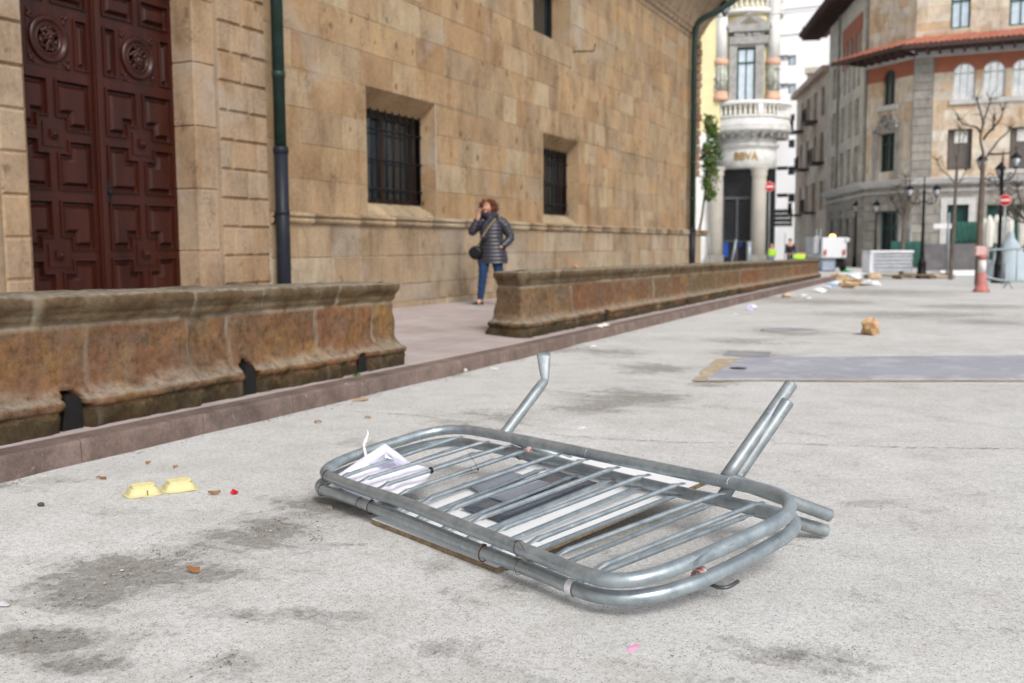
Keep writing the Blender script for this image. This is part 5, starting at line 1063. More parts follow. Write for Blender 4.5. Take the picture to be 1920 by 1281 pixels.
for k in range(26):
    an = 2*math.pi*k/26; c_ = BC+Vector((math.cos(an), math.sin(an), 0))*2.1; 
    if (c_-BC).dot(fd) > -.8: m_.box((c_.x, c_.y, zz(257)), (.75, .16, .34), an, bev=.05)
m_.build('corbels', GCA, b5)
m_ = MB(); m_.lathe(BC, [(2.38, zz(226)), (2.56, zz(225)), (2.56, zz(222)), (2.40, zz(221)), (2.38, zz(221))], 64); m_.lathe(BC, [(2.36, zz(203)), (2.60, zz(202)), (2.62, zz(197)), (2.52, zz(195)), (2.36, zz(195))], 64)
for k in range(54):
    an = 2*math.pi*k/54; c_ = BC+Vector((math.cos(an), math.sin(an), 0))*2.48
    if (c_-BC).dot(fd) > -1.2:
        h_ = zz(203)-zz(221)
        if k % 9 == 0: m_.box((c_.x, c_.y, zz(211)), (.22, .3, h_), an)
        else: m_.lathe((c_.x, c_.y, zz(221)), [(.06, 0), (.05, .05*h_), (.085, .3*h_), (.035, .6*h_), (.05, .85*h_), (.07, h_)], 8)
m_.build('balustrade', WST, b5)
# upper columns, window, pediment
for px_ in (1348.5, 1444.5):
    c_ = bp(px_, 58.55, 0); rc_ = .36
    m_ = MB(); m_.lathe(c_, [(rc_, zz(118)), (rc_*.96, zz(60)), (rc_*.92, zz(20)), (rc_*1.2, zz(12)), (rc_*1.3, zz(0)), (rc_*1.3, 16.5)], 24); co = m_.build('upper_column', WST, b5)
    m_ = MB(); m_.lathe(c_, [(rc_*1.0, zz(130)), (rc_*1.2, zz(126)), (rc_*1.2, zz(120)), (rc_*1.0, zz(117))], 24); m_.build('band', SAL, co); m_ = MB(); m_.lathe(c_, [(rc_*1.25, zz(194)), (rc_*1.25, zz(186)), (rc_*1.05, zz(184)), (rc_*1.15, zz(180)), (rc_*1.02, zz(177))], 24); m_.build('band', SAL, co)
    m_ = MB(); m_.lathe(c_, [(rc_*1.0, zz(177)), (rc_*1.0, zz(130))], 24); m_.r = [rnd() for _ in m_.r]
    for k in range(40): an = rnd(0, 6.28); m_.blob(c_+Vector((math.cos(an), math.sin(an), 0))*rc_+UPV*rnd(zz(175), zz(132)), rnd(.04, .1), 1, .4, r=rnd())
    m_.build('carved_drum', GRO, co)
wc = bp(1395, 58.2, 0); Fb = Face((wc.x, wc.y), (sd.x, sd.y)); Fb.n = fd
def bx(x0, y0, x1, y1): k = 58.2/FPX; return ((x0-1395)*k, (x1-1395)*k, zat(y1, 58.2), zat(y0, 58.2))
m_ = MB()
for r4, d_ in ((bx(1364, 80, 1378, 195), .12), (bx(1411, 80, 1427, 195), .12), (bx(1364, 78, 1434, 92), .2), (bx(1378, 92, 1411, 97), .05), (bx(1362, 62, 1436, 70), .3), (bx(1374, 70, 1426, 78), .1)): m_.rects(Fb.o, Fb.a, UPV, Fb.n, *r4, -.9, d_, .5)
x0, x1, z0_, z1_ = bx(1359, 35, 1439, 62); m_.prism([(x0, z0_), (x1, z0_), (x1, z0_+.15), ((x0+x1)/2, z1_), (x0, z0_+.15)], Fb.o, Fb.a, UPV, Fb.n, -.6, .28, .9)
for k in range(14): m_.blob(Fb.o+Fb.a*rnd(x0+.5, x1-.5)+UPV*zat(74, 58)+Fb.n*.12, .13, 1, .4)
m_.build('window_surround', GCA, b5)
m_ = MB(); m_.prism([(x0+.7, z0_+.18), (x1-.7, z0_+.18), ((x0+x1)/2, z1_-.25)], Fb.o, Fb.a, UPV, Fb.n, .281, .30); m_.build('pediment_panel', mat('tan_panel', (.22, .19, .15), .8), b5)
window(Fb, bx(1378, 97, 1411, 195), b5, GRNF, GLASSB, .25, bars=(1, 1), fw=.10)
m_ = MB(); m_.lathe(BC, [(1.7, zz(34)), (2.0, zz(33)), (2.05, zz(28)), (1.95, zz(26)), (1.95, zz(24))], 48); m_.lathe(BC, [(1.85, zz(8)), (2.0, zz(7)), (2.0, zz(3)), (1.85, zz(2))], 48)
for k in range(40): an = 2*math.pi*k/40; h_ = zz(8)-zz(25); m_.lathe(BC+Vector((math.cos(an)*1.93, math.sin(an)*1.93, zz(25))), [(.06, 0), (.08, .3*h_), (.035, .6*h_), (.06, h_)], 8)
m_.build('balustrade', WST, b5)
# ground floor columns, door
for px_ in (1341.5, 1422.5):
    c_ = bp(px_, 58.3, 0); m_ = MB(); m_.lathe(c_, [(.42, -.6), (.42, zz(345)), (.40, zz(335)), (.48, zz(330)), (.44, zz(326)), (.55, zz(319)), (.55, zz(317))], 28); m_.build('column', CRM, b5); m_ = MB(); m_.box((c_.x, c_.y, zz(489)), (1.0, 1.0, .5), math.atan2(sd.y, sd.x)); m_.build('column_base', GST, b5)
dc = bp(1382, 59.2, 0); k58 = 59.2/FPX; m_ = MB(); m_.rects(dc, sd, UPV, fd, -2.2, 2.2, -1, zz(317), -.6, -.4); m_.build('porch_wall', DARK, b5)
m_ = MB(); W2 = 27*k58
for a_, b_, c_, d_ in ((-W2, -W2+.10, -1, zz(375)), (W2-.10, W2, -1, zz(375)), (-.06, .06, -1, zz(375)), (-W2, W2, zz(375), zz(370)), (-W2, -W2+.05, zz(370), zz(320)), (-W2+.1, -.06, 1.2, 1.28), (.06, W2-.1, 1.2, 1.28)): m_.rects(dc, sd, UPV, fd, a_, b_, c_, d_, -.35, -.25)
dd = m_.build('door', mat('grey_door_frame', (.12, .13, .14), .4, .4), b5); m_ = MB(); m_.rects(dc, sd, UPV, fd, -W2, W2, -1, zz(320), -.40, -.37); m_.build('pane', mat('dark_door_glass', (.03, .032, .037), .12, bs=0), dd)
m_ = MB(); m_.rects(dc, sd, UPV, fd, -.78, -.5, .3, 1.2, -.36, -.33); m_.build('blue_poster', mat('blue_poster', (.02, .09, .45), .5), dd); m_ = MB(); m_.rects(dc, sd, UPV, fd, .15, .3, .9, 1.2, -.36, -.33); m_.build('blue_poster', mat('blue_poster', (.02, .09, .45), .5), dd)
# letters on the curved band
cu = bpy.data.curves.new('sign_letters', 'FONT'); cu.body = 'BBVA'; cu.size = .62; cu.extrude = .03; cu.align_x = 'CENTER'; cu.offset = .012
to = bpy.data.objects.new('sign_letters', cu); me = bpy.data.meshes.new_from_object(to.evaluated_get(bpy.context.evaluated_depsgraph_get())) if False else None
COL.objects.link(to); bpy.context.view_layer.update(); me = bpy.data.meshes.new_from_object(to.evaluated_get(bpy.context.evaluated_depsgraph_get())); bpy.data.objects.remove(to)
for v in me.vertices:
    an = v.co.x*.92/1.80; rr_ = 1.83+v.co.z; b_ = fd*math.cos(an)*rr_+sd*math.sin(an)*rr_; v.co = BC+b_+UPV*(zz(303)+v.co.y*1.05)
me.materials.clear(); me.materials.append(mat('brass_letters', (.42, .27, .09), .4, .5)); ob = bpy.data.objects.new('sign_letters', me); COL.objects.link(ob); ob.parent = b5; ob.matrix_parent_inverse = Matrix.Translation(-b5.location)
# a plain far facade that closes the left of the square behind the bank
b6 = thing('far_building', 'grey building filling the gap behind the bank bay and the stone corner', 'building', (-26, 75, 0)); m_ = MB(); m_.box((-26, 76, 6), (18, 2, 15)); m_.build('wall', LST, b6)
# ------------------------------------------------------------------ the walking woman
def loft(mb, rings, r=0., m=0, cap=True):
    I = [[mb.vert(p) for p in rg] for rg in rings]; n = len(I[0])
    for a_, b_ in zip(I, I[1:]):
        for k in range(n): mb.face([a_[k], a_[(k+1) % n], b_[(k+1) % n], b_[k]], r, m, True)
    if cap: mb.face(I[0][::-1], r, m); mb.face(I[-1], r, m)
def skin_mesh(name, pts, edges, radii, mt, parent, sub=2, root=0):
    me = bpy.data.meshes.new(name); me.from_pydata(pts, edges, []); ob = bpy.data.objects.new(name, me); COL.objects.link(ob)
    md = ob.modifiers.new('s', 'SKIN'); md.use_smooth_shade = True; sv = me.skin_vertices
    if not sv: 
        bm_ = bmesh.new(); bm_.from_mesh(me); bm_.verts.layers.skin.verify(); bm_.to_mesh(me); bm_.free(); sv = me.skin_vertices
    for i, r_ in enumerate(radii): sv[0].data[i].radius = (r_, r_) if isinstance(r_, (int, float)) else r_
    for v in sv[0].data: v.use_root = False
    sv[0].data[root].use_root = True
    su = ob.modifiers.new('u', 'SUBSURF'); su.levels = sub; su.render_levels = sub
    bpy.context.view_layer.update(); dg = bpy.context.evaluated_depsgraph_get(); m2 = bpy.data.meshes.new_from_object(ob.evaluated_get(dg)); bpy.data.objects.remove(ob)
    m2.materials.clear(); m2.materials.append(mt); m2.polygons.foreach_set('use_smooth', [True]*len(m2.polygons))
    o2 = bpy.data.objects.new(name, m2); COL.objects.link(o2); o2.parent = parent; return o2
SKIN = mat('skin', (.50, .27, .19), .55, var=.08, vs=8, bs=0); JEAN = mat('blue_jeans', (.018, .044, .11), .85, var=.3, vs=8, fine=80); COAT = mat('dark_puffer_nylon', (.030, .030, .042), .38, var=.2, vs=6, spec=.6); HAIR = mat('auburn_hair', [(.13, .042, .018), (.20, .07, .028), (.085, .028, .014), (.26, .10, .04)], .5, var=.3, vs=30); SCRF = mat('charcoal_scarf', (.040, .042, .055), .9, var=.3, vs=20); SOLE = mat('shoe_sole', (.55, .55, .52), .6); SHOE = mat('dark_shoe', (.03, .045, .045), .6)
WB = on_ground(905, 575, 0); wp = CAM+ray(921, 574.5)*16.15
WOM = Vector((wp.x, wp.y, walkz(wp.x, wp.y))); wr = R_(17)
wm = thing('person', 'woman with auburn hair in a dark puffer coat walking with a phone at her ear', 'person', (0, 0, 0))
V = Vector
# local frame: x to picture right, -y to the viewer, z up
J_ = {'pel': V((.0, 0, .92)), 'sp': V((.0, 0, 1.10)), 'ch': V((.01, 0, 1.28)), 'nk': V((-.005, -.01, 1.43)), 'nk2': V((-.025, -.02, 1.49)), 'hd': V((-.045, -.035, 1.58)), 'ht': V((-.045, -.02, 1.66)),
      'hl': V((-.09, -.0, .88)), 'kl': V((-.115, -.10, .50)), 'al': V((-.16, -.10, .10)), 'fl': V((-.19, -.20, .045)), 'hr': V((.09, 0, .88)), 'kr': V((.14, -.02, .50)), 'ar': V((.16, .26, .20)), 'fr': V((.16, .25, .06)),
      'sl': V((-.15, 0, 1.36)), 'el': V((-.275, -.10, 1.20)), 'wl': V((-.175, -.16, 1.40)), 'pl': V((-.158, -.155, 1.47)), 'sr': V((.19, .01, 1.36)), 'er': V((.31, .05, 1.11)), 'wr': V((.21, -.08, .97)), 'pr': V((.17, -.11, .93))}
order = list(J_); idx = {k: i for i, k in enumerate(order)}
E_ = [('pel', 'sp'), ('sp', 'ch'), ('ch', 'nk'), ('nk', 'nk2'), ('nk2', 'hd'), ('hd', 'ht'), ('pel', 'hl'), ('hl', 'kl'), ('kl', 'al'), ('al', 'fl'), ('pel', 'hr'), ('hr', 'kr'), ('kr', 'ar'), ('ar', 'fr'), ('ch', 'sl'), ('sl', 'el'), ('el', 'wl'), ('wl', 'pl'), ('ch', 'sr'), ('sr', 'er'), ('er', 'wr'), ('wr', 'pr')]
rad = {'pel': .13, 'sp': .115, 'ch': .12, 'nk': .058, 'nk2': .05, 'hd': (.078, .092), 'ht': .065, 'hl': .085, 'kl': .055, 'al': .037, 'fl': .035, 'hr': .085, 'kr': .055, 'ar': .037, 'fr': .035, 'sl': .055, 'el': .042, 'wl': .026, 'pl': .032, 'sr': .055, 'er': .042, 'wr': .026, 'pr': .032}
pts = [J_[k] for k in order]; ed_ = [(idx[a_], idx[b_]) for a_, b_ in E_]; ra = [rad[k] for k in order]
def finger(base, pts_, r_):
    global pts, ed_, ra
    prev = idx[base]
    for p in pts_: pts.append(V(p)); ra.append(r_); ed_.append((prev, len(pts)-1)); prev = len(pts)-1; r_ *= .9
finger('pl', [(-.150, -.165, 1.50), (-.128, -.178, 1.525), (-.108, -.178, 1.535)], .011); finger('pl', [(-.160, -.170, 1.505), (-.142, -.186, 1.537), (-.115, -.190, 1.553)], .011); finger('pl', [(-.168, -.160, 1.507), (-.155, -.178, 1.550), (-.130, -.187, 1.572)], .010); finger('pl', [(-.138, -.165, 1.485), (-.112, -.180, 1.502)], .009); finger('pl', [(-.172, -.135, 1.485), (-.165, -.125, 1.53), (-.148, -.12, 1.548)], .011)
bd = skin_mesh('body', pts, ed_, ra, SKIN, wm, 2, 0)
# face
mb = MB(); hc = V((-.045, -.035, 1.585)); 
fm_ = MB(); fdn = V((-.25, -1, -.05)).normalized(); sdn = V((0, 0, 1)).cross(fdn).normalized()*-1
mb.blob(hc+fdn*.012, .088, 3, .0, 1, scale=(.88, 1.02, 1.22)); mb.blob(hc+fdn*.102-UPV*.012, .017, 2, .1, 1, scale=(.8, 1, 1.5)); mb.blob(hc+fdn*.075-UPV*.075, .035, 2, .05, 1, scale=(1, .9, .7))
for s_ in (-1, 1): mb.blob(hc+fdn*.075+sdn*s_*.04-UPV*.025, .028, 2, .05)
mb.build('face', SKIN, wm)
mb = MB(); mb.tube([hc+fdn*.096-UPV*.052+sdn*.024, hc+fdn*.103-UPV*.054, hc+fdn*.096-UPV*.052-sdn*.024], [.003, .006, .003], 8); mb.build('mouth', mat('lips', (.35, .09, .08), .5), wm)
for s_ in (-1, 1):
    mb = MB(); mb.blob(hc+fdn*.088+sdn*s_*.031+UPV*.012, .011, 1, 0, scale=(1, 1, .6)); mb.build('eye', mat('eye_dark', (.03, .02, .018), .4), wm)
    mb = MB(); mb.tube([hc+fdn*.088+sdn*s_*.048+UPV*.028, hc+fdn*.094+sdn*s_*.030+UPV*.034, hc+fdn*.094+sdn*s_*.014+UPV*.03], .0035, 6); mb.build('eyebrow', HAIR, wm)
random.seed(77); mb = MB(); mb.blob(hc+V((.012, .042, .012)), .105, 3, .12, 2.5, scale=(1.02, .85, 1.08), r=.5)
for k in range(420):
    an = rnd(0, 2*math.pi); el = rnd(-.9, 1.5); d = V((math.cos(an)*math.cos(el), math.sin(an)*math.cos(el), math.sin(el)))
    if d.dot(fdn) > .62 and d.z < .55: continue
    if d.dot(fdn) > .35 and d.z < -.2 and abs(d.dot(sdn)) < .5: continue
    p = hc+V((.01, .03, .01))+V((d.x*.105, d.y*.09, d.z*.105)); P = [p]; dr_ = (d*.6+V((0, 0, -.8))+V((rnd(-.6, .6), rnd(-.6, .6), rnd(-.3, .3)))).normalized(); t_ = dr_.orthogonal().normalized(); q_2 = dr_.cross(t_); L_ = rnd(.05, .10)
    for j in range(1, 9): P.append(p+dr_*L_*j/8+(t_*math.cos(j*1.5)+q_2*math.sin(j*1.5))*.011)
    mb.tube(P, [.006, .0075, .008, .008, .008, .0075, .007, .005, .003], 5, r=rnd())
mb.build('hair', HAIR, wm)
# scarf
mb = MB(); P = []
for k in range(26): an = k*2*math.pi/13; P.append(V((-.01+.105*math.cos(an), -.015+.095*math.sin(an), 1.425+.022*(k/13)+.012*math.sin(an*2))))
mb.tube(P, [.04+.008*math.sin(k*2.1) for k in range(26)], 10); mb.tube([V((.05, -.11, 1.42)), V((.0, -.145, 1.35)), V((-.05, -.16, 1.26)), V((-.075, -.165, 1.15)), V((-.08, -.16, 1.05))], [.04, .045, .042, .042, .045], 10, squash=[(1.3, .6)]*5); mb.build('scarf', SCRF, wm)
# coat: quilted torso and sleeves
mb = MB(); rings = []; NZ = 92
for i in range(NZ+1):
    t = i/NZ; z = .685+(1.425-.685)*t
    def lerp(tab):
        for (a0, b0), (a1, b1) in zip(tab, tab[1:]):
            if a0 <= z <= a1: return b0+(b1-b0)*(z-a0)/(a1-a0)
        return tab[-1][1]
    rx = lerp([(.68, .245), (.75, .25), (.95, .215), (1.08, .185), (1.25, .195), (1.34, .19), (1.39, .135), (1.43, .08)]); ry = lerp([(.68, .165), (.8, .17), (1., .15), (1.25, .145), (1.34, .12), (1.39, .095), (1.43, .07)])
    cx_ = lerp([(.68, .03), (1., .02), (1.43, .0)]); q = .020*abs(math.sin(z*math.pi/.060))**.6-.012
    rings.append([V((cx_+(rx+q)*math.cos(k*2*math.pi/36), .0+(ry+q)*math.sin(k*2*math.pi/36), z+.004*math.sin(k*1.7))) for k in range(36)])
loft(mb, rings)
def sleeve(P, R_s):
    Q = []; RR_ = []
    for (a_, ra_), (b_, rb_) in zip(zip(P, R_s), zip(P[1:], R_s[1:])):
        for j in range(14): t = j/14; Q.append(a_.lerp(b_, t)); RR_.append(ra_+(rb_-ra_)*t)
    Q.append(P[-1]); RR_.append(R_s[-1]); s_ = 0; out = []
    for i, q in enumerate(Q): s_ += (q-Q[i-1]).length if i else 0; out.append(RR_[i]+.015*abs(math.sin(s_*math.pi/.058))**.6-.009)
    for _ in range(2): Q = [Q[0]]+[(Q[i-1]+Q[i]*2+Q[i+1])/4 for i in range(1, len(Q)-1)]+[Q[-1]]
    mb.tube(Q, out, 16)
sleeve([V((-.10, 0, 1.36)), V((-.18, -.02, 1.33)), V((-.285, -.10, 1.19)), V((-.265, -.14, 1.22)), V((-.185, -.158, 1.385))], [.085, .082, .070, .066, .050]); sleeve([V((.12, 0, 1.37)), V((.215, .01, 1.31)), V((.32, .05, 1.11)), V((.30, .02, 1.06)), V((.205, -.10, .955))], [.085, .085, .070, .068, .055])
mb.build('coat', COAT, wm)
# jeans and shoes
def legm(name, P, R_s, mt):
    mb = MB(); Q = []; W_ = []
    for (a_, ra_), (b_, rb_) in zip(zip(P, R_s), zip(P[1:], R_s[1:])):
        for j in range(8): t = j/8; Q.append(a_.lerp(b_, t)); W_.append(ra_+(rb_-ra_)*t+.004*math.sin(len(Q)*1.9))
    Q.append(P[-1]); W_.append(R_s[-1])
    for _ in range(2): Q = [Q[0]]+[(Q[i-1]+Q[i]*2+Q[i+1])/4 for i in range(1, len(Q)-1)]+[Q[-1]]
    mb.tube(Q, W_, 16); return mb.build(name, mt, wm)
legm('trouser_leg', [V((-.075, 0, .90)), V((-.10, -.05, .70)), V((-.115, -.10, .49)), V((-.14, -.10, .28)), V((-.158, -.10, .11))], [.10, .092, .072, .062, .052], JEAN); legm('trouser_leg', [V((.09, 0, .90)), V((.105, -.01, .70)), V((.14, .0, .50)), V((.155, .14, .33)), V((.16, .25, .22))], [.10, .092, .072, .062, .052], JEAN)
def shoe(h, d):
    mb = MB(); d = V(d).normalized(); s_ = V((-d.y, d.x, 0)).normalized(); u = s_.cross(d)*-1; u = u if u.z > 0 else -u; rings = []
    for t, w_, hh_ in ((-.03, .02, .05), (0, .036, .085), (.05, .040, .09), (.10, .042, .07), (.15, .046, .055), (.20, .042, .042), (.235, .025, .03)): rings.append([h+d*t+s_*math.cos(k*math.pi/8)*w_+u*(max(-.0, math.sin(k*math.pi/8))*hh_) for k in range(16)])
    loft(mb, rings); o_ = mb.build('shoe', SHOE, wm); mb = MB(); rings = []
    for t, w_ in ((-.035, .022), (0, .040), (.10, .043), (.15, .049), (.2, .045), (.242, .025)): rings.append([h+d*t+s_*math.cos(k*math.pi/8)*w_-u*.008+u*math.sin(k*math.pi/8)*.014 for k in range(16)])
    loft(mb, rings); mb.build('sole', SOLE, o_)
shoe(V((-.15, -.06, .022)), (-.45, -.9, .0)); shoe(V((.16, .29, .13)), (.0, -.8, -.6))
# hand bag and phone are held things
def place(o_):
    for c in [o_]: c.matrix_world = Matrix.Translation(WOM) @ Matrix.Rotation(wr, 4, 'Z')
hb = thing('handbag', 'black crossbody handbag with a tan strap hanging at the walking woman\'s hip', 'handbag', (0, 0, 0))
mb = MB(); c = V((-.215, -.15, .865)); rings = []
for t, w_, h_ in ((-.055, .07, .07), (-.05, .10, .10), (0, .118, .122), (.05, .10, .10), (.055, .07, .07)): rings.append([c+V((t*.3+math.cos(k*math.pi/10)*w_, t, math.sin(k*math.pi/10)*h_*(1 if math.sin(k*math.pi/10) < 0 else .85))) for k in range(20)])
loft(mb, rings); mb.build('bag_body', mat('black_leather', (.008, .008, .009), .4), hb)
mb = MB(); P = [V((-.20, -.14, .95)), V((-.135, -.19, 1.06)), V((-.06, -.20, 1.17)), V((.01, -.185, 1.28)), V((.08, -.14, 1.37)), V((.10, -.05, 1.41)), V((.10, .05, 1.40))]; mb.tube(smooth_loop(P, 2, False), .012, 8, squash=[(1, .4)]*len(smooth_loop(P, 2, False))); mb.build('strap', mat('tan_strap', (.36, .26, .13), .6), hb)
ph = thing('mobile_phone', 'black phone held to the ear of the walking woman', 'phone', (0, 0, 0)); mb = MB(); mb.box((-.128, -.150, 1.535), (.012, .07, .14), R_(25), tilt=Matrix.Rotation(R_(14), 3, 'Y'), bev=.004); mb.build('casing', BLACK, ph)
for o_ in (wm, hb, ph): place(o_)
# ------------------------------------------------------------------ trees, lamps, signs and the worksite
BARK = mat('plane_tree_bark', [(.13, .105, .085), (.17, .14, .115), (.10, .085, .07)], .9, var=.4, vs=6, fine=30, bs=.5)
def tree(px, pyb, D, label, paths, r0, seed, twigs=0):
    """paths: limbs in pixels at distance D, built as real limbs with some depth"""
    random.seed(seed); base = CAM+ray(px, pyb)*D; base.z = gz(base.x, base.y); root = thing('bare_tree', label, 'tree', base, 'bare pollarded trees on the square'); depth = (F0)
    def P3(x, y, o=0): return CAM+ray(x, y)*(D+o)
    tr = MB(); tp_ = paths[0]; P = [base-UPV*.1]+[P3(x, y) for x, y in tp_]; n = len(P); Q = smooth_loop(P, 2, False); tr.tube(Q, [r0*(1.25-.7*i/len(Q))*(1+.08*noise.noise(Vector((i, seed, 0)))) for i in range(len(Q))], 10); tr.build('trunk', BARK, root)
    cr = MB(); joints = []
    for j, pth in enumerate(paths[1:]):
        o = rnd(-.9, .9); P = [P3(x, y, o*min(1, i/2)) for i, (x, y) in enumerate(pth)]; Q = smooth_loop(P, 2, False); Q = [q+V((noise.noise(q*2), noise.noise(q*2+V((5, 0, 0))), noise.noise(q*2+V((0, 5, 0)))))*.05 for q in Q]
        cr.tube(Q, [r0*.42*(1-.55*i/len(Q)) for i in range(len(Q))], 8); cr.blob(Q[-1], r0*.55, 1, .5); joints += Q[len(Q)//3:]
        for k in range(5): d = V((rnd(-1, 1), rnd(-1, 1), rnd(.2, 1.2))).normalized(); L_ = rnd(.15, .45); cr.tube([Q[-1], Q[-1]+d*L_*.5+V((rnd(-.03, .03), 0, .02)), Q[-1]+d*L_], [r0*.16, r0*.1, r0*.05], 5)
    for k in range(twigs): q = random.choice(joints); d = V((rnd(-1, 1), rnd(-1, 1), rnd(-.2, 1))).normalized(); L_ = rnd(.2, .7); cr.tube([q, q+d*L_*.5+V((rnd(-.06, .06), rnd(-.06, .06), .03)), q+d*L_], [r0*.12, r0*.09, r0*.04], 5)
    cr.build('crown', BARK, root)
tree(1834, 545, 30, 'bare knobbly pollarded tree rising in front of the arched windows', [[(1836, 460), (1839, 390), (1842, 340), (1843, 300)], [(1843, 300), (1838, 262), (1842, 232), (1838, 205), (1830, 188)], [(1843, 232), (1850, 212), (1856, 196), (1857, 186)], [(1842, 300), (1856, 285), (1872, 262), (1890, 250), (1894, 240)], [(1852, 290), (1872, 292), (1890, 288), (1903, 280)], [(1846, 262), (1862, 240), (1874, 226), (1880, 205)], [(1862, 244), (1862, 228), (1863, 222)], [(1841, 250), (1830, 240), (1815, 236), (1804, 232), (1798, 222)]], .095, 3, 12)
tree(1782, 520, 36, 'slim bare young tree between the street lamp and the tall pollarded tree', [[(1786, 460), (1790, 390), (1793, 340), (1795, 300)], [(1795, 300), (1798, 270), (1800, 240)], [(1793, 345), (1780, 330), (1764, 318), (1757, 300)], [(1792, 350), (1804, 335), (1812, 318)], [(1795, 310), (1790, 290), (1786, 262)], [(1796, 290), (1806, 270), (1810, 250)]], .065, 4, 46)
tree(1690, 508, 41, 'small leaning tree with a bushy bare crown by the single street lamp', [[(1692, 470), (1694, 430), (1696, 405)], [(1696, 405), (1690, 380), (1684, 350)], [(1696, 405), (1702, 375), (1706, 340)], [(1695, 410), (1712, 385), (1722, 360)], [(1696, 408), (1682, 395), (1672, 375)], [(1696, 405), (1697, 370), (1698, 330)]], .085, 5, 120)
tree(1925, 520, 38, 'dark twiggy bare tree cut by the right edge of the picture', [[(1926, 460), (1928, 420)], [(1928, 420), (1905, 395), (1885, 372)], [(1927, 420), (1900, 410), (1880, 395)], [(1928, 415), (1915, 380), (1905, 350)], [(1928, 418), (1895, 380), (1870, 350)]], .12, 6, 140)
LGL = mat('frosted_lamp_glass', (.60, .62, .66), .3, bs=0)
def lantern(c, s, root):
    mb = MB(); mb.lathe(c, [(.02*s, -.50*s), (.10*s, -.46*s), (.12*s, -.42*s)], 8); mb.lathe(c, [(.24*s, -.02*s), (.27*s, 0), (.26*s, .03*s), (.16*s, .14*s), (.15*s, .18*s), (.06*s, .22*s), (.03*s, .32*s), (.0, .34*s)], 8)
    for k in range(8): an = k*math.pi/4; mb.tube([Vector(c)+V((math.cos(an)*.12*s, math.sin(an)*.12*s, -.42*s)), Vector(c)+V((math.cos(an)*.24*s, math.sin(an)*.24*s, -.02*s))], .012*s, 4)
    h_ = mb.build('lantern', IRON, root); g_ = MB(); g_.lathe(c, [(.105*s, -.42*s), (.215*s, -.02*s)], 8); g_.build('lantern_glass', LGL, h_)
def lamp(px, D, ytop, label, arms, sc=1., base_y=None):
    p = CAM+ray(px, 480)*D; p.z = gz(p.x, p.y); root = thing('street_lamp', label, 'street lamp', p, 'cast iron street lamps'); zt = zat(ytop, D); za = zt-.9*sc; mb = MB(); h_ = za-p.z
    mb.lathe(p, [(.22, 0), (.22, .12), (.17, .15), (.15, .55), (.17, .6), (.12, .66), (.085, .8), (.08, 1.0), (.065, 1.1), (.055, h_*.6), (.07, h_*.62), (.05, h_*.65), (.045, h_), (.07, h_+.02), (.03, h_+.1), (.02, zt-p.z-.1), (.035, zt-p.z-.05), (.0, zt-p.z+.05)], 14); mb.build('pole', IRON, root)
    for (pxl, pyl) in arms:
        c = CAM+ray(pxl, pyl)*D; c.z = zat(pyl, D); mb = MB(); top = V((p.x, p.y, za-.3)); e = V((c.x, c.y, c.z-.5*sc)); mid = (top+e)/2+V((0, 0, -.22)); mb.tube(smooth_loop([top, mid, e+V((0, 0, -.15)), e], 2, False), .022, 7); P = []
        for k in range(14): an = k*.65; rr_ = .17*(1-k/16); P.append(mid+(e-top).normalized()*math.cos(an)*rr_+V((0, 0, math.sin(an)*rr_+.12)))
        mb.tube(P, .014, 5); mb.build('arm', IRON, root); lantern(c, sc, root)
lamp(1729, 38, 338, 'black street lamp with two lanterns in front of the grey pilaster', [(1706, 360), (1756, 360)], .62)
lamp(1873, 32, 292, 'tall black street lamp with two large lanterns near the right edge', [(1841, 306), (1905, 302), (1876, 322)], .66)
for px_, D, lab in ((1603, 63, 'wall-side black lantern post left of the bank entrance'), (1641, 60, 'black lantern post nearest the bank entrance door'), (1579, 68, 'smallest black lantern post far down the side street facade')):
    p = CAM+ray(px_, 480)*D; p.z = gz(p.x, p.y); root = thing('street_lamp', lab, 'street lamp', p, 'cast iron street lamps'); zt = zat(390 if px_ > 1590 else 405, D); mb = MB(); mb.lathe(p, [(.16, 0), (.14, .6), (.07, .8), (.05, 2), (.04, zt-p.z-.4)], 10); mb.build('pole', IRON, root); lantern(V((p.x, p.y, zt)), .95, root)
# lantern hanging from the eaves
c = CAM+ray(1359, 18)*30.5; hl_ = thing('hanging_lantern', 'black lantern hanging from the eaves pipe at the corner of the stone building', 'lantern', c); lantern(V((c.x, c.y, zat(20, 30.5)+.1)), .62, hl_); mb = MB(); mb.tube([V((c.x, c.y, zat(8, 30.5))), V((c.x, c.y, zat(-14, 30.5))), V((c.x-.3, c.y, zat(-24, 30.5))), V((XW+.4, 31.2, 8.3))], .03, 8); mb.build('bracket', IRON, hl_)
# no entry signs
RED = mat('sign_red', (.52, .012, .02), .4, bs=0, var=.05)
def noentry(px, py, D, rpx, lab):
    c = CAM+ray(px, py)*D; c.z = zat(py, D); base = V((c.x, c.y, gz(c.x, c.y))); root = thing('no_entry_sign', lab, 'road sign', base, 'round red no entry signs'); r_ = rpx*D/FPX; n = (CAM-c); n.z = 0; n.normalize(); a_ = V((n.y, -n.x, 0)); mb = MB(); mb.tube([base+n*-.03, V((c.x, c.y, c.z+r_*1.15))-n*.03], .03, 8); mb.build('pole', GALD, root)
    mb = MB(); mb.lathe(c, [(0, 0), (r_, 0), (r_*1.02, .008), (r_, .014), (0, .0145)], 36, axis=n); f_ = mb.build('sign_disc', RED, root); mb = MB(); mb.rects(c, a_, UPV, n, -r_*.72, r_*.72, -r_*.17, r_*.17, .0146, .019); mb.build('white_bar', WHF, f_); mb = MB(); mb.lathe(c, [(r_*.93, .0146), (r_*.97, .018), (r_, .0146)], 36, axis=n, nocap=True); mb.build('rim', WHF, f_)
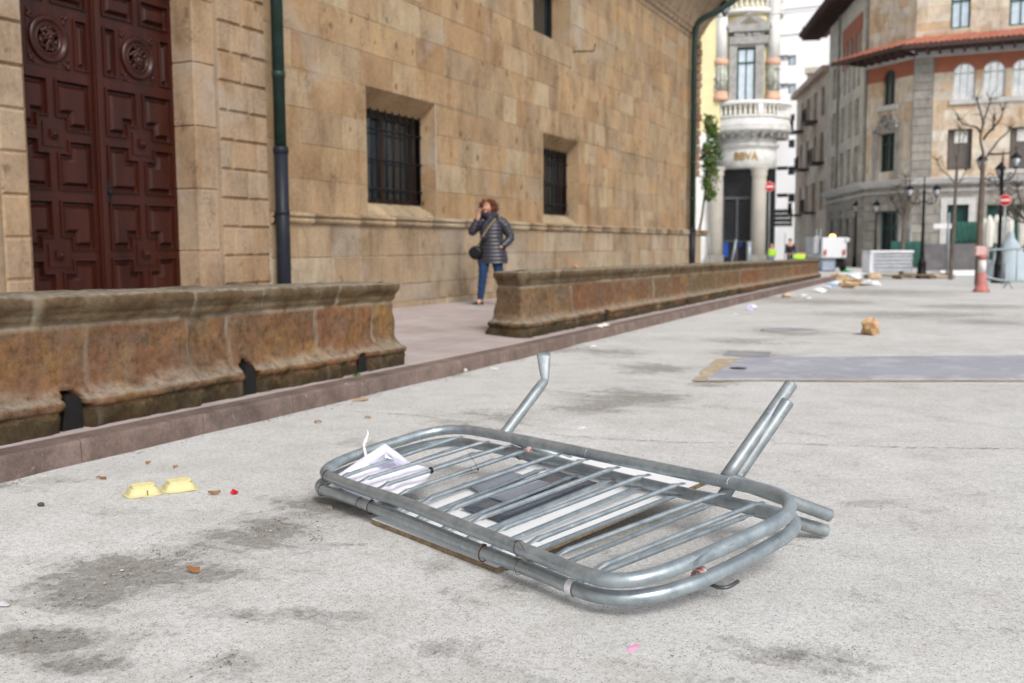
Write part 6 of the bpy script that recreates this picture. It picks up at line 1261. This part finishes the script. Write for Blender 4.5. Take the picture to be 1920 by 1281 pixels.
noentry(1443, 353, 52, 9, 'no entry sign on a pole beside the stone column of the bank'); noentry(1884.5, 381, 30.5, 10.5, 'no entry sign beside the tall lamp at the right edge')
# cables across the street
mb = MB(); mb.tube([CAM+ray(1320, 33)*31, CAM+ray(1450, 27)*40, CAM+ray(1545, 18)*60], .012, 5); mb.build('x', IRON) if False else tag(mb.build('overhead_cable', IRON), 'thin black cable crossing in front of the bank pediment', 'cable', 'thin overhead cables')
mb = MB(); mb.tube([CAM+ray(1640, 6)*64, CAM+ray(1700, -4)*60], .02, 5); tag(mb.build('overhead_cable', IRON), 'short cable against the top of the sandstone corner wall', 'cable', 'thin overhead cables')
# climbing shrub beyond the stone corner
LVS = mat('glossy_leaves', [(.035, .10, .018), (.06, .15, .025), (.10, .17, .03), (.16, .13, .03), (.045, .085, .03)], .45, var=.3, bs=0)
random.seed(12); sh = thing('wall_shrub', 'green shrub growing up behind the corner of the stone building', 'shrub', (XW-.1, CE+1.3, 0)); mb = MB()
mb.tube([(XW-.4, CE+.9, 0), (XW-.1, CE+1.2, 2.), (XW+.15, CE+1.2, 4.2)], [.06, .04, .02], 7); mb.build('stem', BARK, sh); mb = MB()
for k in range(3000):
    z = rnd(2.5, 5.2); wd = .14+.22*math.exp(-((z-4.)/.55)**2)+.12*math.exp(-((z-3.1)/.3)**2)+.1*math.exp(-((z-5.)/.15)**2); an = rnd(0, 6.28); q = V((XW+.16+math.cos(an)*wd*rnd(.2, 1), CE+1.2+math.sin(an)*.45*rnd(), z)); d = V((rnd(-1, 1), rnd(-1, 1), rnd(-.6, .8))).normalized(); s_ = d.orthogonal().normalized(); L_ = rnd(.09, .16)
    if noise.noise(q*2.6) < -.05 and rnd() > .12: continue
    mb.poly([q, q+d*L_*.5+s_*L_*.28, q+d*L_, q+d*L_*.5-s_*L_*.28], rnd())
mb.build('leaves', LVS, sh)
# red and white hazard post
PNK = mat('faded_red_plastic', (.44, .17, .15), .6, var=.25, vs=8); PWH = mat('dirty_white_plastic', (.66, .63, .63), .6, var=.15)
p = V((.07, 27.98, 0)); p.z = gz(p.x, p.y)-.0; hz = thing('hazard_post', 'red and white plastic hazard post with a flared base in front of the crowd fence', 'traffic post', p)
mb = MB(); mb.lathe(p, [(.20, 0), (.20, .05), (.17, .08), (.12, .25), (.10, .5)], 20); mb.build('base', PNK, hz); mb = MB(); mb.lathe(p, [(.098, .5), (.09, .82)], 20); mb.build('white_band', PWH, hz); mb = MB(); mb.lathe(p, [(.095, .82), (.095, .95)], 20); mb.build('red_band', PNK, hz); mb = MB(); mb.box(p+V((-.03, 0, 1.04)), (.34, .12, .26), yaw, bev=.03); mb.build('top_panel', mat('pale_pink_plastic', (.60, .40, .38), .6, var=.2), hz)
# standing crowd barrier on the right
sb = thing('crowd_barrier', 'standing galvanised crowd barrier in front of the pale tarpaulin heap', 'barrier', on_ground(1890, 541), 'galvanised crowd barriers')
o_ = on_ground(1890, 541); def_ = V((1, .25, 0)).normalized(); Pb = lambda a_, z: o_+def_*a_+V((0, 0, z))
mb = MB(); P = [Pb(-.72, .2), Pb(-.72, .85), Pb(-.68, 1.0), Pb(-.5, 1.09), Pb(1.4, 1.09), Pb(1.58, 1.0), Pb(1.62, .85), Pb(1.62, .2)]; mb.tube(smooth_loop(P, 2, True), .030, 10, closed=True); mb.build('frame', GALD, sb)
for k in range(7): mb = MB(); a_ = -.40+k*.30; mb.tube([Pb(a_, .2), Pb(a_, 1.08)], .016, 6); mb.build('bar', GALD, sb)
for a_ in (.0, 1.3): mb = MB(); mb.tube([Pb(a_, .2), Pb(a_, .02)+V((.1, -.28, 0))], .022, 8); mb.tube([Pb(a_, .2), Pb(a_, .02)+V((-.1, .28, 0))], .022, 8); mb.build('leg', GALD, sb)
# pale tarpaulin heap
c = CAM+ray(1893, 500)*34.5; c.z = gz(c.x, c.y); mb = MB(); n = 24; rings = []
for z, r_ in ((0, .92), (.12, .9), (.55, .66), (1.0, .42), (1.3, .26), (1.42, .16), (1.5, .12), (1.66, .10), (1.72, .03)): rings.append([c+V((math.cos(k*2*math.pi/n)*r_*(1+.03*math.sin(k*5)), math.sin(k*2*math.pi/n)*r_*(1+.03*math.sin(k*5)), z)) for k in range(n)])
loft(mb, rings); tag(mb.build('covered_heap', mat('pale_blue_tarpaulin', (.36, .43, .47), .6, var=.12, vs=2)), 'cone shaped heap under a pale blue grey tarpaulin', 'covered heap')
# closed parasols
PAR2 = mat('ivory_canvas', (.66, .64, .58), .85, var=.12, vs=5)
def parasol(px, D, y0, y1, lab, lean=0):
    c = CAM+ray(px, 480)*D; c.z = gz(c.x, c.y); root = thing('closed_parasol', lab, 'parasol', c, 'closed ivory parasols of a cafe terrace'); z0_, z1_ = zat(y1, D)-c.z, zat(y0, D)-c.z; mb = MB(); mb.lathe(c, [(.3, 0), (.3, .06), (.03, .08), (.025, z0_+.2)], 12); mb.build('pole', GALD, root); mb = MB(); n = 32; rings = []; k9 = D*7.2/FPX
    for t, r_ in ((0, .75), (.05, .85), (.3, .9), (.55, 1), (.75, .95), (.9, .6), (.97, .3), (1, .08)): rings.append([c+V((math.cos(k*2*math.pi/n)*r_*k9*(1+.13*math.sin(k*2*math.pi/4)), math.sin(k*2*math.pi/n)*r_*k9*(1+.13*math.sin(k*2*math.pi/4)), z0_+(z1_-z0_)*t)) for k in range(n)])
    loft(mb, rings); mb.build('canopy', PAR2, root)
parasol(1843, 47, 415, 468, 'leftmost closed parasol, half hidden by the tree trunk'); parasol(1853, 46, 409, 470, 'closed parasol just right of the tall tree trunk'); parasol(1866, 50, 408, 462, 'slim closed parasol furthest back beside the lamp pole'); parasol(1876, 46, 411, 462, 'closed parasol right behind the tall street lamp pole'); parasol(1890, 44, 403, 468, 'closed parasol above the peak of the tarpaulin heap'); parasol(1915, 43, 399, 468, 'closed parasol at the right edge of the picture')
# red plastic barriers lying down
for px_, py_, w_, lab in ((1907, 523, .75, 'red plastic barrier section on the ground behind the crowd barrier'), (1872, 526, .16, 'small red plastic piece on the ground beside the standing crowd barrier')):
    c = on_ground(px_, py_); mb = MB(); mb.box(c+V((0, 0, .12)), (w_*1.3, .35, .22), 0, bev=.05); mb.box(c+V((0, 0, .27)), (w_*.9, .2, .1), 0, bev=.03); tag(mb.build('plastic_barrier', mat('bright_red_plastic', (.58, .04, .05), .45)), lab, 'plastic barrier', 'red plastic pieces')
c = on_ground(1890, 527); mb = MB(); mb.box(c+V((-.25, 0, .04)), (.9, .4, .06), .2, bev=.02); tag(mb.build('plastic_sheet', PWH), 'white panel lying flat between the red plastic pieces', 'plastic sheet')
# pallet with wrapped slabs
PWD = mat('pallet_wood', [(.30, .22, .13), (.36, .27, .17), (.24, .17, .10)], .85, var=.3, vs=5); WRP = mat('plastic_wrapped_slabs', (.46, .48, .52), .3, var=.25, vs=5, fine=12, bs=.3); WTOP = mat('white_wrap_top', (.80, .81, .84), .4, var=.1)
def pallet(px, py, w_, lab):
    c = on_ground(px, py); rz = yaw*.9; root = thing('wooden_pallet', lab, 'pallet', c, 'wooden pallets on the worksite'); a_ = V((math.cos(rz), math.sin(rz), 0)); b_ = V((-math.sin(rz), math.cos(rz), 0))
    mb = MB(); 
    for k in range(5): mb.box(c+b_*(k-2)*.24+UPV*.14, (w_, .13, .025), rz, r=rnd())
    mb.build('deck', PWD, root); 
    for k in (-1, 0, 1): mb = MB(); mb.box(c+a_*k*(w_/2-.1)+UPV*.065, (.12, 1.05, .115), rz, r=rnd(), bev=.01); mb.build('block', PWD, root)
    return c, rz
c, rz = pallet(1684, 523, 2.3, 'wooden pallet under the plastic wrapped slabs')
ws = thing('wrapped_slabs', 'stack of paving slabs wrapped in clear and white plastic on a pallet', 'slab stack', c); mb = MB(); q = CAM+ray(1664, 505)*40.5; zb = .17
q = V((q.x, q.y, gz(q.x, q.y))); 
for k in range(5): mb.box(q+UPV*(.28+k*.15), (1.66+.03*(k % 2), 1.0, .135), rz, bev=.02)
mb.build('slabs', WRP, ws); mb = MB(); mb.box(q+UPV*(.28+5*.15-.02), (1.74, 1.08, .10), rz, bev=.04); 
for k in range(12): mb.blob(q+V((math.cos(rz), math.sin(rz), 0))*rnd(-.8, .8)+UPV*.98, .12, 1, .4, scale=(1.5, 1, .4))
mb.build('plastic_hood', WTOP, ws); mb = MB(); mb.box(q-V((math.cos(rz), math.sin(rz), 0))*.80+UPV*.55, (.16, 1.06, .82), rz, bev=.03); mb.build('wrap_fold', WTOP, ws)
pallet(1738, 520, 1.6, 'empty low wooden pallet between the wrapped slabs and the fence foot')
# temporary fence feet, posts and mesh
def fpost(px, D, ytop, lab, r_=.03, foot=True, lean=0.):
    c = CAM+ray(px, 500)*D; c.z = gz(c.x, c.y); root = thing('fence_post', lab, 'fence post', c, 'galvanised site fence posts'); mb = MB(); zt = zat(ytop, D); mb.tube([c+UPV*.05, V((c.x+lean, c.y, zt))], r_, 8); mb.build('tube', GALD, root)
    if foot: mb = MB(); mb.box(c+UPV*.07+RR*(-.1), (.78, .26, .14), yaw+.05, bev=.03); mb.build('concrete_foot', mat('concrete_foot', (.40, .31, .24), .9, var=.3), root)
fpost(1776, 37.5, 404, 'tall grey fence post in a concrete foot behind the steel road plate', .045); fpost(1706, 48, 434, 'thin grey fence post right of the wrapped slabs', .04, False); fpost(1685, 48, 433, 'leaning grey fence post behind the wrapped slabs', .03, False, -.0); fpost(1333, 46, 428, 'grey fence tube leaning by the corner of the stone building', .03, False, -.15); fpost(1404, 49, 455, 'short grey post before the bank door', .12, False); fpost(1370, 50, 452, 'leaning grey tube crossing the bank door', .06, False, .25); fpost(1471, 56, 440, 'thin post in front of the white block base', .03, False)
fpost(1530, 52, 432, 'grey fence tube left of the white utility truck', .035, False); fpost(1537, 52, 432, 'second grey fence tube just left of the white utility truck', .035, False)
HRD = mat('green_mesh_screen', (.025, .085, .068), .8, var=.25, vs=3)
for (x0, x1, y0, y1, D, lab) in ((1669, 1728, 457, 506, 46, 'dark green mesh screen behind the wrapped slabs'), (1788, 1832, 421, 462, 47, 'dark green screen panel in front of the bank ground floor window')):
    c0_, c1_ = CAM+ray(x0, 480)*D, CAM+ray(x1, 480)*D; a_ = (c1_-c0_); a_.z = 0; L_ = a_.length; a_.normalize(); n_ = V((a_.y, -a_.x, 0)); mb = MB(); N_ = 16
    z0_, z1_ = zat(y1, D), zat(y0, D); ctr = V((c0_.x, c0_.y, 0)); g_ = [[mb.vert(ctr+a_*L_*i/N_+n_*.03*math.sin(i*1.7+j)+UPV*(z0_+(z1_-z0_)*j/6)) for i in range(N_+1)] for j in range(7)]
    for j in range(6):
        for i in range(N_): mb.face([g_[j][i], g_[j][i+1], g_[j+1][i+1], g_[j+1][i]], 0, 0, True)
    me0 = mb.build('green_screen', HRD); sd_ = me0.modifiers.new('t', 'SOLIDIFY'); sd_.thickness = .02; tag(me0, lab, 'screen')
c = CAM+ray(1735, 440)*47
# grey site hoarding with white marks, planks
mb = MB(); a0_, a1_ = CAM+ray(1732, 480)*52, CAM+ray(1838, 480)*50; a_ = (a1_-a0_); a_.z = 0; L_ = a_.length; a_.normalize(); n_ = V((a_.y, -a_.x, 0)); mb.rects(V((a0_.x, a0_.y, 0)), a_, UPV, n_, 0, L_, -.35, zat(462, 51), -.05, 0, .5); hd = mb.build('site_hoarding', mat('grey_hoarding', (.23, .215, .22), .8, var=.35, vs=1.5)); tag(hd, 'low grey hoarding with splashed white marks in front of the bank', 'hoarding')
c = CAM+ray(1740, 440)*51; 
mb = MB(); q = CAM+ray(1770, 429)*44; q.z = zat(429, 44); mb.box(q, (.95, .05, .22), yaw, bev=.02); tag(mb.build('white_sign_board', PWH), 'small blank white board mounted beside the tall fence post', 'board')
mb = MB(); q = on_ground(1790, 516); mb.box(q+UPV*.06, (3.0, 1.2, .12), .5, bev=.02); mb.box(q+V((.2, .3, .16)), (2.2, .7, .06), .55, bev=.02); tag(mb.build('white_boards', WTOP), 'white boards stacked flat behind the tall fence post', 'boards')
mb = MB(); q = on_ground(1816, 505); mb.blob(q+UPV*.2, .35, 2, .3, scale=(1.1, .8, .8)); tag(mb.build('soil_sack', mat('brown_sack', (.16, .10, .06), .9, var=.3)), 'brown sack left of the hazard post', 'sack')
# white utility truck seen from behind
tc = CAM+ray(1560, 500)*50; tc.z = gz(tc.x, tc.y); tk = thing('utility_truck', 'small white utility truck with an orange beacon behind the end of the far parapet', 'truck', tc); k5 = 50/FPX; WHP = mat('white_truck_paint', (.62, .63, .65), .3, var=.05, bs=0)
def tb(x0, x1, y0, y1, d0, d1, mt, nm, bev=.04, par=tk): 
    q0 = CAM+ray((x0+x1)/2, 480)*50; z0_, z1_ = zat(y1, 50), zat(y0, 50); mb = MB(); cc = V((q0.x, q0.y, (z0_+z1_)/2))+F0*(d0+d1)/2; mb.box(cc, ((x1-x0)*k5, d1-d0, z1_-z0_), yaw, bev=bev); return mb.build(nm, mt, par)
bx_ = tb(1541, 1588, 449, 488, 0, 2.6, WHP, 'cargo_box'); tb(1529, 1541, 447, 480, .3, 1.8, mat('silver_grey_panel', (.42, .43, .45), .5), 'side_panel'); tb(1584, 1592, 449, 458, -.05, .1, WHP, 'mirror'); ch2 = tb(1544, 1570, 488, 512, .2, 2.2, mat('blue_grey_tank', (.30, .34, .42), .5), 'rear_skirt'); tb(1570, 1586, 489, 506, .4, 2.2, BLACK, 'chassis')
for a_ in (1547, 1582): tb(a_-2, a_+2, 472, 482, -.06, 0, mat('tail_light_red', (.45, .05, .03), .4), 'tail_light', .01, bx_)
for a_ in (1552, 1580): q = CAM+ray(a_, 500)*50.8; mb = MB(); mb.lathe(V((q.x, q.y, gz(q.x, q.y)+.30)), [(.0, -.12), (.24, -.12), (.30, -.08), (.30, .08), (.24, .12), (0, .12)], 24, axis=RR); mb.build('wheel', BLACK, tk)
q = CAM+ray(1561, 447)*51; mb = MB(); mb.lathe(V((q.x, q.y, zat(449, 51))), [(.14, 0), (.14, .06), (.10, .14), (0, .15)], 14); mb.build('beacon', mat('orange_beacon', (.9, .35, .06), .3, bs=0, emit=((1, .42, .12), 6)), bx_)
# people in the distance
def smallperson(px, D, ytop, lab, coat, trous, pose=0, seed=0, hair=(.03, .02, .015)):
    c = CAM+ray(px, 480)*D; c.z = gz(c.x, c.y); Hh = zat(ytop, D)-c.z; s = Hh/1.7; root = thing('person', lab, 'person', (0, 0, 0)); q = lambda x, y, z: V((x*s, y*s, z*s))
    P = {'pel': (0, 0, .92), 'sp': (0, 0, 1.12), 'ch': (0, .0, 1.3), 'nk': (0, 0, 1.45), 'hd': (0, -.01, 1.56), 'ht': (0, 0, 1.64), 'hl': (-.09, 0, .88), 'kl': (-.1, -.06, .48), 'al': (-.1, .02, .09), 'fl': (-.11, -.12, .05), 'hr': (.09, 0, .88), 'kr': (.1, -.02, .48), 'ar': (.1, .08, .09), 'fr': (.11, -.05, .05), 'sl': (-.18, 0, 1.4), 'el': (-.25, -.02, 1.12), 'wl': (-.22, -.14, .92), 'ml': (-.21, -.17, .85), 'sr': (.18, 0, 1.4), 'er': (.25, .0, 1.12), 'wr': (.23, -.1, .90), 'mr': (.22, -.13, .83)}
    if pose: 
        for k in ('sp', 'ch', 'nk', 'hd', 'ht', 'sl', 'el', 'wl', 'ml', 'sr', 'er', 'wr', 'mr'): x, y, z = P[k]; a_ = pose; dz = z-.92; P[k] = (x+dz*math.sin(a_), y, .92+dz*math.cos(a_))
    o_ = list(P); E2 = [('pel', 'sp'), ('sp', 'ch'), ('ch', 'nk'), ('nk', 'hd'), ('hd', 'ht'), ('pel', 'hl'), ('hl', 'kl'), ('kl', 'al'), ('al', 'fl'), ('pel', 'hr'), ('hr', 'kr'), ('kr', 'ar'), ('ar', 'fr'), ('ch', 'sl'), ('sl', 'el'), ('el', 'wl'), ('wl', 'ml'), ('ch', 'sr'), ('sr', 'er'), ('er', 'wr'), ('wr', 'mr')]
    rd = {'pel': .14, 'sp': .13, 'ch': .14, 'nk': .055, 'hd': .09, 'ht': .07, 'sl': .06, 'sr': .06, 'el': .045, 'er': .045, 'hl': .09, 'hr': .09, 'kl': .06, 'kr': .06, 'al': .045, 'ar': .045}
    skin_mesh('body', [q(*P[k]) for k in o_], [(o_.index(a_), o_.index(b_)) for a_, b_ in E2], [rd.get(k, .032)*s for k in o_], SKIN, root, 1)
    def cl(name, keys, f, mt):
        mb = MB()
        for ks in keys: mb.tube(smooth_loop([q(*P[k]) for k in ks], 1, False), [rd.get(ks[0], .04)*s*f]*len(smooth_loop([q(*P[k]) for k in ks], 1, False)), 12)
        mb.build(name, mt, root)
    cl('jacket', [('pel', 'sp', 'ch', 'ch')], 1.22, coat); cl('sleeve', [('sl', 'el', 'wl')], 1.05, coat); cl('sleeve', [('sr', 'er', 'wr')], 1.05, coat); cl('trouser_leg', [('hl', 'kl', 'al')], .92, trous); cl('trouser_leg', [('hr', 'kr', 'ar')], .92, trous)
    mb = MB(); mb.blob(q(*P['ht'])+V((0, .02, -.01)), .105*s, 2, .15, scale=(.95, 1, .9)); mb.build('hair', mat('m_hair', hair, .7), root)
    root.matrix_world = Matrix.Translation(c) @ Matrix.Rotation(yaw, 4, 'Z'); return root
HV = mat('hi_vis_yellow', (.45, .80, .05), .7, var=.1, bs=0); DKC = mat('dark_cloth', (.022, .022, .030), .85)
smallperson(1481, 56, 451, 'person in dark hooded clothes standing in front of the white block', DKC, DKC); smallperson(1447, 57, 461, 'worker in a yellow high visibility vest beside the bank column', HV, mat('pale_blue_work_trousers', (.18, .28, .42), .8), hair=(.5, .3, .1)); smallperson(1492, 55, 470, 'bent worker in a yellow high visibility jacket next to the dark clothed person', HV, DKC, pose=.7); smallperson(1501, 58, 472, 'second bent worker in yellow right of the dark clothed person', HV, DKC, pose=.5)
# litter at the end of the kerb
random.seed(50)
LC = [((.78, .79, .82), 'white'), ((.50, .36, .20), 'tan cardboard'), ((.36, .50, .68), 'light blue'), ((.62, .44, .28), 'brown cardboard'), ((.70, .70, .72), 'pale grey'), ((.50, .10, .09), 'red')]
spots = [(1537, 548, .14, 0, 'nearest to the far kerb end'), (1549, 542, .15, 0, 'second from the kerb side'), (1558, 537, .16, 2, 'beside the truck end of the pile'), (1574, 536, .2, 0, 'in the middle of the litter pile'), (1592, 533, .28, 1, 'in the middle of the litter pile'), (1590, 540, .25, 3, 'at the front of the litter pile'), (1610, 536, .2, 1, 'right side of the litter pile'), (1630, 536, .28, 4, 'flat, at the right end of the litter pile'), (1555, 524, .16, 5, 'behind the litter pile near the kerb end'), (1607, 524, .2, 0, 'behind the litter pile'), (1570, 524, .3, 1, 'low block behind the litter pile'), (1595, 521, .6, 0, 'wide plastic film left of the pallet'), (1640, 524, .3, 3, 'in front of the pallet'), (1505, 556, .07, 4, 'small scrap beside the takeaway box'), (1517, 560, .05, 0, 'tiny scrap right of the takeaway box')]
for i, (x, y, r_, ci, wh) in enumerate(spots): crumple('litter_piece', on_ground(x, y), r_, LC[ci][0], LC[ci][1]+' rubbish scrap '+wh, 'litter', 100+i, (1.2, .8, .4 if i != 11 else .2), 'rubbish piled at the end of the far kerb')
crumple('green_bag', on_ground(1588, 514), .22, (.05, .35, .12), 'green bag lying under the back of the white utility truck', 'bag', 200, (1, .8, .5))
